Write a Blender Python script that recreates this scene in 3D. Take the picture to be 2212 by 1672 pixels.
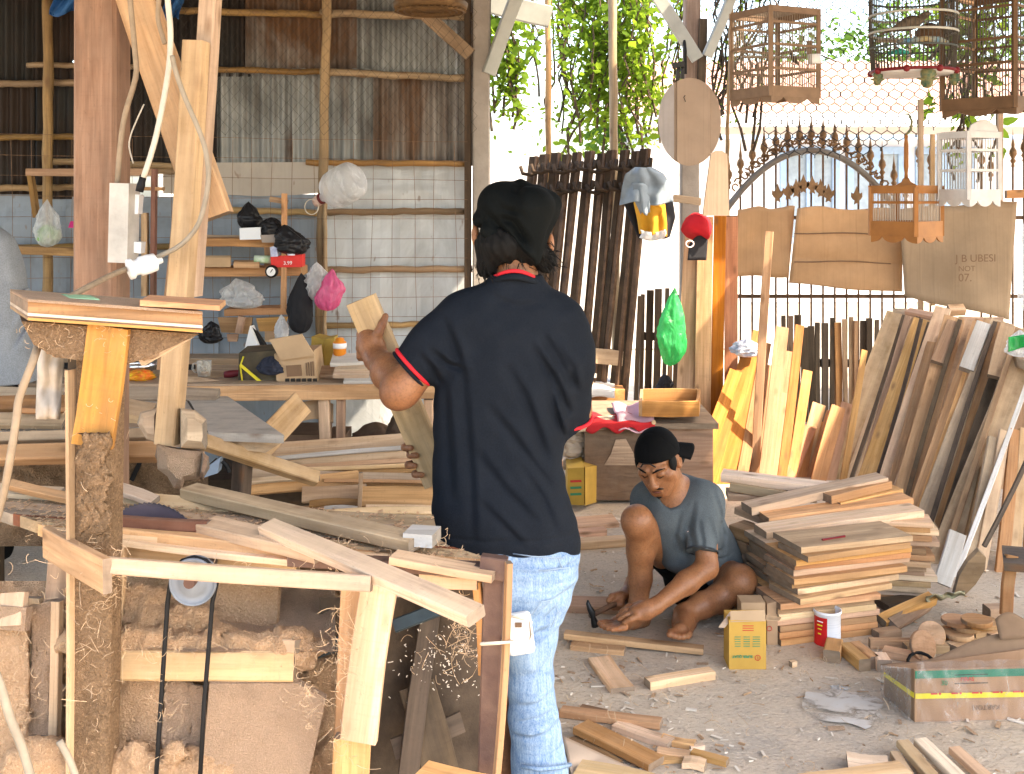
import bpy, math, random
import numpy as np
from mathutils import Vector as V, Matrix, noise as mnoise
for _o in list(bpy.data.objects): bpy.data.objects.remove(_o)
SC = bpy.context.scene; COL = SC.collection
R = random.Random(7)
# ---------------------------------------------------------------- camera
F, CX, YH, H = 2400.0, 1106.0, 420.0, 1.7          # focal length, centre column, horizon row, eye height
cam = bpy.data.objects.new('camera', bpy.data.cameras.new('camera')); COL.objects.link(cam)
cam.location = (0, 0, H); cam.rotation_euler = (math.radians(90), 0, 0)
cam.data.sensor_width = 36; cam.data.lens = 36*F/2212; cam.data.shift_y = -(836-YH)/2212
cam.data.clip_start = .05; cam.data.clip_end = 2000
SC.camera = cam
# ---------------------------------------------------------------- sky and sun
SUN = V((0.60, -0.25, 0.75)).normalized()
w = bpy.data.worlds.new('World'); SC.world = w; w.use_nodes = True
nt = w.node_tree; bg = nt.nodes['Background']
sky = nt.nodes.new('ShaderNodeTexSky'); sky.sky_type = 'NISHITA'; sky.sun_disc = False
sky.sun_elevation = math.asin(SUN.z); sky.sun_rotation = math.atan2(SUN.x, SUN.y)
sky.air_density = 1.0; sky.dust_density = 3.0; sky.ozone_density = .6
nt.links.new(sky.outputs[0], bg.inputs[0]); bg.inputs[1].default_value = 0.15
sl = bpy.data.lights.new('sun', 'SUN'); sl.energy = 2.6; sl.angle = math.radians(.5); sl.color = (1, .86, .70)
so = bpy.data.objects.new('sun', sl); COL.objects.link(so)
so.rotation_euler = SUN.to_track_quat('Z', 'Y').to_euler()
vs = SC.view_settings; vs.view_transform = 'Standard'; vs.look = 'None'; vs.exposure = 2.85; vs.gamma = 1
vs.use_curve_mapping = False
try:
    vs.use_white_balance = True; vs.white_balance_temperature = 7000; vs.white_balance_tint = 9
except Exception: pass
SC.cycles.use_denoising = True
try: SC.cycles.denoiser = 'OPENIMAGEDENOISE'
except Exception: pass
SC.cycles.max_bounces = 8; SC.cycles.diffuse_bounces = 5; SC.cycles.transparent_max_bounces = 24
SC.cycles.sample_clamp_indirect = 8; SC.cycles.caustics_reflective = False; SC.cycles.caustics_refractive = False
# ---------------------------------------------------------------- helpers
def P(x, y, D): return V(((x-CX)*D/F, D, H-(y-YH)*D/F))
def PZ(x, y, z=0.0): return P(x, y, F*(H-z)/(y-YH))
def ln(a, b, t): return a+(b-a)*t
WM = {}
def put(o, name, par=None, M=None, kind=None, label=None, cat=None, group=None):
    COL.objects.link(o)
    M = M or Matrix.Identity(4); WM[o] = M
    if par is not None:
        o.parent = par; o.matrix_basis = WM[par].inverted() @ M
    else: o.matrix_basis = M
    if kind: o['kind'] = kind
    if label: o['label'] = label
    if cat: o['category'] = cat
    if group: o['group'] = group
    return o
def thing(name, label, cat, loc, group=None):
    return put(bpy.data.objects.new(name, None), name, None, Matrix.Translation(V(loc)), None, label, cat, group)
def tag(o, label, cat, group=None):
    o['label'] = label; o['category'] = cat
    if group: o['group'] = group
    return o
def mesh(name, vs_, fs, mats, par=None, M=None, smooth=False, mi=None, **kw):
    """vs_ in world space unless M is given (then local to M)"""
    if M is None:
        lo = [min(v[i] for v in vs_) for i in range(3)]; hi = [max(v[i] for v in vs_) for i in range(3)]
        c = V(((lo[0]+hi[0])/2, (lo[1]+hi[1])/2, lo[2])); M = Matrix.Translation(c)
        vs_ = [(v[0]-c[0], v[1]-c[1], v[2]-c[2]) for v in vs_]
    me = bpy.data.meshes.new(name); me.from_pydata([tuple(v) for v in vs_], [], fs)
    for m in (mats if isinstance(mats, (list, tuple)) else [mats]): me.materials.append(m)
    if mi: me.polygons.foreach_set('material_index', mi)
    if smooth: me.polygons.foreach_set('use_smooth', [True]*len(me.polygons))
    me.update()
    return put(bpy.data.objects.new(name, me), name, par, M, **kw)
def npmesh(name, v, f, mats, par=None, smooth=True, **kw):
    c = np.array([(v[:,0].min()+v[:,0].max())/2, (v[:,1].min()+v[:,1].max())/2, v[:,2].min()]); v = v-c
    me = bpy.data.meshes.new(name); k = f.shape[1]
    me.vertices.add(len(v)); me.vertices.foreach_set('co', v.astype(np.float32).ravel())
    me.loops.add(len(f)*k); me.loops.foreach_set('vertex_index', f.astype(np.int32).ravel())
    me.polygons.add(len(f)); me.polygons.foreach_set('loop_start', np.arange(0, len(f)*k, k, dtype=np.int32))
    for m in (mats if isinstance(mats, (list, tuple)) else [mats]): me.materials.append(m)
    me.update(calc_edges=True); me.validate()
    if smooth: me.polygons.foreach_set('use_smooth', [True]*len(me.polygons))
    return put(bpy.data.objects.new(name, me), name, par, Matrix.Translation(V(c)), **kw)
class MB:
    def __init__(s): s.v = []; s.f = []; s.m = []
    def add(s, vs_, fs, mi=0):
        b = len(s.v); s.v += [V(v) for v in vs_]
        for f in fs: s.f.append([i+b for i in f]); s.m.append(mi)
        return s
    def box(s, c, a, b, d, mi=0):
        c, a, b, d = V(c), V(a), V(b), V(d)
        vs_ = [c+a*i+b*j+d*k for i in (-1,1) for j in (-1,1) for k in (-1,1)]
        fs = [(0,1,3,2),(4,6,7,5),(0,4,5,1),(2,3,7,6),(0,2,6,4),(1,5,7,3)]
        if a.cross(b).dot(d) < 0: fs = [f[::-1] for f in fs]
        return s.add(vs_, fs, mi)
    def abox(s, x0, x1, y0, y1, z0, z1, mi=0):
        return s.box(((x0+x1)/2,(y0+y1)/2,(z0+z1)/2), ((x1-x0)/2,0,0), (0,(y1-y0)/2,0), (0,0,(z1-z0)/2), mi)
    def bar(s, A, B, w, t, n=(0,-1,0), mi=0):
        A, B = V(A), V(B); x = (B-A); L = x.length; x /= L; y = V(n).cross(x).normalized(); z = x.cross(y)
        return s.box((A+B)/2, x*L/2, y*w/2, z*t/2, mi)
    def tube(s, pts, r, n=6, mi=0, closed=False):
        pts = [V(p) for p in pts]; m = len(pts); rs = r if isinstance(r, (list, tuple)) else [r]*m
        up = None; vs_ = []
        for i, p in enumerate(pts):
            a = pts[(i-1) % m] if (i or closed) else p; b = pts[(i+1) % m] if (i < m-1 or closed) else p
            t = (b-a)
            t = t.normalized() if t.length > 1e-9 else V((0,0,1))
            if up is None:
                up = t.cross(V((0,0,1)) if abs(t.z) < .9 else V((1,0,0))).normalized()
            up = (up-t*up.dot(t)).normalized(); sd = t.cross(up)
            for k in range(n):
                an = 2*math.pi*k/n; vs_.append(p+(up*math.cos(an)+sd*math.sin(an))*rs[i])
        fs = []
        for i in range(m if closed else m-1):
            for k in range(n):
                a, b = i*n+k, i*n+(k+1) % n; c, d = ((i+1) % m)*n+(k+1) % n, ((i+1) % m)*n+k
                fs.append((a, b, c, d))
        if not closed: fs += [tuple(range(n))[::-1], tuple(range((m-1)*n, m*n))]
        return s.add(vs_, fs, mi)
    def lathe(s, c, prof, n=16, ax=(0,0,1), mi=0, ph=0, fun=None):
        c = V(c); ax = V(ax).normalized(); u = ax.cross(V((0,1,0)) if abs(ax.y) < .9 else V((1,0,0))).normalized(); w_ = ax.cross(u)
        vs_ = []
        for r, h in prof:
            for k in range(n):
                an = ph+2*math.pi*k/n; q = r*(fun(an, h) if fun else 1)
                vs_.append(c+ax*h+(u*math.cos(an)+w_*math.sin(an))*q)
        fs = [(i*n+k, i*n+(k+1) % n, (i+1)*n+(k+1) % n, (i+1)*n+k) for i in range(len(prof)-1) for k in range(n)]
        if prof[0][0] > 1e-6: fs.append(tuple(range(n))[::-1])
        if prof[-1][0] > 1e-6: fs.append(tuple(range((len(prof)-1)*n, len(prof)*n)))
        return s.add(vs_, fs, mi)
    def prism(s, poly, ext, mi=0):
        poly = [V(p) for p in poly]; e = V(ext); n = len(poly)
        nn = V((0,0,0))
        for i in range(n): nn += poly[i].cross(poly[(i+1) % n])
        if nn.dot(e) < 0: poly = poly[::-1]
        vs_ = poly+[p+e for p in poly]
        fs = [tuple(range(n))[::-1], tuple(range(n, 2*n))]+[(i, (i+1) % n, n+(i+1) % n, n+i) for i in range(n)]
        return s.add(vs_, fs, mi)
    def grid(s, fn, nu, nv, th=0, mi=0):
        """fn(u,v)->point; th: thickness along local normal (0 = single sheet)"""
        g = [[V(fn(i/nu, j/nv)) for j in range(nv+1)] for i in range(nu+1)]
        W = nv+1; vs_ = [p for r_ in g for p in r_]
        fs = [(i*W+j, (i+1)*W+j, (i+1)*W+j+1, i*W+j+1) for i in range(nu) for j in range(nv)]
        if not th: return s.add(vs_, fs, mi)
        ns = []
        for i in range(nu+1):
            for j in range(nv+1):
                a = g[min(i+1,nu)][j]-g[max(i-1,0)][j]; b = g[i][min(j+1,nv)]-g[i][max(j-1,0)]
                ns.append(a.cross(b).normalized())
        o = len(vs_); vs2 = [p-q*th for p, q in zip(vs_, ns)]
        fs2 = [tuple(k+o for k in f[::-1]) for f in fs]
        bd = [i*W for i in range(nu+1)]+[nu*W+j for j in range(1, nv+1)]+[i*W+nv for i in range(nu-1, -1, -1)]+[j for j in range(nv-1, 0, -1)]
        m = len(bd); fs3 = [(bd[(k+1) % m], bd[k], bd[k]+o, bd[(k+1) % m]+o) for k in range(m)]
        return s.add(vs_+vs2, fs+fs2+fs3, mi)
    def build(s, name, mats, par=None, smooth=False, **kw):
        return mesh(name, s.v, s.f, mats, par, None, smooth, s.m if any(s.m) else None, **kw)
def board(name, A, B, w, t, n, mat, par=None, seg=2, bow=.004, taper=0, ch=None, cut=0, **kw):
    """a sawn board: A-B is the centre line of its visible face, n points out of that face"""
    A, B = V(A), V(B); x = B-A; L = x.length; x /= L
    y = V(n).cross(x).normalized(); z = x.cross(y)
    M = Matrix((x, y, z)).transposed().to_4x4(); M.translation = (A+B)/2
    c = ch if ch is not None else min(w, t)*.09
    vs_ = []; rr = R.random
    by, bz = (rr()-.5)*2*bow, (rr()-.5)*2*bow
    for i in range(seg+1):
        q = i/seg; s_ = 1-taper*q; a = w/2*s_*(1+(rr()-.5)*.03)
        oy = by*math.sin(math.pi*q); oz = bz*math.sin(math.pi*q); X = (q-.5)*L
        for (yy, zz) in ((a-c,0),(a,-c),(a,-t+c),(a-c,-t),(-a+c,-t),(-a,-t+c),(-a,-c),(-a+c,0)):
            k = cut*yy if i in (0, seg) else 0
            vs_.append((X+k, yy+oy, zz+oz))
    fs = [(i*8+k, (i+1)*8+k, (i+1)*8+(k+1) % 8, i*8+(k+1) % 8) for i in range(seg) for k in range(8)]
    fs += [tuple(range(8)), tuple(range(seg*8, seg*8+8))[::-1]]
    fs = [f[::-1] for f in fs]
    return mesh(name, vs_, fs, mat, par, M, **kw)
# ---------------------------------------------------------------- materials
class NB:
    def __init__(s, name):
        s.mat = bpy.data.materials.new(name); s.mat.use_nodes = True; s.t = s.mat.node_tree; s.t.nodes.clear()
        s.out = s.t.nodes.new('ShaderNodeOutputMaterial'); s._tc = None
    def n(s, typ, **kw):
        nd = s.t.nodes.new('ShaderNode'+typ)
        for k, v in kw.items():
            if k.startswith('i_'): s.set(nd, k[2:].replace('_', ' '), v)
            else: setattr(nd, k, v)
        return nd
    def set(s, nd, key, v):
        sock = nd.inputs[int(key)] if key.isdigit() else nd.inputs[key]
        if isinstance(v, bpy.types.NodeSocket): s.t.links.new(v, sock)
        else:
            if hasattr(sock.default_value, '__len__') and len(sock.default_value) == 4 and len(v) == 3: v = (*v, 1)
            sock.default_value = v
    def tc(s):
        if s._tc is None: s._tc = s.n('TexCoord')
        return s._tc
    def coords(s, scale=(1,1,1), rnd=True, src='Object'):
        c = s.tc().outputs[src]
        if rnd:
            oi = s.n('ObjectInfo'); m = s.n('Math', operation='MULTIPLY', i_0=oi.outputs['Random'], i_1=61.0)
            a = s.n('VectorMath', operation='ADD'); s.set(a, '0', c); s.set(a, '1', m.outputs[0]); c = a.outputs[0]
        mp = s.n('Mapping', vector_type='POINT'); s.set(mp, 'Vector', c); s.set(mp, 'Scale', scale)
        return mp.outputs[0]
    def noise(s, vec, scale=1, detail=4, rough=.55, dist=0):
        nd = s.n('TexNoise'); s.set(nd, 'Vector', vec); s.set(nd, 'Scale', scale); s.set(nd, 'Detail', detail); s.set(nd, 'Roughness', rough); s.set(nd, 'Distortion', dist)
        return nd.outputs[0]
    def ramp(s, fac, lo, hi, a=0., b=1.):
        m = s.n('MapRange'); s.set(m, 'Value', fac)
        for k, v in zip(('From Min','From Max','To Min','To Max'), (lo, hi, a, b)): s.set(m, k, v)
        return m.outputs[0]
    def mix(s, f, a, b, typ='MIX'):
        m = s.n('MixRGB', blend_type=typ); s.set(m, '0', f); s.set(m, '1', a); s.set(m, '2', b)
        return m.outputs[0]
    def math(s, op, a, b=0.):
        m = s.n('Math', operation=op); s.set(m, '0', a); s.set(m, '1', b); return m.outputs[0]
    def prin(s, col, rough=.6, **kw):
        p = s.n('BsdfPrincipled'); s.set(p, 'Base Color', col); s.set(p, 'Roughness', rough); s.set(p, 'Specular IOR Level', .2)
        for k, v in kw.items(): s.set(p, k.replace('_', ' '), v)
        s.t.links.new(p.outputs[0], s.out.inputs[0]); return p
    def bump(s, p, h, st=.3, d=.01):
        b = s.n('Bump'); s.set(b, 'Height', h); s.set(b, 'Strength', st); s.set(b, 'Distance', d); s.set(p, 'Normal', b.outputs[0])
    def rnd(s): return s.n('ObjectInfo').outputs['Random']
def wood(name, c1, c2, dust=0., dustc=(.42,.33,.24), end=(.20,.165,.13), rough=.75, gx=2., gy=38., knots=.5, var=.35, stain=.25, stainc=(.10,.07,.045)):
    b = NB(name)
    g = b.noise(b.coords((gx, gy, gy)), 1, 5, .6, .6)
    g2 = b.noise(b.coords((gx*.6, gy*.28, gy*.28)), 1, 3, .5, 1.2)
    col = b.mix(b.ramp(g, .36, .64), c1, c2)
    col = b.mix(b.ramp(g2, .40, .70, 0, .75), col, [q*.55 for q in c2])
    g3 = b.noise(b.coords((gx*1.5, gy*2.6, gy*2.6)), 1, 3, .6, .3); col = b.mix(b.ramp(g3, .52, .70, 0, .55), col, [q*.6 for q in c2])
    sp = b.noise(b.coords((60, 140, 140)), 1, 3, .7); col = b.mix(b.ramp(sp, .60, .74, 0, .5), col, [q*.45 for q in c2])
    sm = b.noise(b.coords((150, 7, 7)), 1, 2, .5); col = b.mix(b.ramp(sm, .54, .70, 0, .13), col, [q*.55 for q in c2])
    rn = b.rnd(); hv = b.n('HueSaturation'); b.set(hv, 'Color', col)
    b.set(hv, 'Value', b.ramp(rn, 0, 1, 1-var*.75, 1+var*.6)); r2 = b.math('FRACT', b.math('MULTIPLY', rn, 17.3)); b.set(hv, 'Saturation', b.ramp(r2, 0, 1, .75, 1.15))
    b.set(hv, 'Hue', b.ramp(b.math('FRACT', b.math('MULTIPLY', rn, 41.7)), 0, 1, .492, .512)); col = hv.outputs[0]
    st = b.noise(b.coords((2.2, 9, 9)), 1, 4, .65)
    col = b.mix(b.ramp(st, .50, .72, 0, stain*1.25), col, stainc)
    if knots:
        vo = b.n('TexVoronoi'); b.set(vo, 'Vector', b.coords((5, 13, 13))); b.set(vo, 'Scale', 1.); vo.feature = 'F1'
        col = b.mix(b.ramp(vo.outputs['Distance'], .21, .06, 0, min(1,knots*1.4)), col, (.13,.06,.025))
    if dust:
        dn = b.noise(b.coords((7, 7, 7)), 1, 6, .7)
        ge = b.n('NewGeometry'); sx = b.n('SeparateXYZ'); b.set(sx, '0', ge.outputs['Normal'])
        up = b.ramp(sx.outputs[2], -.2, .9, .35, 1.25)
        col = b.mix(b.math('MULTIPLY', b.ramp(dn, .3, .62, 0, dust), up), col, dustc)
    sx = b.n('SeparateXYZ'); b.set(sx, '0', b.tc().outputs['Normal'])
    e = b.ramp(b.math('ABSOLUTE', sx.outputs[0]), .75, .92, 0, .8)
    en = b.noise(b.coords((40, 22, 60)), 1, 3)
    col = b.mix(e, col, b.mix(b.ramp(en, .3, .7), end, [q*.6 for q in end]))
    p = b.prin(col, rough); b.set(p, 'Specular IOR Level', .25)
    b.bump(p, b.math('ADD', g, b.math('MULTIPLY', st, .5)), .35, .004)
    return b.mat
def plain(name, c, rough=.6, metal=0., var=.25, sc=8, c2=None, bump=.0, bsc=30, amt=(.35,.7), **kw):
    b = NB(name); n1 = b.noise(b.coords((sc,)*3), 1, 5, .6)
    col = b.mix(b.ramp(n1, *amt), c, c2 or [q*(1-var) for q in c])
    p = b.prin(col, rough, Metallic=metal, **kw)
    if bump: b.bump(p, b.noise(b.coords((bsc,)*3), 1, 5, .65), bump, .01)
    return b.mat
W = {}
W['fresh'] = wood('wood_fresh', (.70,.41,.20), (.52,.265,.11), .15, (.62,.42,.25), stain=.35, stainc=(.20,.10,.045))
W['pale'] = wood('wood_pale', (.77,.56,.375), (.62,.40,.23), .15, (.70,.54,.37), stain=.18, stainc=(.25,.18,.11))
W['pink'] = wood('wood_pink', (.66,.38,.205), (.50,.26,.125), .12, (.60,.41,.25), stain=.2, stainc=(.2,.11,.06))
W['orange'] = wood('wood_orange', (.56,.30,.13), (.42,.205,.08), .1, stain=.2, stainc=(.25,.09,.03), end=(.4,.24,.12))
W['grey'] = wood('wood_grey', (.50,.355,.225), (.33,.215,.125), .3, (.57,.43,.29), stain=.4)
W['brown'] = wood('wood_brown', (.50,.285,.135), (.30,.155,.068), .25, (.38,.27,.18), stain=.4, stainc=(.05,.035,.025))
W['dark'] = wood('wood_dark', (.10,.065,.04), (.05,.034,.022), .2, (.25,.18,.12), stain=.4)
W['dusty'] = wood('wood_dusty', (.60,.40,.235), (.42,.255,.14), .5, (.64,.46,.29), stain=.3)
W['honey'] = wood('wood_honey', (.56,.225,.075), (.42,.145,.04), .05, stain=.35, stainc=(.25,.09,.03), end=(.35,.2,.1))
W['red'] = wood('wood_red', (.25,.065,.03), (.16,.04,.02), .25, (.4,.25,.17), stain=.35)
W['white'] = wood('wood_white', (.72,.70,.67), (.6,.56,.5), .1, stain=.25, stainc=(.3,.22,.15), knots=0)
W['bamboo'] = wood('bamboo', (.42,.26,.11), (.28,.165,.065), .2, (.3,.22,.14), stain=.5, stainc=(.07,.05,.03), rough=.5)
W['post'] = wood('wood_post', (.33,.205,.14), (.235,.135,.09), .4, (.38,.27,.20), gx=3, gy=60, knots=.2, stain=.25, var=.1)
W['conc'] = plain('concrete_post', (.36,.32,.28), .9, 0, .3, 6, bump=.3)
# ================================================================ SETTING
def corr_mat(name, base, rust, amt, dark):
    b = NB(name)
    a = b.noise(b.coords((1.2, 1.2, .7)), 1, 6, .65, .5); s2 = b.noise(b.coords((9, 9, .8)), 1, 5, .6)
    col = b.mix(b.ramp(s2, .3, .7), base, [q*.55 for q in base])
    r_ = b.ramp(b.math('ADD', a, b.math('MULTIPLY', s2, .35)), .82-amt*.5, .98-amt*.5)
    rc = b.mix(b.noise(b.coords((14, 14, 5)), 1, 4), rust, [q*.35 for q in rust])
    col = b.mix(r_, col, rc)
    col = b.mix(b.ramp(b.noise(b.coords((3, 3, 2)), 1, 4), .45, .7, 0, .7), col, dark)
    p = b.prin(col, .55); b.set(p, 'Metallic', b.ramp(r_, 0, 1, .35, 0)); b.bump(p, b.noise(b.coords((40, 40, 40)), 1, 3), .2, .004)
    vo = b.n('TexVoronoi'); b.set(vo, 'Vector', b.coords((5, .01, 5))); b.set(vo, 'Scale', 1.)
    wn = b.n('TexWhiteNoise'); wn.noise_dimensions = '3D'; b.set(wn, 'Vector', vo.outputs['Position'])
    hole = b.math('MULTIPLY', b.math('LESS_THAN', vo.outputs['Distance'], .045), b.math('GREATER_THAN', wn.outputs['Value'], .72))
    tr = b.n('BsdfTransparent'); mx = b.n('MixShader'); b.set(mx, '0', hole); b.set(mx, '1', p.outputs[0]); b.set(mx, '2', tr.outputs[0])
    b.t.links.new(mx.outputs[0], b.out.inputs[0]); return b.mat
W['corr'] = corr_mat('corrugated_grey', (.33,.345,.335), (.14,.07,.035), .25, (.035,.034,.03))
W['corr_rust'] = corr_mat('corrugated_rust', (.27,.25,.225), (.17,.085,.04), .55, (.04,.025,.016))
W['corr_shade'] = corr_mat('corrugated_shade', (.032,.032,.03), (.035,.019,.011), .5, (.008,.007,.006))  # near-black base: the gloom under the roof is put into the colour
def flat_mat(name, c, dirt, amt):
    b = NB(name); a = b.noise(b.coords((2, 2, 1.2)), 1, 6, .65, .8); s2 = b.noise(b.coords((26, 26, 1.5)), 1, 4, .6)
    col = b.mix(b.ramp(a, .45, .75, 0, amt), c, dirt); col = b.mix(b.ramp(s2, .5, .8, 0, .45), col, [q*.7 for q in c])
    sp = b.noise(b.coords((17, 17, 9)), 1, 2); col = b.mix(b.ramp(sp, .68, .74, 0, .6), col, (.18,.11,.07))
    p = b.prin(col, .5); b.set(p, 'Metallic', .15); b.bump(p, a, .3, .02); return b.mat
W['zinc'] = flat_mat('flat_zinc', (.56,.59,.60), (.33,.34,.34), .95)
W['zinc_dirty'] = flat_mat('flat_zinc_dirty', (.23,.27,.31), (.12,.13,.14), 1.)
W['board_grey'] = flat_mat('fibre_board', (.40,.36,.31), (.28,.25,.21), .8)
# floor
b = NB('floor_concrete'); t = 'Object'
n1 = b.noise(b.coords((.9,1.6,1), False), 1, 7, .65, .6); n2 = b.noise(b.coords((5,9,5), False), 1, 6, .7, .4); n3 = b.noise(b.coords((60,90,60), False), 1, 4, .75)
n4 = b.noise(b.coords((2.2,6.5,1), False), 1, 6, .72, 1.6)
col = b.mix(b.ramp(n1, .36, .62), (.58,.48,.365), (.42,.36,.295))
col = b.mix(b.ramp(n2, .42, .66, 0, .7), col, (.56,.45,.335))
col = b.mix(b.ramp(n4, .56, .72, 0, .6), col, (.24,.215,.19))
col = b.mix(b.ramp(n3, .54, .66, 0, .65), col, (.66,.55,.42)); col = b.mix(b.ramp(n3, .44, .36, 0, .45), col, (.20,.165,.135))
n5 = b.noise(b.coords((150,220,150), False), 1, 2, .6); col = b.mix(b.ramp(n5, .62, .72, 0, .6), col, (.60,.44,.28))
p = b.prin(col, .85); b.bump(p, b.math('ADD', n3, b.math('ADD', n2, n4)), .55, .014)
FLOOR = b.mat
def fl(u, v):
    x, y = ln(-8, 6.4, u), ln(-2.5, 9.6, v)
    return (x, y, 0.006*mnoise.noise((x*1.3, y*1.3, 0)))
MB().grid(fl, 60, 50).build('floor', FLOOR, smooth=True, kind='structure')
MB().grid(lambda u, v: (ln(-250,250,u), ln(-250,250,v), -.06), 4, 4).build('ground', plain('ground_dirt', (.42,.36,.29), .95, sc=1.5, var=.4), kind='structure')
# ---- roof (above the frame): main pitch, plus unseen back-right sheets and gaps shaped to steer the sun
W['roof'] = plain('unseen_roof', (.22,.20,.18), .8, sc=2, var=.4)
def unseen_roof(x0, x1, y0, y1):
    mb = MB()
    z = lambda y: 3.05+.045*y
    vs_ = [(x0,y0,z(y0)),(x1,y0,z(y0)),(x1,y1,z(y1)),(x0,y1,z(y1))]
    return mb.prism(vs_, (0,0,.03)).build('roof', W['roof'], kind='structure')
unseen_roof(-8, 7.5, 1.05, 5.1); unseen_roof(-8, 1.4, 5.1, 7.0); unseen_roof(1.85, 2.2, 5.1, 6.45); unseen_roof(3.2, 3.5, 5.1, 6.45); unseen_roof(4.35, 9, 5.1, 6.45); unseen_roof(1.4, 9, 6.45, 8.9)  # narrow strips added to break up the sun, edges set by where it falls
# ---- left shed wall
WY = 6.55
def wx(x): return (x-CX)*WY/F
def wz(y): return H-(y-YH)*WY/F
wall = thing('shed_wall', 'rusty corrugated iron shed wall with flat grey sheets below, behind the bench', 'wall', (wx(500), WY, 0))
def corr_sheet(x0, x1, y0, y1, mat, dy=0):
    X0, X1, Z0, Z1 = wx(x0), wx(x1), wz(y1), wz(y0); n = max(8, int((X1-X0)/.0075)); ph = R.random()*6; nz = 6
    vs_, fs = [], []
    for i in range(n+1):
        X = ln(X0, X1, i/n)
        for j in range(nz+1):
            z = ln(Z0, Z1, j/nz); q = (X/.0605)*2*math.pi+ph
            vs_.append((X, WY+dy+.011*math.sin(q)+.006*mnoise.noise((X*2, z*2, 3.)), z))
    fs = [(i*(nz+1)+j, (i+1)*(nz+1)+j, (i+1)*(nz+1)+j+1, i*(nz+1)+j+1) for i in range(n) for j in range(nz)]
    mesh('corrugated_sheet', vs_, fs, mat, wall, smooth=True)
for x0, x1, y0, y1, m, dy in [(-420,-130,-130,180,'corr_shade',0),(-140,110,-130,185,'corr_shade',.02),(100,330,-130,175,'corr_shade',.0),(320,540,-130,165,'corr_shade',.02),(530,770,-130,160,'corr_rust',0),(760,1030,-130,165,'corr',.02),
        (-420,-120,170,560,'corr_shade',.02),(-130,75,176,420,'corr_shade',.0),(65,270,170,430,'corr_shade',.02),(262,470,160,362,'corr_shade',.0),(440,640,150,358,'corr',.02),(632,806,148,356,'corr',0),(798,1030,155,358,'corr_rust',.025)]:
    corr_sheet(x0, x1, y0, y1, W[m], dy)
def flat_sheet(x0, x1, y0, y1, mat, dy=0):
    X0, X1, Z0, Z1 = wx(x0), wx(x1), wz(y1), wz(y0); sd = R.random()*50
    MB().grid(lambda u, v: (ln(X0,X1,u), WY+dy+.030*mnoise.noise((u*(X1-X0)*3+sd, v*2.4, sd))+.012*mnoise.noise((u*(X1-X0)*11+sd, v*5, sd)), ln(Z0,Z1,v)), 22, 22, .004).build('flat_sheet', mat, wall, smooth=False)
for x0, x1, y0, y1, m, dy in [(-420,-60,555,1300,'zinc_dirty',.01),(-70,150,415,640,'zinc_dirty',.03),(140,400,425,640,'zinc_dirty',.02),(-70,190,632,1300,'zinc_dirty',.0),(180,470,632,1300,'zinc_dirty',.015),
        (690,1012,352,470,'zinc',.02),(380,700,420,640,'zinc_dirty',.0),(690,1010,462,1300,'zinc',.0),(460,700,632,1300,'zinc_dirty',.03)]:
    flat_sheet(x0, x1, y0, y1, W[m], dy)
# fibre-board strip with a sagging edge
mb = MB(); pts = [(352,352),(690,350),(692,416),(640,421),(560,424),(500,421),(352,418)]
mb.prism([P(x, y, WY-.045) for x, y in pts], (0,.006,0)); mb.build('fibre_board_strip', W['board_grey'], wall)
def pole(A, B, r, mat, name, par, n=9, knuckle=True):
    A, B = V(A), V(B); m = 14; pts = [A.lerp(B, i/m)+V((R.uniform(-.004,.004), 0, R.uniform(-.004,.004))) for i in range(m+1)]
    d = (B-A); L = d.length; x = d/L; y = x.cross(V((0,1,.2))).normalized(); z = x.cross(y)
    M = Matrix((x, y, z)).transposed().to_4x4(); M.translation = A; Mi = M.inverted()
    rs = [r*(1.0+(.10 if knuckle and i % 3 == 1 else 0)+R.uniform(-.03,.03)) for i in range(m+1)]
    q = MB().tube([Mi @ p_ for p_ in pts], rs, n)
    return mesh(name, q.v, q.f, mat, par, M, True)
def rail(x0, y0, x1, y1, dia, D=6.46, m='bamboo'): return pole(P(x0,y0,D), P(x1,y1,D), dia*D/F/2, W[m], 'rail', wall)
for a in [(384,22,700,32,15),(690,28,1022,36,17),(-60,182,165,178,15),(380,148,700,156,13),(690,155,1018,170,16),(-60,296,160,296,13),(100,348,420,360,14),(660,351,1012,353,13),
          (-60,408,200,404,14),(420,452,700,460,14),(690,458,1008,456,14),(-60,535,420,532,14),(690,584,1020,580,14),(690,703,1000,700,13),(60,140,350,146,12),(240,366,420,372,12)]: rail(*a)
for x0, y0, x1, y1, dia, D in [(103,-40,103,700,21,6.38),(707,-40,690,730,20,6.36),(703,380,702,735,9,6.32)]:
    pole(P(x0,y0,D), P(x1,y1,D), dia*D/F/2, W['bamboo'], 'wall_post', wall)
q = board('corner_post', P(1040,-60,6.36), P(1037,1110,6.36), .098, .1, (0,-1,0), W['conc'], wall, seg=6, bow=.006)
board('corner_batten', P(1010,-60,6.40), P(1009,1050,6.40), .04, .05, (0,-1,0), W['dark'], wall, seg=4)
board('corner_strip', P(1057,-20,6.38), P(1056,900,6.38), .018, .06, (0,-1,0), W['dark'], wall, seg=6, bow=.01)
board('wall_brace', P(918,30,6.3), P(1016,118,6.3), .075, .03, (0,-1,0), W['grey'], wall)
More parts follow.
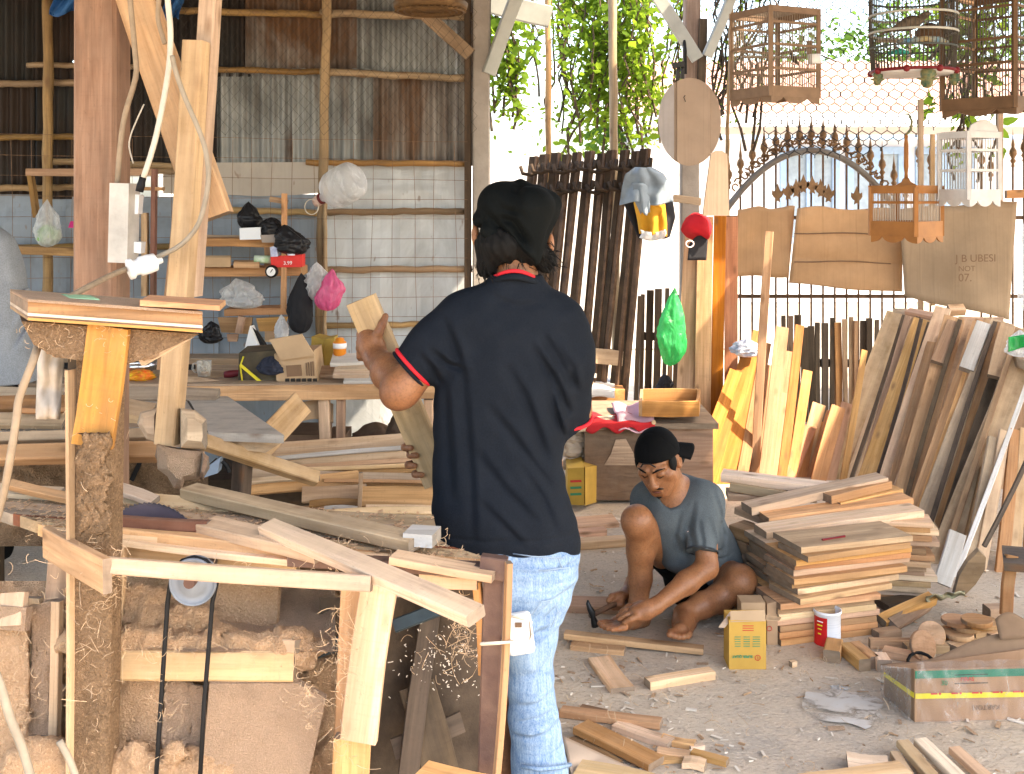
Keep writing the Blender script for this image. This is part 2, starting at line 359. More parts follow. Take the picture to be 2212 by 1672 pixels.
# ---- meshes of wire
W['wire'] = plain('rusty_wire', (.27,.165,.10), .8, .3, .5, 20); W['wire_dark'] = plain('dark_wire', (.055,.05,.045), .7, .4, .4, 20)
mb = MB(); D = 6.28
for i in range(24):
    x = -20+i*43.5; dx = R.uniform(-3,3)
    mb.tube([P(x+dx*k+R.uniform(-2,2), ln(296+x*.012, 835, k/4), D) for k in range(5)], .0013, 4)
for j in range(13):
    y = 298+j*43.2
    mb.tube([P(x, y+(x-500)*.018*(1-j/6.)+R.uniform(-1.5,1.5), D) for x in range(-30, 1062, 130)], .0013, 4)
tag(mb.build('welded_mesh', W['wire']), 'rusty square welded wire mesh hung in front of the grey sheets', 'wire mesh')
def net(name, x0, x1, y0, y1, D, px, py, mat, r, label, hexa=True, skew=0., edge=None):
    mb = MB(); ny = int((y1-y0)/py); nx = int((x1-x0)/px)
    for i in range(nx+1):
        for s_ in (0, 1):
            pts = []
            for j in range(ny+1):
                k = (j+s_) % 2; base = x0+i*px+(px*.5 if s_ else 0)
                x = base+(px*.25 if k else -px*.25); y = y0+j*py
                x += 5*math.sin(y*.03+i*.4)+skew*(y-y0)
                if edge and not edge(x, y):
                    if len(pts) > 1: mb.tube(pts, r, 3)
                    pts = []; continue
                dd = D+.03*math.sin(x*.013+y*.02)
                pts.append(P(x, y, dd))
                if hexa: pts.append(P(x, y+py*.45, dd))
            if len(pts) > 1: mb.tube(pts, r, 3)
    o = mb.build(name, mat, kind='stuff'); return tag(o, label, 'wire netting')
net('wire_netting', 240, 1022, -30, 300, 6.24, 24, 14, W['wire_dark'], .0011, 'fine diamond wire netting stretched over the rusty corrugated iron', False)
net('wire_netting', 1535, 2290, -40, 480, 8.6, 26, 15, plain('galvanised_wire', (.03,.03,.028), .8), .0042, 'sagging chicken wire netting behind the hanging bird cages', True, .02,
    lambda x, y: y < 300+50*math.sin(x*.008) and not (x < 1640 and y > 250))
# ---------------------------------------------------------------- outside
W['plaster'] = plain('white_plaster', (.78,.77,.75), .9, var=.06, sc=2)
W['bluepaint'] = plain('blue_paint', (.30,.42,.56), .6, var=.2)
W['tile'] = plain('roof_tile', (.60,.36,.27), .85, var=.3, sc=5)
W['stone'] = plain('garden_stone', (.72,.68,.63), .95, sc=14, var=.3, bump=.5, bsc=9)
hs = thing('house', 'sunlit white house with pink tiled roof and blue window frames beyond the fence', 'house', (5, 18, 0))
MB().abox(2.2, 16, 18, 24, -.05, 3.0).build('wall', W['plaster'], hs)
for i in range(6):           # tile courses step down the slope
    f0, f1 = i/6, (i+1)/6+.03
    mb = MB(); A0, A1 = V((1.9,17.4,2.92)), V((1.9,20.6,4.15))
    for k in range(70):
        x = 1.9+k*.205
        a, c = A0.lerp(A1, f0), A0.lerp(A1, min(1, f1)); o = .02*(1-0)
        mb.prism([(x,a.y,a.z+.03),(x+.1,a.y,a.z+.075),(x+.2,a.y,a.z+.03),(x+.2,a.y,a.z),(x,a.y,a.z)], (0,c.y-a.y,c.z-a.z-.03))
    mb.build('roof_tile_course', W['tile'], hs, kind='stuff')
MB().abox(1.9,16.3,17.35,17.45,2.76,2.96).build('eave_board', W['plaster'], hs)
for x in (1748, 1890, 2040):
    X = (x-CX)*18/F; fr = MB()
    for dx in (-.42, 0, .42): fr.abox(X+dx-.06, X+dx+.06, 17.93, 18.02, 1.0, 2.35)
    fr.abox(X-.48, X+.48, 17.92, 18.02, 2.35, 2.47); fr.abox(X-.48, X+.48, 17.92, 18.02, .9, 1.0)
    wf = fr.build('window_frame', W['bluepaint'], hs)
    MB().abox(X-.36, X+.36, 17.97, 17.99, 1.0, 2.35).build('pane', plain('window_glass', (.30,.36,.40), .1), wf)
MB().abox(1.9,9,17.2,17.3,2.55,2.62).build('rafter_trim', W['bluepaint'], hs)
gw = MB().abox(-4, 2.6, 12.6, 12.8, -.05, 2.15).build('garden_wall', W['stone']); tag(gw, 'low rough stone garden wall outside beyond the hanging vines', 'wall')
# foliage
def leaf_mat(name, c, tr):
    b = NB(name); col = b.mix(b.ramp(b.noise(b.coords((3,3,3)), 1, 3), .35, .65), c, [q*.55 for q in c])
    d = b.n('BsdfDiffuse'); b.set(d, 'Color', col); tt = b.n('BsdfTranslucent'); b.set(tt, 'Color', tr)
    mx = b.n('MixShader'); b.set(mx, '0', .5); b.set(mx, '1', d.outputs[0]); b.set(mx, '2', tt.outputs[0]); b.t.links.new(mx.outputs[0], b.out.inputs[0]); return b.mat
W['leaf'] = leaf_mat('vine_leaf', (.10,.17,.025), (.24,.36,.03)); W['leaf2'] = leaf_mat('tree_leaf', (.055,.11,.025), (.12,.22,.03))
W['stem'] = plain('vine_stem', (.10,.07,.045), .9, var=.4)
def leaves(n, sampler, size):
    c = np.array([sampler() for _ in range(n)]); rg = np.random.default_rng(R.randrange(1<<30))
    a = rg.uniform(0, 2*np.pi, n); tilt = rg.uniform(-.9, .9, n); s_ = size*np.clip(rg.lognormal(-.15, .42, n), .35, 2.0)
    u = np.stack([np.cos(a)*np.cos(tilt), np.sin(a)*np.cos(tilt), np.sin(tilt)-.5], 1); u /= np.linalg.norm(u, axis=1)[:,None]
    r_ = rg.normal(size=(n,3)); v = np.cross(u, r_); v /= np.linalg.norm(v, axis=1)[:,None]; nn = np.cross(u, v)
    S = s_[:,None]
    pts = [c-u*S, c-u*S*.2+v*S*.55+nn*S*.12, c+u*S*.5+v*S*.38+nn*S*.05, c+u*S*1.1, c+u*S*.5-v*S*.38+nn*S*.05, c-u*S*.2-v*S*.55+nn*S*.12]
    vv = np.stack(pts, 1).reshape(-1, 3); k = np.arange(n)*6
    f = np.concatenate([np.stack([k,k+1,k+2,k+3],1), np.stack([k,k+3,k+4,k+5],1)])
    return vv, f
def vine(label, strands, nleaf, size, seed, loc, spread=.1):
    R.seed(seed); t_ = thing('hanging_vine', label, 'vine', loc, 'vines hanging along the fence line')
    st = MB(); paths = []
    for (x0, y0, x1, y1, D) in strands:
        A, B = P(x0,y0,D), P(x1,y1,D); pts = [A.lerp(B, i/8)+V((R.uniform(-1,1)*.05, R.uniform(-1,1)*.06, 0)) for i in range(9)]
        paths.append(pts); st.tube(pts, [.006+.006*i/8 for i in range(9)], 4)
    st.build('stem', W['stem'], t_)
    def sm():
        pts = R.choice(paths); i = R.randrange(8); p_ = pts[i].lerp(pts[i+1], R.random())
        q = mnoise.noise((p_.x*2.2+seed, p_.z*2.2, seed*1.7))
        return p_+V((R.gauss(0,spread), R.gauss(0,spread), R.gauss(0,.06)))*(.6+max(0,q)*1.6)
    v, f = leaves(nleaf, sm, size); npmesh('foliage', v, f, W['leaf'], t_, False, kind='stuff')
vine('green leafy vine hanging beside the grey corner post', [(1075+R.uniform(-25,50),-60,1085+R.uniform(-25,40),R.uniform(120,300),9.2) for _ in range(10)], 1000, .036, 3, P(1090,300,9.2))
vine('broad curtain of green vine between the two bamboo poles', [(R.uniform(1195,1465),-60,R.uniform(1210,1440),R.uniform(120,345),9.6+R.uniform(-.3,.4)) for _ in range(32)], 4600, .033, 5, P(1320,330,9.6), .11)
vine('loose airy vine strands hanging just left of the broad green curtain', [(R.uniform(1130,1250),-60,R.uniform(1140,1240),R.uniform(60,300),9.9+R.uniform(-.2,.3)) for _ in range(12)], 620, .022, 15, P(1200,300,9.9), .10)
vine('fine bright vine strands between the broad curtain and the wooden roof post', [(R.uniform(1440,1500),-60,R.uniform(1425,1475),R.uniform(140,320),9.8) for _ in range(9)], 560, .024, 16, P(1455,320,9.8), .09)
vine('dry sparse vine twigs tangled in the netting by the left bird cage', [(R.uniform(1535,1720),-60,R.uniform(1530,1640),R.uniform(130,330),8.9) for _ in range(16)], 420, .020, 8, P(1590,300,8.9), .09)
vine('thin green vine dangling behind the cages at the right edge', [(R.uniform(2030,2200),-60,R.uniform(2040,2160),R.uniform(150,400),9.0) for _ in range(11)], 360, .045, 9, P(2100,380,9.0), .12)
def tree(label, X, Y, h, r, n, seed):
    R.seed(seed); t_ = thing('tree', label, 'tree', (X, Y, 0), 'trees beyond the yard')
    tr = MB().tube([(X,Y,-.05),(X+.1,Y,h*.35),(X-.05,Y,h*.6),(X+.1,Y,h*.85)], [.16,.12,.09,.03], 8)
    for k in range(6):
        a = k*1.05; tr.tube([(X+.03,Y,h*(.4+.05*k)),(X+math.cos(a)*r*.4,Y+math.sin(a)*r*.4,h*(.55+.05*k)),(X+math.cos(a)*r*.8,Y+math.sin(a)*r*.8,h*(.62+.05*k))], [.06,.04,.015], 6)
    tr.build('trunk', W['stem'], t_, True)
    cl = [V((X+R.gauss(0,r*.5), Y+R.gauss(0,r*.5), h*.7+R.gauss(0,h*.17))) for _ in range(26)]
    def sm(): c = R.choice(cl); return c+V((R.gauss(0,r*.17),R.gauss(0,r*.17),R.gauss(0,r*.13)))
    v, f = leaves(n, sm, .075); npmesh('crown', v, f, W['leaf2'], t_, False, kind='stuff')
tree('bushy tree between the garden wall and the white house', 2.3, 21, 4.2, 1.0, 1500, 12)
tree('tall tree standing behind the tiled house roof at the right', 9.6, 27, 6.6, 2.6, 4200, 13)
R.seed(21)
def gbamboo(x, w_, y1, D, label):
    o = pole(P(x[0],-80,D), P(x[1],y1,D), w_*D/F/2, W['bamboo'], 'bamboo_pole', None, 10); return tag(o, label, 'pole', 'bamboo poles by the vines')
gbamboo((1183,1188), 13, 900, 8.7, 'thinner bamboo pole left of the vine curtain, behind the standing man')
gbamboo((1322,1332), 18, 900, 8.5, 'thick bamboo pole rising in front of the vine curtain')
gbamboo((1583,1566), 8, 470, 8.3, 'very thin stick standing right of the round cardboard disc')
# ================================================================ LEFT: saw bench, back benches, shelves
R.seed(101)
def fibre(name, c1, c2, sc=60, dark=(.12,.07,.04)):
    b = NB(name); a = b.noise(b.coords((sc,)*3), 1, 5, .75, 1.5); l = b.noise(b.coords((5,5,5)), 1, 5, .65, .8)
    col = b.mix(b.ramp(a, .3, .7), c2, c1); col = b.mix(b.ramp(l, .50, .72, 0, .4), col, dark); col = b.mix(b.ramp(l, .45, .25, 0, .5), col, [min(1,q*1.3) for q in c1])
    f = b.noise(b.coords((sc*3.2,)*3), 1, 3, .7); col = b.mix(b.ramp(f, .54, .70, 0, .6), col, [min(1,q*1.45) for q in c1]); col = b.mix(b.ramp(f, .44, .30, 0, .4), col, dark)
    p = b.prin(col, .95); b.bump(p, b.math('ADD', b.math('ADD', a, l), f), 1., .02); return b.mat
W['dust'] = fibre('sawdust', (.80,.53,.33), (.66,.40,.225), 60, (.45,.25,.13)); W['dustg'] = fibre('sawdust_grey', (.74,.51,.345), (.60,.39,.25), 90, (.38,.25,.165)); W['dustd'] = fibre('sawdust_dark', (.38,.245,.14), (.21,.125,.065), 50, (.06,.04,.025))
W['brownmetal'] = plain('brown_painted_steel', (.10,.058,.048), .55, .2, .35, 14, (.16,.10,.075), .25, 60)
W['blueiron'] = plain('blue_grey_iron', (.06,.085,.10), .6, .5, .4, 10)
W['steel'] = plain('worn_steel', (.20,.225,.26), .55, .15, .25, 12); W['darksteel'] = plain('saw_steel', (.15,.14,.17), .35, .75, .3, 7)
W['rubber'] = plain('black_rubber', (.010,.010,.0105), .6, var=.2); W['cable'] = plain('grey_cable', (.33,.275,.205), .6, var=.25, sc=20); W['cable_w'] = plain('pale_cable', (.60,.55,.46), .5, var=.2, sc=15); W['cable_d'] = plain('dusty_cable', (.33,.25,.17), .8, var=.3, sc=20)
W['elec'] = plain('dusty_grey_plastic', (.50,.47,.42), .6, var=.3, sc=14, bump=.1); W['whitepl'] = plain('white_plastic', (.78,.78,.77), .35, var=.08)
W['blackpl'] = plain('black_plastic_film', (.016,.016,.018), .28, var=.2, sc=15)
SB = thing('saw_bench', 'homemade wooden table saw bench full of sawdust in the left foreground', 'saw bench', (-.6, 2.8, 0))
zt = .85
A_, C_ = PZ(1096,1222,zt), PZ(1012,1128,zt); L0, L1 = PZ(120,1143,zt), PZ(-120,1060,zt)
rows = [(0,.07,'pale'),(.075,.15,'fresh'),(.16,.30,'grey'),(.31,.36,'red'),(.37,.55,'grey'),(.555,.75,'dusty'),(.76,1.0,'grey')]
R1, R2 = PZ(950,1174,zt), PZ(936,1111,zt)
def redge(t): return A_.lerp(R1, t/.45) if t < .45 else R1.lerp(R2, (t-.45)/.55)
def quadboard(name, pts, th, mat, par):
    """flat board with its own end cut; pts: left-front, right-front, right-back, left-back of the top face"""
    x = (pts[1]-pts[0]).normalized(); z = V((0,0,1)); y = z.cross(x); M = Matrix((x,y,z)).transposed().to_4x4(); M.translation = (pts[0]+pts[2])/2; Mi = M.inverted()
    q = MB().prism([Mi @ p for p in pts], (0,0,-th)); return mesh(name, q.v, q.f, mat, par, M)
for a, c, m in rows:
    dz = V((0,0,R.uniform(-.004,.003))); quadboard('top_plank', [L0.lerp(L1,a)+dz, redge(a)+dz, redge(c-.006)+dz, L0.lerp(L1,c-.006)+dz], .03, W[m], SB)
sbb_ = 0
# front edge layers
def sbb(name, a, c, w_, t, n, m, **k): return board(name, P(*a), P(*c), w_, t, n, W[m], SB, **k)
sbb('edge_board', (236,1152,2.79), (700,1206,2.63), .030, .05, (-.22,-.97,0), 'fresh', seg=4)
sbb('edge_board', (236,1170,2.775), (640,1218,2.63), .016, .05, (-.22,-.97,0), 'pale', seg=4)
sbb('apron_board', (236,1192,2.815), (640,1238,2.68), .05, .02, (-.22,-.97,0), 'dusty', seg=3)
sbb('steel_apron', (620,1213,2.60), (1062,1238,2.50), .026, .04, (-.22,-.97,0), 'brownmetal', seg=2, bow=0)
sbb('edge_board', (840,1212,2.52), (1062,1252,2.46), .018, .06, (-.22,-.97,0), 'fresh', seg=3)
sbb('edge_board', (905,1250,2.55), (1030,1262,2.52), .030, .03, (-.22,-.97,0), 'pale')
sbb('steel_leg', (1066,1216,2.50), (1046,2000,2.56), .046, .05, (-.15,-.98,0), 'brownmetal', seg=4, bow=.002)
sbb('steel_corner', (1036,1226,2.495), (1092,1234,2.485), .050, .03, (-.15,-.98,0), 'brownmetal', bow=0)
sbb('lath', (1102,1218,2.47), (1074,1700,2.49), .014, .02, (.3,-.95,0), 'fresh', seg=6, bow=.006)
sbb('brace_post', (1028,1258,2.53), (1042,1460,2.56), .02, .02, (-.2,-.95,0), 'fresh')
MB().tube([P(1040,1391,2.46),P(1075,1389,2.45),P(1108,1386,2.46),P(1085,1384,2.52),P(1045,1388,2.53)], .004, 5, closed=True).build('rope', W['cable_w'], SB, True)
sbb('leg', (762,1258,2.62), (722,2010,2.66), .062, .045, (-.2,-.97,.05), 'fresh', seg=5)
sbb('leg', (818,1262,2.55), (772,1604,2.53), .083, .03, (-.1,-.98,.05), 'pale', seg=4, bow=.005)
sbb('leg', (758,1600,2.57), (738,2010,2.60), .084, .03, (-.1,-.98,.05), 'fresh', seg=3)
sbb('fence_rail', (220,1222,2.42), (800,1262,2.36), .034, .03, (-.05,-.98,.2), 'dusty', seg=4)
sbb('fence_bracket', (92,1172,2.70), (222,1247,2.405), .075, .02, (-.75,-.66,0), 'fresh', seg=2)
sbb('stretcher', (232,1438,2.66), (634,1440,2.62), .068, .05, (0,-.97,.25), 'dusty', seg=4)
sbb('stretcher_cap', (560,1392,2.66), (636,1398,2.62), .03, .06, (0,-.97,.25), 'dusty')
sbb('iron_brace', (636,1424,2.72), (780,1372,2.72), .032, .03, (0,-.9,.4), 'blueiron', bow=0)
sbb('iron_brace', (850,1352,2.72), (960,1310,2.74), .032, .03, (0,-.9,.4), 'blueiron', bow=0)
sbb('back_rail', (236,1208,2.95), (1040,1268,2.74), .06, .03, (-.2,-.95,0), 'dark', seg=3)
sbb('plywood_panel', (470,1600,2.74), (470,2010,2.68), .30, .015, (.05,-.97,.2), 'dusty', seg=2)
MB().prism([P(x,y,2.62) for x,y in [(452,1478),(640,1476),(704,1512),(648,1760),(430,1760)]], (0,.02,.004)).build('plywood_panel', W['dustg'], SB)
MB().prism([P(x,y,2.72) for x,y in [(240,1470),(470,1476),(460,1800),(240,1800)]], (0,.02,.004)).build('plywood_panel', W['dust'], SB)
# blade, fence strip, pulley, belt
ctr = P(330,1222,2.90); ex = (A_-L0).normalized(); ez = V((0,0,1)); ey = ex.cross(ez)
mb = MB(); n = 72; r0 = .166; poly = []
for k in range(n*2):
    an = math.pi*k/n; rr = r0*(1.0 if k % 2 else .975); poly.append(ctr+(ex*math.cos(an+.02*(k%2))+ez*math.sin(an))*rr)
mb.prism(poly, ey*.003); mb.build('saw_blade', W['darksteel'], SB)
mb = MB(); mb.prism([ctr+(ex*math.cos(math.pi*k/36)+ez*math.sin(math.pi*k/36))*r0*.965 for k in range(72)], ey*.004); mb.build('blade_face', plain('purple_steel', (.135,.115,.15), .4, .6, .3, 6), SB)
sbb('rip_fence', (240,1127,2.80), (446,1139,2.76), .027, .03, (-.2,-.95,.1), 'red', seg=3)
sbb('dust_board', (236,1285,2.86), (600,1300,2.80), .15, .02, (0,-.97,.2), 'dust', seg=3)
pc = P(416,1258,2.58)
pu = thing  # pulley is a part with sub-parts
mb = MB(); mb.lathe(pc, [(.0,-.004),(.030,-.004),(.032,0),(.047,.004),(.050,0),(.054,-.004),(.056,.002),(.050,.012),(.056,.022),(.055,.028),(0,.028)], 40, (0,1,.0))
pul = mb.build('pulley', W['steel'], SB, True)
MB().lathe(pc+V((0,-.03,.008)), [(0,0),(.013,0),(.014,.004),(.014,.05)], 12, (0,1,0)).build('axle_nut', plain('rust_nut', (.13,.075,.06), .7, .3), pul)
MB().lathe(pc+V((0,.028,0)), [(0,0),(.019,0),(.019,.12),(0,.12)], 12, (0,1,0)).build('axle', W['darksteel'], pul)
def beltpath():
    pts = [P(332,1760,2.56), P(345,1560,2.575), P(362,1300,2.59)]
    for k in range(7):
        an = math.pi*(1-k/6); pts.append(pc+V((.054*math.cos(an), .012, .054*math.sin(an))))
    return pts+[P(459,1300,2.59), P(441,1520,2.575), P(428,1760,2.56)]
MB().tube(beltpath(), .0055, 6).build('drive_belt', W['rubber'], SB, True)
# added dark sheet standing in for the shaded void behind the right leg
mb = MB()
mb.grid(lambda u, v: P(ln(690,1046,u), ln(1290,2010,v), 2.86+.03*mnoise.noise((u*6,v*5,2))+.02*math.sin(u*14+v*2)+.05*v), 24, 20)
mb.build('sacking', plain('void_shade', (.10,.072,.05), .95, var=.5, sc=9, c2=(.045,.033,.024), bump=.4), SB, True)
for a, c, wd in [((880,1700,2.7),(930,1330,2.84),.05),((960,1700,2.72),(900,1480,2.8),.09),((850,1620,2.75),(1000,1560,2.8),.05)]:
    sbb('offcut', a, c, wd, .015, (.2,-.95,.2), 'dark')
# sawdust heaped in and under the bench (cannot be counted)
mb = MB()
def heap(u, v):
    x, y = ln(-140,735,u), ln(1255,2015,v); q = mnoise.noise((x*.012, y*.010, 1)); q2 = mnoise.noise((x*.05, y*.045, 5)); q3 = mnoise.noise((x*.15,y*.15,9))
    d = 2.88-.16*v**.7-.035*q-.016*q2-.007*q3+.22*max(0,min(1,(x-330)/70.))*max(0,min(1,(1425-y)/40.))
    if x > 430: d += .05*max(0, 1-abs(y-1390)/60.)*0
    return P(x, y, d)
mb.grid(heap, 110, 96); mb.build('sawdust_heap', W['dust'], SB, True, kind='stuff')
for k_, (xa, xb, ya, dd, m_) in enumerate([(-60,62,1352,2.715,'dust'),(66,134,1300,2.735,'dustg'),(232,352,1418,2.712,'dust'),(356,448,1474,2.70,'dustg')]):
    mb = MB(); mb.grid(lambda u, v: P(ln(xa,xb,u)+3*math.sin(v*9+k_), ln(ya+6*math.sin(u*5+k_),1990,v), dd-.05*v-.010*mnoise.noise((u*3+k_*7,v*8,k_))-.005*mnoise.noise((u*11,v*34,k_))), 20, 60, .012); mb.build('dust_panel', W[m_], SB, True)
mb = MB()
def chute(u, v):
    x = ln(380,724,u); y = ln(1262,1408,v)
    return P(x, y, ln(3.02,2.64,v)-.02*mnoise.noise((x*.02,y*.03,4))-.01*mnoise.noise((x*.09,y*.09,4)))
mb.grid(chute, 50, 30); mb.build('dust_chute', W['dustg'], SB, True)
for (x, y0, y1, wd, m, D) in [(48,1292,1575,.075,'dusty',2.72),(112,1300,1700,.024,'fresh',2.68),(20,1280,1352,.07,'dusty',2.66),(122,1150,1310,.05,'brown',2.74),(80,1590,1760,.09,'dusty',2.66),(250,1180,1500,.03,'dusty',2.74),(30,1640,1760,.05,'brown',2.6)]:
    board('side_plank', P(x+6,y0,D+.03), P(x-4,y1,D), wd, .02, (R.uniform(-.3,.1),-.95,.1), W[m], SB, seg=3)
sbb('cross_plank', (-60,1330,2.70), (55,1338,2.66), .055, .02, (0,-.97,.2), 'dustg')
for x, y in [(330,1425),(660,1395),(150,1500),(640,1560),(560,1425)]:
    pass
for k_, (x, y, xx, yy) in enumerate([(112,-30,176,30),(352,-30,392,44),(296,20,320,90)]):
    mb = MB(); mb.grid(lambda u,v: P(ln(x,xx,u)+6*math.sin(v*5), ln(y,yy,v)+7*math.sin(u*6)*v, 6.3-.05*math.sin(u*9+v*4)), 10, 8, .003); tag(mb.build('blue_tarp', plain('blue_tarp', (.03,.12,.32), .6, var=.5), None, True), ['torn blue tarp hanging at the top left corner of the corrugated wall','blue tarp showing behind the pale cables at the top','small blue tarp scrap between the thick post and the diagonal beam'][k_], 'tarp')
# loose curls of wood wool
def curls(n, samp, par, name='wood_wool', mat=None, ln_=(.02,.07), r=.0007, seed=4):
    R.seed(seed); mb = MB()
    for _ in range(n):
        p = samp(); d = V((R.gauss(0,1),R.gauss(0,.6),R.gauss(0,.8))).normalized(); L = R.uniform(*ln_); pts = []; q = V(p)
        ax = V((R.gauss(0,1),R.gauss(0,1),R.gauss(0,1))).normalized(); turn = Matrix.Rotation(R.uniform(-.9,.9), 3, ax)
        for k in range(6): pts.append(q.copy()); q += d*L/5; d = turn @ d
        mb.tube(pts, r*R.uniform(.6,1.6), 3)
    return mb.build(name, mat or W['wool'], par, kind='stuff')
W['wool'] = plain('wood_wool_fibre', (.60,.42,.26), .9, var=.3, sc=9)
def s1():
    u, v = R.random(), R.random()**1.2*.7; p = heap(u, v); return V((p.x, p.y-.03-R.random()*.02, p.z))
curls(420, s1, SB, seed=41, r=.0004)
def s2():
    x, y = R.choice([(R.gauss(1000,25),R.gauss(1345,35)),(R.gauss(745,18),R.uniform(1290,1700)),(R.gauss(1000,60),R.gauss(1420,25)),(R.gauss(625,20),R.gauss(1460,40)),(R.gauss(200,45),R.uniform(1160,1600))]); return P(x, y, R.uniform(2.48,2.56) if x < 300 or 700 < x < 790 else R.uniform(2.58,2.8))
curls(150, s2, SB, seed=42, r=.0005)
W['speck'] = plain('pale_wood_flake', (.70,.62,.52), .9, var=.2)
R.seed(55); mb = MB()
for _ in range(170):
    x = R.gauss(960,50); y = R.gauss(1420,38); p = P(x,y,2.79+R.uniform(-.03,.02)); d = V((R.gauss(0,1),R.gauss(0,.3),R.gauss(0,1))).normalized()*R.uniform(.001,.0035); e = V((-d.z,0,d.x))*.4
    mb.add([p-d-e,p+d-e,p+d+e,p-d+e],[(0,1,2,3)])
mb.build('wood_flakes', W['speck'], SB, kind='stuff')
# ---------------------------------------------------------------- planks lying on the saw bench
R.seed(77)
def plank(label, a, c, wd, t, n, m, group=None, seg=3, name='plank', cat='plank', **k):
    o = board(name, a, c, wd, t, n, W[m], None, seg=seg, **k); return tag(o, label, cat, group)
plank('long weathered grey plank with bark, slanting across the back of the saw bench', PZ(408,1049,.895), PZ(900,1160,.895), .062, .03, (0.03,-.1,.99), 'grey', seg=6)
o = MB(); a = PZ(880,1160,.896); o.box(PZ(912,1158,.889), (.035,-.008,0), (.008,.036,0), (0,0,.015)); tag(o.build('painted_offcut', W['white']), 'short white painted block at the shirt end of the grey bench plank', 'offcut')
plank('brown plank lying flat in front of the round saw blade end', PZ(446,1123,.882), PZ(700,1182,.882), .07, .028, (.0,-.1,.99), 'dusty', seg=4)
plank('long plank sticking out diagonally over the front edge of the saw bench', PZ(575,1128,.908), PZ(1026,1318,.882), .050, .026, (-.25,-.1,.97), 'dusty', seg=5)
plank('orange edged lath at the far left of the saw bench top', PZ(20,1040,.90), PZ(222,1082,.875), .028, .02, (0,-.4,.9), 'orange', seg=4)
plank('pale lath angled behind the round saw blade', PZ(226,1044,.90), PZ(335,1078,.872), .04, .016, (0,-.3,.95), 'pale')
plank('long pale board behind the saw blade on the bench', PZ(262,1072,.865), PZ(575,1094,.865), .05, .03, (0,-.45,.9), 'pale', seg=4)
plank('pale slat at the extreme left of the saw bench top', PZ(-60,1048,.88), PZ(130,1062,.87), .05, .015, (0,-.3,.95), 'pale')
# ---------------------------------------------------------------- dusty post with the small shelf
R.seed(88)
ST = thing('shelf_stand', 'dusty wooden post carrying a small plywood shelf, standing before the saw bench', 'stand', (-.95, 2.56, 0))
board('post', P(206,712,2.58), P(186,2010,2.58), .095, .06, (-.1,-.99,0), W['dustd'], ST, seg=8, bow=.006)
board('side_board', P(160,735,2.60), P(158,2010,2.60), .04, .07, (-.3,-.95,0), W['dark'], ST, seg=4)
board('side_board', P(143,800,2.57), P(141,2010,2.57), .010, .06, (-.3,-.95,0), W['dusty'], ST, seg=4)
W['orangewood'] = wood('worn_orange_wood', (.42,.175,.04), (.29,.105,.022), .4, (.40,.27,.14), gx=3, gy=30, knots=.2, stain=.45, stainc=(.08,.05,.02))
board('face_board', P(232,706,2.515), P(196,965,2.515), .094, .02, (-.05,-1,0), W['orangewood'], ST, seg=4)
mb = MB(); mb.grid(lambda u, v: P(ln(176,236,u)+8*math.sin(v*17), ln(935,1150,v), 2.508-.008*mnoise.noise((u*4,v*9,3))-.004*mnoise.noise((u*11,v*24,3))), 14, 40, .012); mb.build('dust_crust', W['dustd'], ST, True)
e = V((-.157,.26,0))
for (ya, yb, m, o) in [(0,6,'dustg',.012),(6,30,'brown',0),(30,36,'pale',.004),(36,40,'brown',.0),(40,46,'fresh',.005)]:
    f = lambda x, y: P(x, y, 2.5-o)
    MB().prism([f(60,646+ya), f(437,673+ya), f(438,673+yb), f(60,646+yb)], e).build('shelf_layer', W[m], ST)
mb = MB(); mb.prism([P(x,y,2.53) for x,y in [(46,694),(430,722),(335,766),(268,790),(120,772),(72,744)]], (-.08,.17,0)); mb.build('shelf_gusset', W['dustd'], ST)
board('shelf_bracket', P(300,780,2.6), P(400,722,2.6), .03, .05, (0,-1,0), W['dusty'], ST)
mb = MB(); mb.grid(lambda u, v: P(ln(84-6*v,142-14*v,u), ln(735,905,v), 2.66+.03*mnoise.noise((u*3,v*4,7))-.06*u*(1-u)), 12, 18, .002)
mb.build('plastic_sheet', plain('dusty_plastic', (.52,.45,.37), .45, var=.3, sc=12), ST, True)
def s3(): x, y = (R.gauss(205,28), R.uniform(720,1660)) if R.random() < .6 else (R.uniform(30,300), R.gauss(735,20)); return P(x, y, 2.5)
curls(110, s3, ST, seed=43, ln_=(.01,.03), r=.0004)
mb = MB(); mb.prism([P(302,648,2.49),P(474,660,2.47),P(475,671,2.47),P(302,661,2.49)], (-.02,.13,0)); tag(mb.build('board', W['orange']), 'short orange edged board lying on top of the small plywood shelf', 'board')
mb = MB(); mb.prism([P(150,643,2.6),P(215,646,2.6),P(215,649,2.6),P(150,646,2.6)], (-.06,.1,0)); tag(mb.build('green_card', plain('green_card', (.30,.50,.30), .8)), 'scrap of pale green card lying on the small plywood shelf', 'card')
# ---------------------------------------------------------------- roof posts and hanging timbers
o = board('roof_post', P(203,-160,3.55), P(199,1575,3.55), .140, .13, (-.06,-1,0), W['post'], None, seg=8, bow=.004); tag(o, 'thick reddish wooden roof post at the left of the picture', 'post')
o = board('diagonal_beam', P(250,-120,3.50), P(455,470,3.42), .118, .06, (0,-1,0), W['dusty'], None, seg=5); tag(o, 'wide diagonal roof beam crossing behind the hanging timbers', 'beam')
HT = thing('hanging_timber', 'pair of dusty timbers hanging from the roof with a worn block at the foot', 'timber', P(360,1040,3.3))
board('timber', P(414,86,3.30), P(352,962,3.26), .066, .055, (-.22,-.97,0), W['dusty'], HT, seg=6, bow=.006)
board('timber', P(454,-140,3.37), P(404,640,3.37), .056, .05, (-.2,-.97,0), W['dusty'], HT, seg=6)
board('timber', P(388,430,3.40), P(350,800,3.36), .045, .04, (-.3,-.95,0), W['brown'], HT, seg=3)
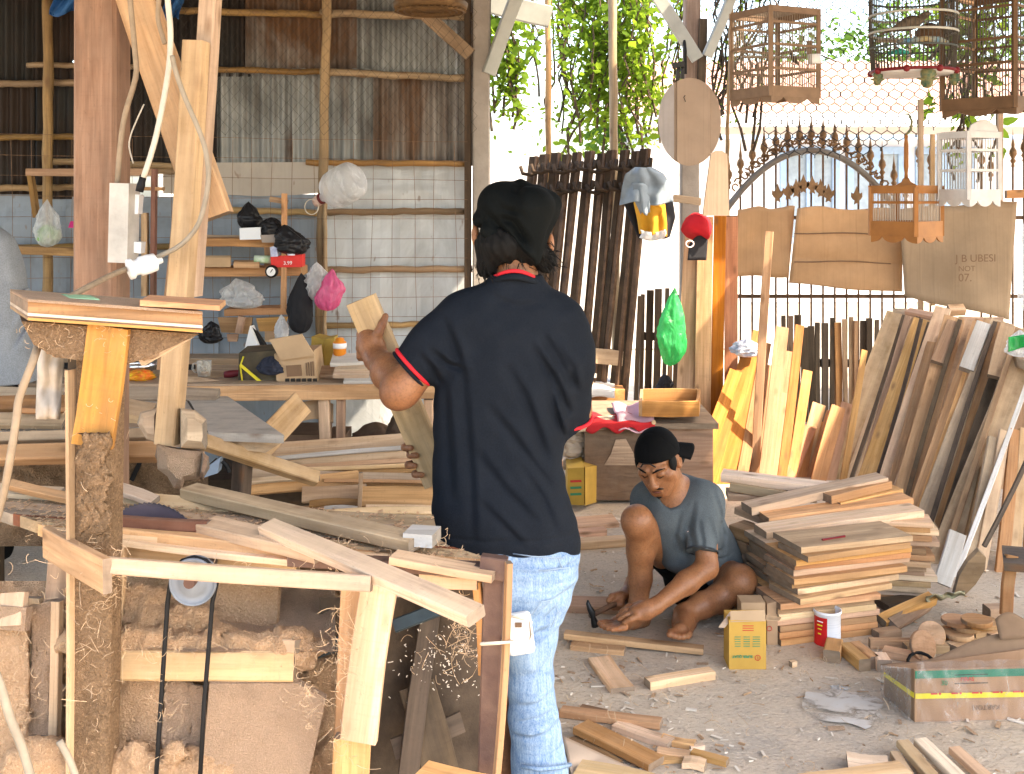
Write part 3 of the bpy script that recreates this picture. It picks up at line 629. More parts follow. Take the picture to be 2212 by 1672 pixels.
def lump(pts, D, dep, mat, name, par):
    mb = MB(); cx = sum(p[0] for p in pts)/len(pts); cy = sum(p[1] for p in pts)/len(pts); n = len(pts); vs_ = []; L = 4
    for k in range(L+1):
        t_ = k/L; s_ = 1-.35*(2*t_-1)**4-.12*(1-t_)
        for (x, y) in pts: vs_.append(P(cx+(x-cx)*s_+R.uniform(-1.5,1.5), cy+(y-cy)*s_+R.uniform(-1.5,1.5), D+dep*t_))
    fs = [(k*n+i, k*n+(i+1)%n, (k+1)*n+(i+1)%n, (k+1)*n+i) for k in range(L) for i in range(n)]+[tuple(range(n))[::-1], tuple(range(L*n,L*n+n))]
    return mb.add(vs_, fs).build(name, mat, par, False)
lump([(388,880),(420,884),(447,905),(449,960),(445,975),(388,972)], 3.2, .12, W['dusty'], 'block', HT)
lump([(336,955),(384,965),(445,972),(447,1020),(428,1036),(400,1040),(392,1058),(375,1056),(360,1028),(336,1012)], 3.2, .14, W['dustg'], 'worn_block', HT)
lump([(303,890),(340,880),(345,960),(318,952),(296,915)], 3.28, .05, W['dusty'], 'block', HT)
lump([(436,975),(452,985),(452,1010),(440,1036),(430,1030)], 3.19, .08, W['brown'], 'bark', HT)
def cord(label, pts, r, m, D=3.3, name='cable', cat='cable', sub=3):
    q = []
    P3 = [P(x, y, (p[2] if len(p) > 2 else D)) for p in pts for x, y in [p[:2]]]
    for i in range(len(P3)-1):
        p0, p1, p2, p3 = P3[max(i-1,0)], P3[i], P3[i+1], P3[min(i+2,len(P3)-1)]
        for k in range(sub):
            t = k/sub; q.append(.5*((2*p1)+(p2-p0)*t+(2*p0-5*p1+4*p2-p3)*t*t+(3*p1-p0-3*p2+p3)*t**3))
    q.append(P3[-1]); return tag(MB().tube(q, r, 7).build(name, W[m], None, True), label, cat)
cord('grey cable running down beside the thick post into the switch box', [(278,-60),(281,0),(292,117),(293,167),(270,247),(260,313),(253,400)], .0085, 'cable_d', 3.36)
cord('thick pale cable hanging from the roof to the black connector', [(360,-60),(362,0),(368,67),(365,143),(350,233),(333,310),(310,383)], .0088, 'cable_w', 3.27)
cord('cable looping over the diagonal beam and round to the white plug', [(372,120),(378,150),(400,213),(433,290),(447,343),(449,400),(430,480),(393,527),(347,552),(325,562)], .0075, 'cable', 3.22)
cord('frayed brown cable stub hanging between the two pale cables', [(346,-60),(343,0),(341,40),(350,75),(356,95)], .0075, 'cable_d', 3.32)
cord('thin white wire curling in the gap beside the diagonal beam', [(311,225),(296,258),(283,290),(279,318),(288,353)], .0024, 'cable_w', 3.4)
cord('stiff cable from the white plug down to the small plywood shelf', [(284,577,3.2),(250,590,3.1),(213,608,2.9),(175,628,2.75),(146,644,2.68)], .008, 'cable_d')
cord('slack cable dropping from the shelf stand down the left edge', [(82,745,2.6),(72,778,2.55),(42,858,2.55),(36,900,2.55),(22,990,2.55),(6,1075,2.6),(-25,1180,2.6)], .0095, 'cable_d')
cord('loose cable in the bottom left corner before the sawdust', [(-25,1420),(0,1478),(22,1550),(48,1615),(70,1690)], .010, 'cable', 2.45)
cord('short cable poking out of the sawdust near the bottom left corner', [(128,1600),(150,1640),(168,1690)], .008, 'cable', 2.45)
EB = thing('switch_box', 'grey dusty electric switch box fixed beside the thick roof post', 'switch box', P(268,565,3.4))
mb = MB(); mb.bar(P(270,396,3.36), P(266,566,3.36), .062, .07, (-.15,-.98,0)); mb.build('case', W['elec'], EB)
MB().bar(P(297,420,3.38), P(294,462,3.38), .025, .04, (0,-1,0)).build('terminal', W['whitepl'], EB); MB().bar(P(299,522,3.38), P(297,546,3.38), .032, .04, (0,-1,0)).build('terminal', W['whitepl'], EB)
MB().lathe(P(301,414,3.30), [(.012,0),(.013,.02),(.011,.03),(.011,.05)], 10, (.25,0,1)).build('connector', W['rubber'], EB, True)
mb = MB(); pc2 = P(336,566,3.2); axp = (P(280,582,3.16)-pc2).normalized()
mb.lathe(pc2, [(.008,-.02),(.010,-.006),(.026,0),(.028,.02),(.028,.045),(.023,.05),(.023,.062),(.03,.066),(.03,.078),(.012,.08)], 14, axp)
tag(mb.build('plug', W['whitepl'], None, True), 'round white mains plug hanging by the switch box', 'plug')
# ---------------------------------------------------------------- back bench and the things on it
R.seed(99)
BB = thing('back_bench', 'long rough workbench standing against the wire mesh wall', 'workbench', (-1.5, 5.6, 0))
zb = .795
for i in range(5):
    y0 = 5.32+i*.2
    board('top_plank', V((-2.6,y0+.095,zb)), V((-.30+R.uniform(-.02,.02),y0+.095+R.uniform(-.01,.01),zb)), .19, .03, (0,0,1), W['dusty' if i % 2 else 'grey'], BB, seg=5, bow=.002)
board('apron', P(286,853,5.30), P(950,845,5.30), .072, .03, (0,-1,0), W['fresh'], BB, seg=5)
for x, w_, m in [(735,18,'orange'),(706,24,'dusty'),(320,30,'brown'),(925,20,'fresh')]:
    board('leg', P(x-(8 if x == 706 else 0),864,5.34), P(x+(6 if x == 706 else 0),1186,5.34), w_*5.34/F, .05, (0,-1,0), W[m], BB)
board('lower_rail', P(720,1010,5.36), P(950,1010,5.36), .05, .03, (0,-1,0), W['brown'], BB)
plank('wide plank leaning diagonally against the front of the back bench', P(655,868,5.22), P(545,985,4.9), .12, .02, (.45,-.85,.2), 'dusty')
# clutter under the bench
W['brownbox'] = plain('brown_carton', (.20,.13,.085), .8, var=.35, sc=6); W['cardb'] = plain('cardboard', (.50,.34,.20), .85, var=.22, sc=5)
mb = MB(); mb.abox(-1.12,-.93,5.45,5.75,.12,.52); mb.abox(-.925,-.83,5.45,5.75,.12,.50)
cr = thing('brown_carton', 'dark brown carton with a raised flap under the back bench', 'carton', (-1,5.6,0)); mb.build('case', W['brownbox'], cr)
mb = MB(); mb.grid(lambda u,v: P(ln(640,720,u), ln(875,915,v)-10*math.sin(u*3), 5.42-.05*v), 8, 3, .006); mb.build('flap', W['cardb'], cr)
MB().abox(-1.16,-.80,5.45,5.8,0,.12).build('base', W['brownbox'], cr)
mb = MB(); c = P(578,905,5.5); mb.lathe((c.x,5.7,0), [(0,0),(.13,0),(.15,.12),(.165,.20),(.18,.21),(.165,.205),(.14,.12),(0,.02)], 20); 
tag(mb.build('basin', plain('pink_plastic', (.62,.20,.19), .4), None, True), 'faded pink plastic basin under the back bench', 'basin')
bas = bpy.data.objects['basin']; bas.location.z = .28; WM[bas] = bas.matrix_basis.copy()
o = MB().abox(-1.6,-.9,5.55,6.0,.0,.275).build('crate', W['dark']); tag(o, 'dark low crate under the pink basin beneath the bench', 'crate')
def bag(name, label, cat, x, y, D, wpx, hpx, mat, seed, tie=.25, sq=.7, sag=.25, folds=7, par=None, group=None, tilt=0., n=44, m=34, amp=.12):
    """a soft sack: gathered at the top, swollen below, creased"""
    rr = random.Random(seed); w_, h = wpx*D/F, hpx*D/F; c = P(x, y+hpx/2, D); vs_ = []
    ph = [rr.uniform(0,6.28) for _ in range(4)]
    for i in range(m+1):
        t = i/m
        r = (math.sin(math.pi*min(1,(t**.75)*.62+.0))**.8 if t < 1 else 0)
        prof = math.sqrt(max(0, 1-((t-sag-.05)/(.0001+ (sag+.05 if t < sag+.05 else 1-sag-.05)))**2))
        prof = prof if t < sag+.05 else max(tie*.35*(1-(t-.92)/.08 if t > .97 else 1), prof**(1.+1.3*(1-tie)))
        for k in range(n):
            an = 2*math.pi*k/n
            cr_ = 1+amp*(.5*math.sin(folds*an+ph[0]+t*3)+.5*mnoise.noise((math.cos(an)*2.2+seed, math.sin(an)*2.2, t*3.5)))*(.4+t)+.10*mnoise.noise((math.cos(an)*1.1+seed*3, math.sin(an)*1.1, t*2))
            q_ = V((math.cos(an)*2.6+seed*1.3, math.sin(an)*2.6, t*5.5)); cr_ += (amp+.10)*(.35-abs(mnoise.noise(q_))*1.4)+.09*(.3-abs(mnoise.noise(q_*2.3)))
            cr_ *= 1+.16*mnoise.noise((seed*7.1, math.cos(an)*.9, t*2.6))
            X = math.cos(an)*w_/2*prof*cr_+tilt*t*w_+.10*w_*mnoise.noise((seed*2.7, 0, t*3)); Y = math.sin(an)*w_/2*sq*prof*cr_
            vs_.append((c.x+X, D+Y, c.z+t*h))
    fs = [(i*n+k, i*n+(k+1)%n, (i+1)*n+(k+1)%n, (i+1)*n+k) for i in range(m) for k in range(n)]+[tuple(range(n))[::-1], tuple(range(m*n,m*n+n))]
    o = mesh(name, vs_, fs, mat, par, None, True)
    return o if par else tag(o, label, cat, group)
def film(name, c, alpha, rough=.25):
    b = NB(name); p = b.prin(c, rough); p.inputs['Specular IOR Level'].default_value = .8; tr = b.n('BsdfTransparent'); tl = b.n('BsdfTranslucent'); b.set(tl, 'Color', c); mx0 = b.n('MixShader'); b.set(mx0, '0', .45); b.set(mx0, '1', p.outputs[0]); b.set(mx0, '2', tl.outputs[0])
    lw = b.n('LayerWeight'); b.set(lw, 'Blend', .35); f = b.ramp(lw.outputs['Facing'], 0, 1, alpha, min(1,alpha+.45)); b.set(tr, 'Color', [ln(1,q,.3) for q in c])
    wr = b.noise(b.coords((18,18,9)), 1, 4, .6, 1.5); b.bump(p, wr, .8, .02); f = b.math('ADD', f, b.ramp(wr, .5, .7, 0, .25))
    mx = b.n('MixShader'); b.set(mx, '0', f); b.set(mx, '1', tr.outputs[0]); b.set(mx, '2', mx0.outputs[0]); b.t.links.new(mx.outputs[0], b.out.inputs[0]); return b.mat
W['film'] = film('clear_film', (.80,.82,.83), .38); W['pinkfilm'] = film('pink_film', (.80,.16,.36), .8); W['greenfilm'] = film('green_film', (.04,.50,.14), .78); W['jug'] = film('clear_jug', (.80,.82,.84), .40, .12)
W['whitefilm'] = film('white_film', (.82,.82,.82), .8)
bag('sack', 'dark junk sack under the right end of the back bench', 'sack', 812, 946, 5.8, 110, 70, W['brownbox'], 3, .7)
bag('sack', 'brown rubbish sack under the bench beside the man holding the board', 'sack', 880, 930, 5.6, 90, 110, plain('brown_sack', (.16,.11,.075), .9, var=.4), 5, .6)
bag('bundle', 'blue grey cloth bundle on the floor under the back bench', 'cloth', 800, 1100, 5.5, 110, 90, plain('blue_rag', (.20,.27,.36), .9, var=.4), 6, .7)
for o in ('sack','sack.001'):
    pass
# carton with an open flap on the bench
def text3(par, s_, size, o, ux, uy, mat, name='lettering', ext=.0006, bold=0):
    c = bpy.data.curves.new(name, 'FONT'); c.body = s_; c.size = size; c.extrude = ext; c.offset = bold; c.align_x = 'LEFT'
    ob = bpy.data.objects.new(name, c); me = bpy.data.meshes.new_from_object(ob); bpy.data.objects.remove(ob)
    ux, uy = V(ux).normalized(), V(uy).normalized(); uz = ux.cross(uy); M = Matrix((ux,uy,uz)).transposed().to_4x4(); M.translation = V(o)
    me.materials.append(mat); return put(bpy.data.objects.new(name, me), name, par, M)
W['ink'] = plain('black_ink', (.03,.025,.02), .8, var=.1); W['inkred'] = plain('red_ink', (.55,.05,.04), .7, var=.1); W['inkgreen'] = plain('green_ink', (.05,.25,.12), .7, var=.1); W['inkbrown'] = plain('brown_ink', (.20,.12,.07), .8, var=.2); W['inkorange'] = plain('orange_ink', (.60,.22,.03), .7, var=.1)
W['strap'] = plain('yellow_strap', (.72,.60,.04), .5, var=.1)
ct = thing('carton', 'cardboard carton with its flap folded up on the back bench', 'carton', (-1.15,5.5,zb))
pf = [P(x,y,5.38) for x,y in [(592,765),(678,757),(686,828),(598,828)]]
MB().prism(pf, (0,.22,0)).build('front', W['cardb'], ct)
MB().prism([P(x,y,5.34) for x,y in [(582,734),(652,722),(680,768),(606,778)]], (0,.006,.002)).build('flap', W['cardb'], ct)
MB().prism([P(x,y,5.42) for x,y in [(516,763),(602,757),(606,828),(514,825)]], (-.02,.26,0)).build('side', plain('dark_carton', (.13,.10,.06), .8, var=.5, sc=9, c2=(.04,.035,.025)), ct)
MB().tube([P(526,770,5.41),P(519,790,5.41),P(523,822,5.41)], .004, 4).build('strap', W['strap'], ct); MB().bar(P(519,788,5.405), P(565,827,5.40), .014, .003).build('strap', W['strap'], ct)
MB().prism([P(x,y,5.374) for x,y in [(618,790),(650,788),(652,812),(620,814)]], (0,.004,0)).build('printed_panel', W['inkbrown'], ct)
for k in range(6): MB().prism([P(x,y,5.374) for x,y in [(616+k*12,818),(625+k*12,817.5),(625+k*12,826),(616+k*12,826)]], (0,.004,0)).build('printed_mark', W['ink'], ct)
for k in range(4): MB().prism([P(x,y,5.374) for x,y in [(660+k*5,784-k),(662+k*5,784-k),(664+k*5,812),(662+k*5,812)]], (0,.004,0)).build('printed_mark', W['inkbrown'], ct)
bag('rag', 'crumpled dark blue rag stuffed in the open carton', 'cloth', 585, 790, 5.39, 50, 42, plain('navy_rag', (.03,.035,.055), .8, var=.4), 9, .7, amp=.3)
mb = MB(); mb.prism([P(x,y,5.6) for x,y in [(673,727),(700,733),(699,792),(671,788)]], (.02,.12,0)); mb.prism([P(x,y,5.598) for x,y in [(701,733),(722,729),(720,788),(700,792)]], (.0,.12,0))
tag(mb.build('yellow_carton', plain('yellow_carton', (.42,.28,.06), .7, var=.35)), 'tall yellowish carton standing behind the open carton', 'carton')
mb = MB(); mb.lathe(P(734,772,5.5), [(0,0),(.032,0),(.033,.075),(.030,.08),(.022,.082),(.022,.095),(0,.10)], 16, mi=0)
jr = mb.build('jar', plain('orange_jar', (.72,.25,.03), .35), None, True); tag(jr, 'small orange jar with a white lid on the bench', 'jar')
MB().lathe(P(734,752,5.5), [(.034,0),(.034,.025),(.018,.035),(0,.037)], 16).build('lid', W['whitepl'], jr, True)
for i, (a, c, D, m) in enumerate([((716,774),(800,771),5.45,'white'),((730,788),(860,784),5.42,'pale'),((722,799),(800,799),5.38,'pale'),((770,806),(880,804),5.4,'fresh'),((680,800),(780,796),5.5,'fresh'),((380,822),(505,838),5.36,'dusty'),((745,812),(900,812),5.36,'white')]):
    plank(['white topped board uppermost of the small boards beside the carton','board sloping under the raised hands on the back bench','short pale board low in the small pile by the carton','reddish board end behind the hand on the bench','thin slat behind the small boards by the carton','tapered grey slat lying before the glass mug','white edged board lowest beside the carton'][i],
          P(*a,D), P(*c,D), .10, .02, (0,-.35,.94), m)
# glass mug
mg = thing('mug', 'clear glass mug with tea dregs on the back bench', 'mug', P(441,812,5.45))
c = P(441,812,5.45)
W['glass'] = film('mug_glass', (.85,.84,.78), .22, .08)
MB().lathe(c, [(0,0),(.030,0),(.034,.03),(.036,.075),(.033,.075),(.031,.03),(.028,.008),(0,.008)], 18).build('body', W['glass'], mg, True)
MB().tube([c+V((-.033,0,.065)),c+V((-.055,0,.058)),c+V((-.058,0,.035)),c+V((-.045,0,.018)),c+V((-.031,0,.018))], .0045, 6).build('handle', W['glass'], mg, True)
MB().lathe(c+V((0,0,.009)), [(0,0),(.028,0),(.029,.014),(0,.014)], 16).build('tea', plain('tea', (.25,.12,.03), .1), mg, True)
mb = MB(); mb.lathe(P(300,797,5.5), [(0,-.02),(.05,-.02),(.085,.0),(.095,.035),(.10,.036),(.08,.0),(.05,-.012),(0,-.012)], 20); tag(mb.build('bowl', plain('bright_steel', (.55,.56,.58), .2, .9), None, True), 'shiny steel bowl on the bench behind the orange post', 'bowl')
bag('snack_bag', 'crumpled red and orange snack bag on the back bench', 'bag', 300, 810, 5.42, 62, 26, plain('red_foil', (.75,.09,.03), .35, var=.3, sc=14, c2=(.55,.55,.02)), 13, .9, amp=.35)
mb = MB(); mb.tube([P(-20,790,5.8),P(420,796,5.75)], .022, 8); tag(mb.build('tube', W['rubber'], None, True), 'black pipe lying along the back of the bench', 'pipe')
mb = MB(); mb.lathe(P(498,808,5.5), [(0,-.03),(.018,-.03),(.02,.0),(.012,.06),(.01,.09),(0,.092)], 10, (.95,0,.15)); tag(mb.build('screwdriver', plain('dark_red_plastic', (.16,.02,.025), .4), None, True), 'dark red tool handle lying beside the carton', 'tool')
# ---------------------------------------------------------------- shelves on the mesh wall
SH = thing('shelf_rack', 'rough wooden shelves fixed on the wire mesh wall', 'shelf', P(550,700,6.15))
def shb(name, a, c, wpx, t, m, n=(0,-1,0), D=6.1): return board(name, P(*a,D), P(*c,D), wpx*D/F, t, n, W[m], SH)
shb('shelf_board', (418,524), (592,526), 18, .20, 'orange'); shb('shelf_board', (425,588), (650,586), 20, .20, 'orange'); shb('shelf_board', (484,676), (628,672), 15, .18, 'orange')
shb('upright', (582,534), (582,578), 24, .03, 'orange'); shb('upright', (428,534), (425,580), 12, .03, 'fresh'); shb('pole', (613,418), (611,668), 11, .03, 'orange', D=6.0)
shb('peg', (582,430), (620,437), 12, .03, 'brown', D=6.03); shb('bracket', (522,684), (514,720), 15, .03, 'fresh', D=6.05)
for pts, m in [([(470,686),(545,686),(541,722),(478,718)],'fresh'),([(553,688),(622,684),(610,715),(560,716)],'orange'),([(490,722),(515,722),(512,738),(492,738)],'fresh'),([(572,716),(596,716),(592,740),(572,738)],'fresh')]:
    MB().prism([P(x,y,6.12) for x,y in pts], (0,.02,0)).build('bracket_plate', W[m], SH)
shb('back_strip', (418,512), (530,514), 12, .02, 'pale', D=6.25)
lft = thing('shelf_rack', 'dim shelf frame on the dark wall left of the thick post', 'shelf', P(120,560,6.2), None)
for a, c, wpx, m in [((55,372),(330,372),16,'orange'),((0,540),(160,545),18,'brown'),((60,365),(75,470),10,'brown'),((310,460),(310,640),12,'fresh'),((331,365),(328,650),9,'red'),((252,562),(270,700),16,'pale'),((255,405),(350,408),8,'orange')]:
    board('shelf_board', P(*a,6.15), P(*c,6.15), wpx*6.15/F, .05, (0,-1,0), W[m], lft)
mb = MB(); mb.prism([P(x,y,6.0) for x,y in [(517,493),(562,491),(563,517),(518,518)]], (0,.09,0)); tag(mb.build('white_box', plain('white_card', (.72,.76,.80), .6, var=.05)), 'small white box on the upper wall shelf', 'box')
bag('bin_bag', 'pointed black plastic bag behind the white box on the upper shelf', 'bag', 538, 466, 6.15, 52, 62, W['blackpl'], 21, .1)
bag('bin_bag', 'round black plastic bag sitting in the grey tub on the upper shelf', 'bag', 585, 492, 6.05, 52, 46, W['blackpl'], 22, .9, amp=.2)
mb = MB(); mb.prism([P(x,y,6.0) for x,y in [(562,508),(606,506),(603,524),(566,524)]], (0,.1,0)); tag(mb.build('tub', plain('grey_tub', (.35,.30,.26), .6)), 'grey tub holding a black bag on the upper shelf', 'tub')
bag('bin_bag', 'large black rubbish bag slumped at the right end of the upper shelf', 'bag', 636, 518, 6.0, 68, 66, W['blackpl'], 23, .6, tilt=-.3, amp=.25)
mb = MB(); mb.prism([P(x,y,6.0) for x,y in [(584,554),(652,550),(652,577),(586,578)]], (0,.1,0)); rp = mb.build('red_packet', plain('red_packet', (.65,.035,.03), .4, var=.2)); tag(rp, 'red printed packet on the lower wall shelf', 'packet')
text3(rp, '3.99', .028, P(612,572,5.995), (1,0,.03), (0,0,1), W['whitepl'])
mb = MB(); mb.prism([P(x,y,5.98) for x,y in [(583,534),(598,530),(600,554),(585,555)]], (0,.05,0)); mb.prism([P(x,y,5.97) for x,y in [(618,538),(640,530),(636,552),(622,552)]], (0,.04,0)); tag(mb.build('packet', plain('white_packet', (.70,.72,.78), .4, var=.3, sc=20, c2=(.15,.2,.45))), 'white and blue packets wedged under the black rubbish bag', 'packet')
for i, (x0, x1, y0, y1, lab) in enumerate([(438,498,556,577,'shallow open cardboard tray on the lower wall shelf'),(505,560,566,579,'low wooden tray with bits on the lower shelf')]):
    mb = MB(); D = 6.02; mb.prism([P(x0,y0,D),P(x1,y0,D),P(x1,y1,D),P(x0,y1,D)], (0,.006,0)); mb.prism([P(x0,y0-4,D+.14),P(x1,y0-4,D+.14),P(x1,y1,D+.14),P(x0,y1,D+.14)], (0,.006,0))
    for x in (x0, x1): mb.bar(P(x,(y0+y1)/2,D+.01), P(x,(y0+y1)/2-2,D+.135), (y1-y0)*D/F*.9, .005, (1,0,0))
    mb.bar(P((x0+x1)/2,y1-2,D+.01), P((x0+x1)/2,y1-2,D+.135), (x1-x0)*D/F*.95, .004, (0,0,1)); tag(mb.build('tray', W['cardb' if i == 0 else 'fresh']), lab, 'tray')
bag('scrap', 'red and white scraps lying in the cardboard tray', 'scrap', 470, 566, 6.08, 50, 14, plain('red_scrap', (.7,.12,.04), .5, var=.5, sc=18, c2=(.7,.68,.6)), 31, .9, amp=.4)
mb = MB(); mb.tube([P(550,560,6.05),P(590,561,6.05)], .022, 10); tag(mb.build('tape_roll', plain('green_white_roll', (.62,.70,.58), .5, c2=(.2,.5,.08), sc=22), None, True), 'green and white roll on the lower wall shelf', 'roll')
ck = thing('dial_gauge', 'small round dial with a white face on the lower shelf edge', 'gauge', P(588,586,5.98))
c = P(588,586,6.0); MB().lathe(c, [(0,-.03),(.030,-.03),(.034,-.024),(.034,0),(0,0)], 22, (0,1,0)).build('case', W['rubber'], ck, True); MB().lathe(c, [(0,-.033),(.024,-.032),(.024,-.028)], 20, (0,1,0)).build('face', W['whitepl'], ck); MB().bar(c+V((-.002,-.035,-.004)), c+V((.010,-.035,.014)), .004, .002).build('hand', W['ink'], ck)
bag('plastic_bag', 'crumpled clear plastic bag on the small lower shelf', 'bag', 532, 634, 6.0, 82, 66, W['film'], 33, .1, tilt=-.28, amp=.3)
bag('backpack', 'black bag hanging from the right end of the lower shelf', 'bag', 650, 655, 5.95, 56, 132, plain('black_fabric', (.018,.018,.021), .75, var=.3), 35, .35, amp=.1)
bag('plastic_bag', 'clear plastic bag hung on the wooden wall post', 'bag', 686, 608, 5.95, 56, 84, W['film'], 36, .3, amp=.25)
bag('plastic_bag', 'bright pink plastic bag hung on the wooden wall post', 'bag', 708, 626, 5.9, 54, 92, W['pinkfilm'], 37, .15, tilt=.2, amp=.2)
bag('plastic_bag', 'white rag hanging below the end of the small shelf', 'rag', 608, 710, 6.0, 28, 62, W['whitefilm'], 38, .4, amp=.3)
bag('bin_bag', 'small black plastic bag hanging left of the small shelf', 'bag', 456, 718, 6.0, 42, 50, W['blackpl'], 39, .4, amp=.3)
mb = MB(); mb.prism([P(540,704,5.9),P(562,756,5.9),P(527,758,5.9)], (.01,.05,0)); mb.prism([P(542,702,5.92),P(580,758,5.92),P(562,757,5.92)], (0,.05,0), 1); tag(mb.build('paper_tent', [W['whitepl'], W['rubber']]), 'white pointed paper wedge standing behind the carton', 'paper')
bag('plastic_bag', 'see through bag with green packets hung on the dark wall', 'bag', 102, 482, 6.05, 56, 104, W['film'], 40, .15, amp=.2)
bag('bag_contents', 'green and pink packets inside the bag on the dark wall', 'packets', 104, 506, 6.05, 42, 44, plain('green_packets', (.18,.38,.08), .5, var=.6, sc=13, c2=(.65,.60,.62)), 42, .8, amp=.3)
mb = MB(); mb.prism([P(x,y,6.02) for x,y in [(152,478),(158,478),(158,492),(147,492)]], (0,.03,0)); tag(mb.build('pink_tag', plain('magenta', (.55,.02,.18), .5)), 'small magenta tag beside the thick roof post', 'tag')
# water jug used as a shade + its ring of string
wj = thing('water_jug', 'clear plastic water jug fixed upside down on the wooden wall post', 'jug', P(740,395,6.1))
a0, a1 = P(690,432,6.12), P(778,378,5.98); ax = (a1-a0); Lj = ax.length
def ribs(an, h): return 1-(.16 if h > .28*1.05 else .0)*max(0, math.cos(5*an))
MB().lathe(a0, [(.022,.0),(.024,.03),(.05,.055),(.088,.085),(.106,.12),(.108,.15),(.104,.155),(.108,.16),(.108,.215),(.104,.22),(.107,.226),(.102,.262),(.082,.285),(.05,.292),(.03,.28),(0,.272)], 40, ax, fun=ribs).build('bottle', W['jug'], wj, True)
MB().lathe(a0, [(0,-.03),(.028,-.03),(.031,-.012),(.029,.012),(.026,.014)], 18, ax).build('cap', plain('faded_pink_cap', (.62,.45,.38), .5), wj, True)
MB().lathe(a0, [(.03,.008),(.033,.012),(.033,.02),(.03,.024)], 18, ax).build('neck_ring', plain('maroon_ring', (.16,.03,.03), .5), wj, True)
mb = MB(); c = P(673,447,6.1); mb.tube([c+V((.038*math.cos(k*.3927), 0, .042*math.sin(k*.3927))) for k in range(16)], .003, 5, closed=True); mb.build('string', W['cable_w'], wj, True)
mb = MB(); c = P(930,12,5.9); mb.lathe(c, [(.0,-.03),(.17,-.03),(.195,-.015),(.2,.01),(.19,.02),(.17,0),(0,0)], 36)
for k in range(36):
    an = k*math.pi/18; mb.tube([c+V((.05*math.cos(an),.05*math.sin(an),-.033)), c+V((.19*math.cos(an+.2),.19*math.sin(an+.2),-.03))], .005, 4)
for k in range(4): mb.tube([c+V(((.07+.035*k)*math.cos(q*.2618),(.07+.035*k)*math.sin(q*.2618),-.034)) for q in range(24)], .005, 4, closed=True)
tag(mb.build('wicker_tray', wood('wicker', (.30,.19,.10), (.18,.11,.06), 0), None, True), 'round wicker tray hanging high on the corrugated wall', 'basket')
# ================================================================ MIDDLE: planing bench, rack of planks on the left, pile behind the saw bench
R.seed(201)
W['dusttop'] = wood('dusty_grey_top', (.47,.40,.32), (.33,.28,.22), .7, (.58,.50,.41), gx=2, gy=30, stain=.3)
PB = thing('planing_bench', 'second bench with a grey dusty top behind the hanging timbers', 'workbench', (-1.5, 4.2, 0))
top = [PZ(296,938,.85),PZ(450,934,.85),PZ(613,942,.85),PZ(492,858,.85),PZ(388,853,.85),PZ(296,858,.85)]
for poly, dz in (([PZ(-160,938,.85),PZ(446,936,.85),PZ(398,856,.85),PZ(-160,858,.85)],0),([PZ(450,936,.85),PZ(613,942,.85),PZ(492,858,.85),PZ(402,856,.85)],.004)):
    MB().prism([p+V((0,0,dz)) for p in poly], (0,0,-.03)).build('top_board', W['dusttop'], PB)
W_ = 0
def pbb(name, a, c, w_, t, n, m, **k): return board(name, P(*a), P(*c), w_, t, n, W[m], PB, **k)
MB().prism([P(x,y,3.965+(x-450)*.0002) for x,y in [(445,936),(612,945),(606,958),(574,978),(520,972),(445,952)]], (0,.03,0)).build('apron', wood('mottled_ply', (.56,.36,.17), (.40,.24,.11), .5, stain=.6), PB)
pbb('apron', (-100,960,3.97), (446,950,3.97), .05, .03, (0,-1,0), 'dusty')
pbb('leg', (514,985,3.99), (486,1440,4.05), .052, .06, (-.4,-.9,0), 'dark'); pbb('leg', (150,960,4.2), (150,1440,4.2), .06, .06, (0,-1,0), 'dark'); pbb('leg', (-20,960,4.2), (-20,1440,4.2), .06, .06, (0,-1,0), 'dark')
MB().prism([P(x,y,3.92) for x,y in [(446,1010),(476,988),(470,1022),(440,1032)]], (0,.05,0)).build('bracket', plain('blue_grey_paint', (.28,.36,.45), .5), PB)
MB().tube([P(480,996,3.93),P(490,1006,3.93),P(496,1020,3.93)], .008, 6).build('lever', W['rubber'], PB)
wc = P(287,972,4.02)
wh = MB().lathe(wc, [(0,0),(.03,0),(.035,.008),(.062,.008),(.066,-.004),(.072,-.004),(.072,.03),(0,.03)], 30, (0,1,0)).build('wheel', plain('dusty_rubber', (.10,.085,.07), .7, var=.5), PB, True)
MB().lathe(wc+V((0,-.002,0)), [(0,0),(.02,0),(.024,.01)], 16, (0,1,0)).build('hub', W['dustg'], wh, True)
MB().bar(P(302,1000,3.98), P(262,1085,3.9), .016, .006, (0,-1,0)).build('belt', W['rubber'], PB)
mb = MB(); mb.grid(lambda u, v: P(ln(-60,450,u), ln(985,1180,v), 4.0-.25*v-.05*mnoise.noise((u*9,v*4,3))-.02*mnoise.noise((u*30,v*14,8))), 50, 20)
mb.build('dust_bank', W['dustd'], PB, True, kind='stuff')
def s4():
    x = R.uniform(10,250); return P(x, R.gauss(950,10), 3.9)
curls(160, s4, PB, seed=45, ln_=(.02,.06))
MB().bar(P(-60,952,4.15), P(330,950,4.15), .12, .02, (0,-1,0)).build('dark_panel', W['dark'], PB)
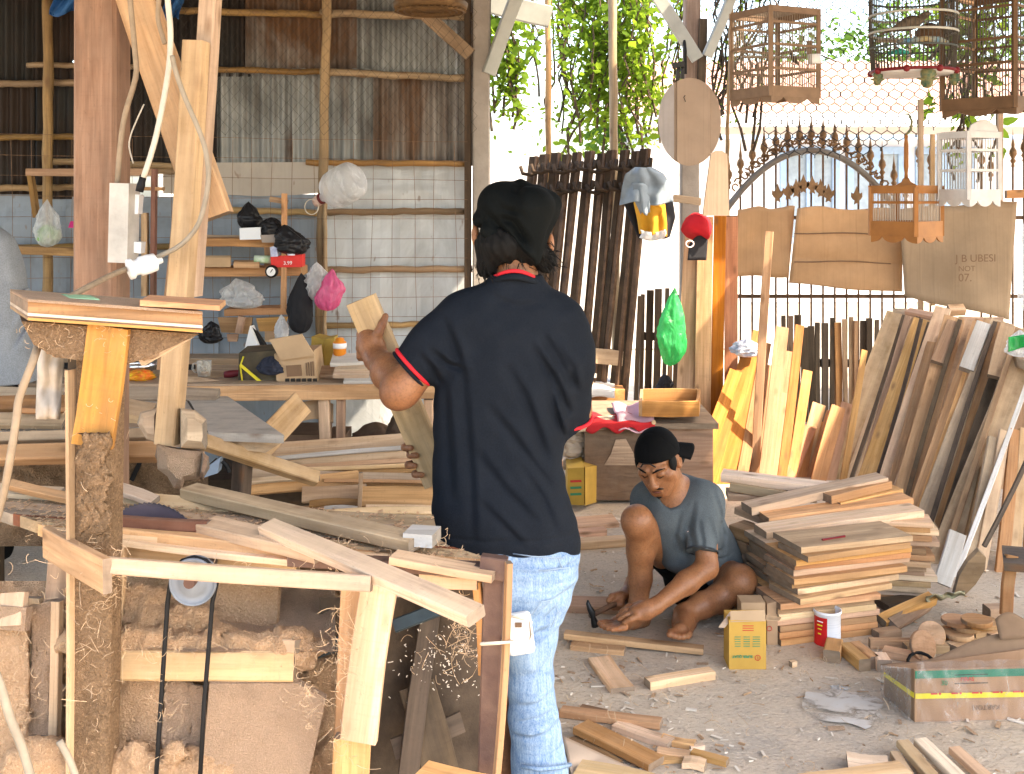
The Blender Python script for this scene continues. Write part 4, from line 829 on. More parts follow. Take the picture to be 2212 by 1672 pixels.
# planks stored at the left
R.seed(202)
LP = [  # label, A, B, w, t, n, mat
 ('grey topped beam running across the left in front of the planing wheel', (-60,978,3.75),(338,968,3.75),.060,.05,(0,-.75,.65),'pink'),
 ('thin grey plank just above the wheel of the planing bench', (-60,944,3.85),(322,934,3.85),.036,.03,(0,-.8,.6),'dusty'),
 ('long grey board with dusty face at the left edge of the planing bench', (-60,905,4.0),(140,905,4.0),.07,.02,(0,-.5,.85),'grey'),
 ('orange edged slat lying on the planks at the left edge', (40,886,3.98),(142,884,3.98),.018,.03,(0,-.9,.3),'orange'),
 ('reddish brown board at the left edge under the orange edged slat', (-60,872,4.1),(150,868,4.1),.07,.02,(0,-.6,.8),'brown'),
 ('uppermost grey board at the left edge below the hanging shirt', (-60,840,4.35),(140,845,4.35),.05,.02,(0,-.5,.85),'grey'),
 ('short yellowish offcut on the uppermost grey board at the left', (88,846,4.25),(128,848,4.25),.03,.02,(0,-.9,.3),'orange'),
 ('dusty board crossing behind the post toward the hanging block', (238,868,4.2),(330,886,4.2),.08,.03,(.1,-.6,.8),'grey'),
 ('long grey board end beside the post below the red snack bag', (236,898,4.1),(335,922,4.1),.06,.03,(.1,-.6,.8),'dusty'),
 ('brown board under the long grey board beside the post', (238,925,4.05),(335,934,4.05),.05,.03,(0,-.8,.6),'brown'),
 ('grey slab lying on the planing bench left of the hanging block', (250,848,4.6),(470,852,4.6),.08,.03,(0,-.5,.85),'grey'),
 ('grey weathered batten sloping down from the planing bench to the plank pile', (440,948,3.9),(690,1030,4.1),.05,.04,(-.1,-.75,.65),'dusty'),
]
for l, a, c, w_, t, n, m in LP: plank(l, P(*a), P(*c), w_, t, n, m, 'planks stored at the left', seg=4)
# long pile behind the saw bench
R.seed(203)
MP = [
 ('topmost wide pale plank of the long pile behind the saw bench', (560,975,5.05),(960,946,5.1),.088,.025,(0,-.72,.7),'pale'),
 ('second pale plank from the top of the long pile, under the widest one', (540,1004,4.95),(960,974,5.0),.052,.025,(0,-.8,.6),'pale'),
 ('thin reddish plank edge in the upper part of the long pile', (600,1012,4.92),(960,990,4.97),.022,.03,(0,-.9,.4),'pink'),
 ('plank with a grey bark edge in the long pile behind the saw bench', (640,1028,4.88),(960,1000,4.93),.050,.025,(0,-.7,.7),'pink'),
 ('pale plank in the middle of the long pile, ends near the dark bench leg', (520,1022,4.85),(960,1034,4.88),.048,.03,(0,-.75,.65),'pale'),
 ('tilted dusty plank whose sawn end faces the dark bench leg', (520,1054,4.7),(775,1030,4.8),.060,.03,(0,-.9,.4),'fresh'),
 ('dark stained thin plank right of the tilted dusty one', (690,1045,4.8),(960,1048,4.82),.030,.03,(0,-.9,.4),'brown'),
 ('brown board end low in the pile left of the standing peg', (652,1068,4.7),(790,1062,4.7),.066,.03,(0,-.9,.4),'pink'),
 ('wide reddish board low in the pile right of the standing peg', (776,1072,4.62),(960,1074,4.62),.080,.03,(0,-.95,.3),'pink'),
 ('narrow board under the brown board end in the pile', (668,1088,4.66),(785,1086,4.66),.028,.03,(0,-.9,.4),'brown'),
 ('white edged offcut at the foot of the standing peg', (700,1098,4.6),(778,1099,4.6),.022,.03,(0,-.8,.6),'white'),
 ('long pale board lowest of the pile, just above the saw bench', (700,1108,4.4),(950,1102,4.45),.030,.03,(0,-.8,.6),'pale'),
 ('short dark plank under the tilted dusty plank in the pile', (560,1078,4.85),(700,1074,4.85),.06,.03,(0,-.9,.4),'dark'),
 ('hidden brown plank bedded behind the low boards of the pile', (520,1092,4.95),(960,1060,4.95),.10,.03,(0,-.9,.4),'brown'),
 ('plain plank at the back of the long pile under the widest pale one', (560,1030,5.1),(960,1010,5.1),.16,.03,(0,-.9,.4),'brown'),
]
MP += [
 ('thin white slat lying between the two top pale planks of the pile', (580,992,4.93),(960,962,4.98),.020,.02,(0,-.9,.4),'white'),
 ('pale slat edge under the second pale plank of the pile', (530,1016,4.88),(900,1004,4.9),.018,.03,(0,-.95,.3),'pale'),
 ('pinkish slat resting above the dark stained thin plank', (700,1038,4.76),(960,1042,4.76),.014,.03,(0,-.95,.3),'pink'),
 ('narrow slat along the foot of the wide reddish board', (790,1094,4.58),(960,1096,4.58),.016,.03,(0,-.95,.3),'pale'),
 ('broken pale slat poking out left over the tilted dusty plank', (526,1040,4.68),(690,1030,4.7),.022,.02,(0,-.8,.6),'pale')]
for l, a, c, w_, t, n, m in MP: plank(l, P(*a), P(*c), w_, t, n, m, 'planks in the long pile behind the saw bench', seg=4, bow=.008)
o = board('peg', P(779,1022,4.55), P(776,1100,4.55), .016, .016, (0,-1,0), W['dusty']); tag(o, 'small upright wooden peg between the low boards of the pile', 'peg')
# floor boards seen past the standing man
for l, a, c, w_, t, m in [('upper of the boards lying on the floor right of the standing man', (1200,1128),(1330,1120),.13,.03,'pink'),('middle short board on the floor right of the standing man', (1210,1148),(1308,1140),.05,.035,'pink'),
    ('longest lower board on the floor right of the standing man', (1180,1172),(1350,1160),.06,.04,'pale'),('lowest board on the floor between the standing man and the squatting man', (1180,1295),(1335,1300),.10,.035,'pink')]:
    plank(l, PZ(*a,t), PZ(*c,t), w_, t, (0,-.1,1), m, 'boards lying on the floor')
# ================================================================ RIGHT: fence line, cages, planks, stack, boxes
R.seed(301)
W['iron'] = plain('rusty_iron', (.19,.115,.07), .75, .3, .5, 14, (.08,.05,.035), .2); W['ironpost'] = plain('mossy_iron_post', (.070,.045,.028), .85, .0, .5, 7, (.028,.021,.015), .5, 25)
W['bronze'] = plain('brown_finial', (.25,.145,.075), .5, .5, .4, 14); W['greypaint'] = plain('grey_green_paint', (.42,.44,.41), .6, var=.25, sc=6)
# wooden post with painted braces
RP = thing('shed_post', 'wooden roof post with two painted braces, behind the oval cardboard disc', 'post', P(1490,1085,7.45))
board('timber', P(1499,-130,7.45), P(1496,210,7.45), .105, .1, (.05,-1,0), W['post'], RP, seg=4)
board('timber', P(1491,180,7.50), P(1486,1060,7.50), .125, .1, (0,-1,0), W['conc'], RP, seg=6, bow=.01)
board('side_timber', P(1520,40,7.42), P(1516,180,7.42), .055, .06, (0,-1,0), W['dark'], RP, seg=3)
board('brace', P(1378,-80,7.30), P(1508,128,7.34), .085, .03, (0,-1,0), W['greypaint'], RP, seg=3)
board('brace', P(1612,-80,7.32), P(1530,122,7.36), .070, .03, (.5,-.9,0), W['greypaint'], RP, seg=3)
board('cross_bar', P(1455,428,7.32), P(1515,436,7.32), .05, .03, (0,-1,0), W['pale'], RP)
MB().tube([P(1478,88,7.34),P(1480,110,7.30),P(1480,160,7.32)], .012, 6).build('strap', W['rubber'], RP)
board('roof_brace', P(1138,-60,6.3), P(1058,160,6.33), .075, .05, (.3,-.95,0), W['greypaint']); tag(bpy.data.objects['roof_brace'], 'grey painted brace leaning on the top of the grey corner post', 'brace')
board('roof_beam', P(1050,2,7.2), P(1190,36,7.2), .14, .05, (0,-1,0), W['greypaint']); tag(bpy.data.objects['roof_beam'], 'pale roof beam end above the vines at top centre', 'beam')
cl = thing('clamp', 'black iron clamp hanging left of the wooden roof post', 'clamp', P(1462,170,6.3))
mb = MB(); mb.bar(P(1452,142,6.3), P(1478,138,6.3), .03, .03, (0,-1,0)); mb.build('head', W['rubber'], cl); MB().bar(P(1466,140,6.3), P(1463,172,6.3), .018, .018, (0,-1,0)).build('shank', W['rubber'], cl); MB().bar(P(1475,140,6.31), P(1474,170,6.31), .02, .018, (0,-1,0)).build('shank', W['rubber'], cl)
# oval cardboard disc, in two tones, with fold lines
def card_mat(name, c, axis=0, sc=60):
    b = NB(name); n1 = b.noise(b.coords((3,3,3)), 1, 5, .6); v = [1.5,1.5,1.5]; v[axis] = sc
    l = b.noise(b.coords(tuple(v)), 1, 2, .4)
    col = b.mix(b.ramp(n1, .35, .7), c, [q*.72 for q in c]); col = b.mix(b.ramp(l, .55, .75, 0, .35), col, [q*.6 for q in c])
    p = b.prin(col, .85); b.bump(p, l, .25, .006); return b.mat
W['card1'] = card_mat('cardboard_ridged', (.36,.27,.195)); W['card2'] = card_mat('cardboard_warm', (.52,.31,.16)); W['card3'] = card_mat('cardboard_old', (.34,.24,.15)); W['cardgrey'] = card_mat('cardboard_grey', (.42,.39,.37))
ov = thing('cardboard_disc', 'large oval cardboard disc nailed to the wooden roof post', 'disc', P(1490,358,7.2))
def ovp(x): t = (x-1490)/68.; h = math.sqrt(max(0,1-t*t)); return (263-95*h**.92, 263+95*h)
def ovslice(x0, x1, m, D, nm):
    up = []; dn = []
    for k in range(13):
        x = ln(x0,x1,k/12); a, c = ovp(x); up.append(P(x,a,D)); dn.append(P(x,c,D))
    MB().prism(up+dn[::-1], (0,.012,0)).build(nm, m, ov)
ovslice(1422,1456,W['cardgrey'],7.20,'grey_panel'); ovslice(1456.5,1462,W['card1'],7.203,'fold'); ovslice(1462.4,1534,W['card1'],7.197,'panel'); ovslice(1534.4,1558,W['card1'],7.20,'panel')
MB().tube([P(1480,206,7.185),P(1477,210,7.18),P(1481,220,7.185)], .003, 4).build('staple', W['rubber'], ov)
mb = MB(); pts = [(1536,332),(1546,326),(1560,326),(1571,333),(1573,380),(1575,466),(1519,466),(1524,420)]; mb.prism([P(x,y,6.7) for x,y in pts], (0,.03,0)); tag(mb.build('rounded_board', W['card1'], None), 'tall board with a rounded top standing above the upright planks', 'board')
# shirts on a hook
def cloth(label, outline, D, m, seed, fold=.03, name='shirt', nu=26, nv=30, cat='shirt', skirt=.05, fx=14):
    """outline: list of (y, xl, xr)"""
    mb = MB()
    def fn(u, v):
        y = ln(outline[0][0], outline[-1][0], v)
        for (ya,la,ra),(yb,lb,rb) in zip(outline, outline[1:]):
            if ya <= y <= yb+1e-6: q = (y-ya)/(yb-ya); xl, xr = ln(la,lb,q), ln(ra,rb,q); break
        rnd = 1-(2*u-1)**2
        return P(ln(xl,xr,u), y+4*math.sin(u*9+seed)*v, D-skirt*rnd-fold*(math.sin(u*fx+seed+v*2.2)*.5+mnoise.noise((u*5+seed,v*3,seed)))*(.3+.7*v))
    mb.grid(fn, nu, nv, .004); return tag(mb.build(name, m, None, True), label, cat)
W['greycloth'] = plain('grey_cloth', (.22,.27,.32), .9, var=.25, sc=10, bump=.15, bsc=70); W['yelcloth'] = plain('yellow_cloth', (.62,.31,.03), .85, var=.25, sc=6); W['blackcloth'] = plain('black_cloth', (.022,.022,.026), .85, var=.3)
cloth('grey shirt thrown over the top of the bundle on the leaning iron posts', [(362,1372,1408),(376,1350,1432),(400,1344,1448),(440,1338,1455)], 6.9, W['greycloth'], 2, .045)
cloth('yellow cloth hanging under the grey shirt on the leaning iron posts', [(395,1392,1418),(440,1370,1436),(480,1378,1440),(508,1382,1440)], 6.98, W['yelcloth'], 5, .03, 'cloth', cat='cloth')
cloth('black cloth hanging behind the yellow one on the leaning iron posts', [(380,1370,1420),(430,1345,1452),(470,1360,1458),(512,1380,1446)], 7.08, W['blackcloth'], 7, .04, 'cloth', cat='cloth')
cloth('grey shirt sleeve dangling over the yellow cloth', [(395,1366,1396),(430,1370,1404),(462,1384,1404)], 6.86, W['greycloth'], 9, .02, 'sleeve', 10, 12, 'cloth', .02, 8)
mb = MB(); mb.grid(lambda u,v: P(ln(1384,1436,u)+3*math.sin(v*4), ln(496,514,v)+6*math.sin(u*3.2), 6.9-.03*math.sin(u*9)), 12, 4, .004); tag(mb.build('collar', W['whitefilm'], None, True), 'white collar showing at the foot of the yellow cloth', 'cloth')
# leaning iron fence posts with brackets
def ironpost(x0, y0, x1, D0, D1, label, w_):
    t_ = thing('iron_post', label, 'post', P(x1, 420+1.7*F/D1, D1), 'iron fence posts leaning by the corner')
    a, c = P(x0,y0,D0), P(x1,420+1.7*F/D1-2,D1)
    board('channel', a, c, w_*D0/F, .03, (-.4,-.9,.2), W['ironpost'], t_, seg=6, bow=.012)
    board('flange', a+V((.045,-.01,0)), c+V((.045,-.01,0)), .03, .035, (.7,-.7,.2), W['iron'], t_, seg=4, bow=.01)
    d = (c-a)
    for k in (.085, .20): 
        p = a+d*(k*.62); MB().tube([p+V((-.07,-.03,.03)),p+V((-.055,-.05,-.02)),p+V((0,-.055,-.03)),p+V((.055,-.04,-.01)),p+V((.06,-.02,.04))], .014, 6).build('bracket', W['ironpost'], t_, True)
n = 11
nth2 = 'first second third fourth fifth sixth seventh eighth ninth tenth eleventh twelfth thirteenth fourteenth fifteenth sixteenth seventeenth eighteenth nineteenth twentieth twenty-first twenty-second twenty-third twenty-fourth twenty-fifth twenty-sixth twenty-seventh twenty-eighth twenty-ninth thirtieth'.split()
nth = ['first','second','third','fourth','fifth','sixth','seventh','eighth','ninth','tenth','eleventh','twelfth','thirteenth','fourteenth','fifteenth','sixteenth','seventeenth','eighteenth','nineteenth','twentieth','twenty-first','twenty-second','twenty-third','twenty-fourth']
for i in range(n):
    x0 = 1146+i*24.5+R.uniform(-3,3)
    ironpost(x0, 336-i*1.2+R.uniform(-4,4), x0-62+R.uniform(-10,8), 7.9-.04*i, 7.35, nth[i]+' rusty iron fence post from the left in the leaning row', R.uniform(10,15))
# low dark paling behind
for nm, x0, x1, y0, lab, dark in (('paling_fence',1376,1466,636,'old dark paling fence beside the green bag',0),('paling_fence',1690,1900,694,'dark paling fence standing behind the sunlit leaning planks',1)):
    t_ = thing(nm, lab, 'fence', P((x0+x1)/2, 420+1.7*F/8.3, 8.3)); x = x0
    while x < x1:
        w_ = R.uniform(9,17); D = 8.25+R.uniform(0,.06)
        board('paling', P(x+w_/2+R.uniform(-3,3), y0+R.uniform(-14,14), D), P(x+w_/2-(8 if not dark else 0), 420+1.7*F/8.3, D), w_*D/F*.92, .02, (R.uniform(-.2,.2),-1,0), W[R.choice(['dark','dark','brown'])], t_, seg=2)
        x += w_+R.uniform(0,3)
    board('rail', P(x0,y0+90,8.35), P(x1,y0+92,8.35), .06, .03, (0,-1,0), W['dark'], t_)
# green bag
bag('plastic_bag', 'bright green plastic bag hanging left of the upright planks', 'bag', 1450, 705, 6.9, 58, 172, W['greenfilm'], 51, .12, .7, .3, 6, tilt=.12, amp=.16)
# wrought iron fence with arch
IF = thing('iron_fence', 'ornamental iron fence with arched top and spear finials behind the cardboard', 'fence', P(1770, 420+1.7*F/9., 9.))
def archy(x): return 325+((x-1752)/176.)**2*118
def spear(x, y, D, par, sc=1.35):
    c = P(x,y,D); u = D/F*sc
    MB().lathe(c, [(0,-2*u),(3*u,0),(2.2*u,5*u),(5*u,9*u),(2.4*u,13*u),(6*u,20*u),(5.4*u,26*u),(2.4*u,31*u),(2.8*u,35*u),(1.2*u,44*u),(0,62*u)], 7).build('finial', W['bronze'], par, True)
xs = [1574+i*25.5 for i in range(16)]
for i, x in enumerate(xs):
    yt = archy(x)-36 if 1585 < x < 1925 else 440
    MB().tube([P(x,420+1.7*F/9.,9.), P(x,yt,9.)], .009, 5).build('bar', W['iron'], IF)
    ysp = 262+((x-1752)/176.)**2*85
    MB().tube([P(x,yt,9.), P(x,ysp+58,9.)], .008, 5).build('bar', W['iron'], IF)
    if x < 1960: spear(x, ysp+58, 9., IF)
for x, y in [(1985,330),(2010,345),(2120,345),(2140,360),(2188,330),(2212,318),(2236,310)]:
    MB().tube([P(x,900,9.), P(x,y+30,9.)], .009, 5).build('bar', W['iron'], IF); spear(x, y+30, 9., IF)
W['arch'] = plain('arch_pipe', (.20,.19,.175), .5, .3, .4, 7, (.16,.12,.09))
MB().tube([P(ln(1560,1950,k/30), archy(ln(1560,1950,k/30)) , 8.95) for k in range(31)], .026, 8).build('arch_pipe', W['arch'], IF, True)
mb = MB()
for k in range(58):      # scroll strip riding on the arch
    x = ln(1590,1925,k/57); y = archy(x)-22-4*math.sin(k*2.2); p = P(x,y,8.97); u = 9/F; a0 = R.random()*6.28
    mb.tube([p+V((math.cos(a0+q)*u*(3+q*1.6),0,math.sin(a0+q)*u*(3+q*1.6))) for q in (0,.9,1.8,2.7,3.6,4.5)], u*2.1, 5)
mb.build('scrollwork', W['bronze'], IF, kind='stuff')
fleur = [(0,-22),(5,-12),(10,-6),(16,-9),(17,0),(11,6),(6,8),(8,16),(0,13),(-8,16),(-6,8),(-11,6),(-17,0),(-16,-9),(-10,-6),(-5,-12)]
for x, y in [(1703,415),(1720,409),(1736,400),(1755,402),(1773,409),(1790,420),(1680,420),(1851,425)]:
    MB().prism([P(x+a*.72, y+c*1.05, 8.96) for a, c in fleur], (0,.015,0)).build('fleur_ornament', W['bronze'], IF)
for y in (470, 640, 900): MB().bar(P(1560,y,9.01), P(2240,y,9.01), .03, .02).build('rail', W['iron'], IF)
# cardboard sheets tied on the fence
def sheet(label, pts, D, m, seed, ridges=0, name='cardboard_sheet', curl=.03, nu=24, nv=14):
    (xa,ya),(xb,yb),(xc,yc),(xd,yd) = pts    # tl tr br bl
    mb = MB()
    def fn(u, v):
        x = ln(ln(xa,xb,u), ln(xd,xc,u), v); y = ln(ln(ya,yb,u), ln(yd,yc,u), v)
        y += (3*math.sin(u*11+seed)+4*mnoise.noise((u*4+seed,0,seed)))*(1-v) + (2*math.sin(u*7+seed*2))*v
        d = D+curl*math.sin(u*3.1+seed)*v+.02*mnoise.noise((u*3,v*3,seed))
        if ridges: d -= .012*abs(math.sin(v*math.pi*ridges))
        return P(x, y, d)
    mb.grid(fn, nu, nv*(3 if ridges else 1), .008); return tag(mb.build(name, m, None, True), label, 'cardboard')
sheet('left cardboard sheet tied to the fence above the sunlit planks', [(1594,450),(1716,447),(1704,598),(1584,596)], 8.3, W['card2'], 1)
cs2 = sheet('middle wide cardboard sheet creased in horizontal bands on the fence', [(1722,448),(1950,452),(1948,632),(1704,612)], 8.25, W['card2'], 2, 3)
for yy in (505, 566): tag(MB().tube([P(x, yy+ (x-1830)*.02+2*math.sin(x*.03), 8.215) for x in range(1716, 1950, 26)], .0045, 4).build('crease', W['inkbrown'], cs2), None, None) if False else MB().tube([P(x, yy+(x-1830)*.02+2*math.sin(x*.03), 8.222) for x in range(1716, 1950, 26)], .0045, 4).build('crease', W['inkbrown'], cs2)
cs3 = sheet('right brown cardboard sheet with black lettering behind the white cage', [(1942,452),(2196,432),(2178,690),(1954,640)], 8.1, W['card3'], 3, curl=.08)
text3(cs3, 'J B UBESI', .075, P(2064,566,7.93), (1,0,.03), (0,0,1), W['inkbrown']); text3(cs3, 'NOT', .055, P(2070,586,7.93), (1,0,.03), (0,0,1), W['inkbrown']); text3(cs3, '07.', .08, P(2070,608,7.93), (1,0,.03), (0,0,1), W['inkbrown'])
for x, y0, y1, w_, lab, D in [(1990,215,430,11,'tall thin wooden stake behind the small orange cage',8.4),(2016,290,420,9,'shorter wooden stake right of the small orange cage hook',8.4),(2163,230,420,10,'wooden stake behind the right side of the white cage',8.4)]:
    plank(lab, P(x,y0,D), P(x,y1+240,D), w_*D/F, .03, (0,-1,0), 'dusty', None, name='stake', cat='stake')
plank('short pale rail end on the fence at the right edge', P(2175,420,8.0), P(2250,418,8.0), .06, .04, (0,-1,0), 'fresh')
# ---------------------------------------------------------------- upright planks with a red cap, chest, tray
R.seed(303)
for l, a, c, w_, m, D in [('leftmost upright plank in the tall group under the red cap', (1500,470),(1474,1000),38,'pink',7.05),('second upright plank from the left, widest of the tall group', (1524,468),(1516,1000),34,'pink',7.0),
    ('third upright plank with a bright sunlit edge in the tall group', (1556,466),(1546,1000),26,'honey',7.05),('rightmost upright plank of the tall group, beside the left cardboard', (1580,468),(1580,1000),28,'honey',7.1),('narrow strip standing between the upright planks', (1536,470),(1530,1000),8,'orange',7.02)]:
    plank(l, P(*a,D+.12), P(*c,D-.05), w_*D/F, .025, (-.1,-.98,.15), m, 'tall upright planks', seg=5)
RC = thing('baseball_cap', 'red baseball cap with a white ring logo hung on the upright planks', 'cap', P(1502,560,6.85))
mb = MB(); c = P(1503,500,6.82); n = 26; m_ = 10; vs_ = []
axc = V((-.35,-.45,-.82)).normalized(); 
mb.lathe(c-axc*.03, [(0,-.085),(.035,-.082),(.065,-.065),(.085,-.03),(.09,.01),(.088,.045)], 24, axc, fun=lambda an,h: 1+.05*math.sin(6*an)*(.5+h*4))
W['redcloth'] = plain('red_cloth', (.55,.018,.03), .8, var=.3, sc=9); crown = mb.build('crown', W['redcloth'], RC, True)
mb = MB(); mb.grid(lambda u,v: P(ln(1488,1528,u)-3*v, ln(528,562,v)-14*math.sin(u*3.14)*(1-v)-10*u*(1-v), 6.78+.05*u), 10, 6, .006); mb.build('peak', W['blackcloth'], RC, True)
mb = MB(); c2 = P(1490,527,6.735); mb.tube([c2+V((.026*math.cos(k*.5236), .012*math.cos(k*.5236), .02*math.sin(k*.5236))) for k in range(12)], .0045, 5, closed=True); mb.build('ring_logo', plain('pale_thread', (.75,.6,.58), .8), RC, True)
CH = thing('chest', 'low old wooden chest with a red cloth on top, behind the squatting man', 'chest', (1.1, 6.3, 0))
Xa, Xb = (1263-CX)*6.1/F, (1530-CX)*6.1/F
W['chestw'] = wood('chest_wood', (.25,.155,.085), (.165,.095,.05), .3, stain=.5, gx=5, gy=24)
MB().abox(Xa, Xb-.22, 6.1, 6.7, .02, .42).build('front', W['chestw'], CH); MB().abox(Xb-.215, Xb+.03, 6.12, 6.7, .02, .42).build('side', W['orange'], CH)
MB().abox(Xa-.02, Xb+.05, 6.06, 6.74, .42, .45).build('lid', W['chestw'], CH)
MB().prism([P(x,y,6.095) for x,y in [(1305,1005),(1320,980),(1330,950),(1352,948),(1372,985),(1378,1005)]], (0,.003,0)).build('stain_patch', W['brown'], CH)
mb = MB(); mb.grid(lambda u,v: V((ln(Xa,Xb-.30,u), ln(6.04,6.30,1-v) if v < .7 else 6.045-.005*v, (.456+.012*math.sin(u*13)+.01*mnoise.noise((u*5,v*6,1))) if v < .7 else .456-(v-.7)*.13-.02*math.sin(u*17)*(v-.7)*3)), 34, 14, .003)
tag(mb.build('red_cloth', plain('bright_red_cloth', (.45,.018,.022), .8, var=.2), None, True), 'bright red cloth spread over the lid of the wooden chest', 'cloth')
mb = MB(); mb.grid(lambda u,v: V((ln(Xa+.18,Xb-.3,u), ln(6.02,6.5,1-v), .475+.012*math.sin(u*9)+.008*math.sin(v*11)-(.05 if v > .9 else 0))), 16, 12, .003); tag(mb.build('pink_cloth', plain('pale_pink_cloth', (.66,.40,.44), .85, var=.25), None, True), 'pale pink cloth folded on the red cloth of the chest', 'cloth')
plank('grey board lying on the left end of the wooden chest', P(1225,917,6.05), P(1345,905,6.2), .12, .025, (0,-.25,.97), 'pale'); plank('long pale board across the middle of the wooden chest lid', P(1290,912,6.25), P(1400,908,6.2), .16, .02, (0,-.2,.98), 'pale'); plank('short white board behind the grey one on the wooden chest', P(1300,905,6.3), P(1390,898,6.4), .10, .025, (0,-.3,.95), 'white')
TR = thing('wooden_tray', 'shallow new wooden box standing on the wooden chest beside the cap', 'box', P(1458,930,6.1))
x0, x1, D = (1387-CX)*6.05/F, (1530-CX)*6.05/F, 6.05; z0, z1 = .49, .575
for a, c in (((x0,6.05,0),(x1-.05,6.05,0)),((x0+.05,6.42,0),(x1+.02,6.42,0)),((x0,6.05,0),(x0+.05,6.42,0)),((x1-.05,6.05,0),(x1+.02,6.42,0))):
    a, c = V(a), V(c); n = (c-a).cross(V((0,0,1))); board('side', a+V((0,0,(z0+z1)/2)), c+V((0,0,(z0+z1)/2)), z1-z0, .018, n, W['orange'], TR)
MB().prism([(x0+.01,6.06,.50),(x1-.05,6.06,.50),(x1+.01,6.41,.50),(x0+.06,6.41,.50)], (0,0,.006)).build('bottom', W['fresh'], TR)
MB().lathe(P(1412,912,6.04), [(0,0),(.012,0),(.012,-.006),(0,-.008)], 12, (0,1,0)).build('knob', W['pale'], TR)
mb = MB(); c = P(1423,884,6.5); mb.tube([c+V((-.09,0,-.06)),c+V((-.09,0,.03)),c+V((-.02,0,.03)),c+V((-.02,0,-.06))], .008, 5); tag(mb.build('wire_frame', W['whitepl'], None), 'small white metal frame behind the new wooden box', 'frame')
bag('bundle', 'pinkish bundle behind the white frame near the upright planks', 'bundle', 1445, 884, 6.7, 40, 36, plain('pinkish_cloth', (.60,.36,.25), .8, var=.4), 61, .8, amp=.3)
bag('bundle', 'black and white bundle hanging low by the upright planks', 'bundle', 1436, 832, 7.3, 34, 50, plain('black_bundle', (.03,.03,.035), .6, var=.3), 62, .6, amp=.3)
yc = thing('yellow_carton', 'yellow carton with green print standing left of the wooden chest', 'carton', P(1257,1092,6.0))
MB().prism([P(1226,1012,5.98),P(1262,1010,5.94),P(1262,1092,5.94),P(1226,1090,5.98)], (0,.25,0)).build('case', plain('yellow_card', (.55,.34,.06), .75, var=.3, sc=6), yc); MB().prism([P(1264,1010,5.95),P(1289,1006,6.1),P(1288,1085,6.1),P(1264,1092,5.95)], (-.02,.22,0)).build('side', plain('yellow_card_side', (.50,.30,.06), .75, var=.3, sc=6), yc)
for k in range(3): MB().bar(P(1232,1040+k*14,5.965), P(1256,1039+k*14,5.94), .012, .002).build('printed_line', W['inkgreen' if k else 'inkred'], yc)
W['sack'] = plain('beige_sack', (.55,.43,.31), .9, var=.3, sc=7, bump=.3, bsc=25)
for x, y, w_, h, s_, l in [(1240,965,56,46,71,'upper beige cloth sack left of the wooden chest'),(1244,940,50,34,72,'small beige sack on top beside the wooden chest'),(1240,1000,48,40,73,'lower beige sack resting on the yellow carton')]:
    bag('sack', l, 'sack', x, y, 6.2, w_, h, W['sack'], s_, .85, amp=.2, group='beige sacks by the chest')
# sunlit box and boards right of the standing man
bx = thing('crate', 'sunlit wooden crate with a cloth on it, right of the standing man', 'crate', P(1300,940,7.2))
MB().prism([P(1250,850,7.1),P(1350,842,7.2),P(1345,1000,7.2),P(1250,1000,7.1)], (0,.4,0)).build('case', W['orange'], bx)
mb = MB(); mb.grid(lambda u,v: P(ln(1248,1328,u), ln(818,858,v)+2*math.sin(u*8), 7.5-.44*v if v < .6 else 7.07), 14, 8, .004); tag(mb.build('white_cloth', plain('white_cloth', (.78,.72,.66), .85, var=.1), None, True), 'white cloth lying on the sunlit wooden crate', 'cloth')
ch = thing('broken_chair', 'greyish chair frame with a curved back rail, behind the sunlit crate', 'chair', P(1310,990,7.4))
board('back_rail', P(1270,768,7.35), P(1346,775,7.4), .10, .02, (0,-1,.1), W['dusty'], ch); board('back_post', P(1342,780,7.42), P(1330,1000,7.35), .035, .03, (0,-1,0), W['pale'], ch); board('back_post', P(1278,760,7.36), P(1272,1000,7.3), .035, .03, (0,-1,0), W['pale'], ch); board('arm', P(1262,806,7.2), P(1282,806,7.38), .05, .03, (0,0,1), W['white'], ch); board('seat', P(1265,850,7.42), P(1340,850,7.42), .3, .03, (0,0,1), W['pale'], ch)
# ---------------------------------------------------------------- sunlit leaning planks
R.seed(304)
q = plank('tall thin batten standing alone before the sunlit planks', P(1662,500,6.75), P(1630,1036,6.62), 18*6.7/F, .03, (-.15,-.95,.1), 'orange', None, seg=5, name='batten', cat='batten')
SL = [((1590,800),(1500,1050),30,'honey'),((1612,770),(1530,1050),26,'honey'),((1640,742),(1560,1050),40,'honey'),((1600,830),(1545,1045),18,'orange'),((1690,706),(1652,1040),30,'honey'),((1728,702),(1688,1040),20,'honey'),((1694,848),(1664,1040),26,'orange'),((1780,912),(1748,1046),16,'orange'),((1812,878),(1766,1048),32,'honey'),((1752,920),(1702,1044),26,'honey'),((1655,740),(1600,1045),24,'orange'),((1724,880),(1700,1040),14,'orange'),((1830,870),(1790,1050),24,'pink'),((1868,756),(1820,1050),14,'orange'),((1590,850),(1522,1048),42,'honey'),((1668,790),(1618,1045),38,'honey'),((1640,715),(1585,1040),30,'orange'),((1750,925),(1728,1045),26,'honey'),((1560,905),(1492,1046),40,'honey'),((1712,760),(1675,1040),30,'honey'),((1800,925),(1775,1048),22,'orange'),((1625,900),(1575,1050),34,'honey'),((1770,872),(1724,1046),30,'fresh'),((1704,820),(1652,1046),34,'honey'),((1745,800),(1708,1044),22,'fresh'),((1800,890),(1752,1046),28,'honey'),((1580,880),(1508,1046),34,'fresh')]
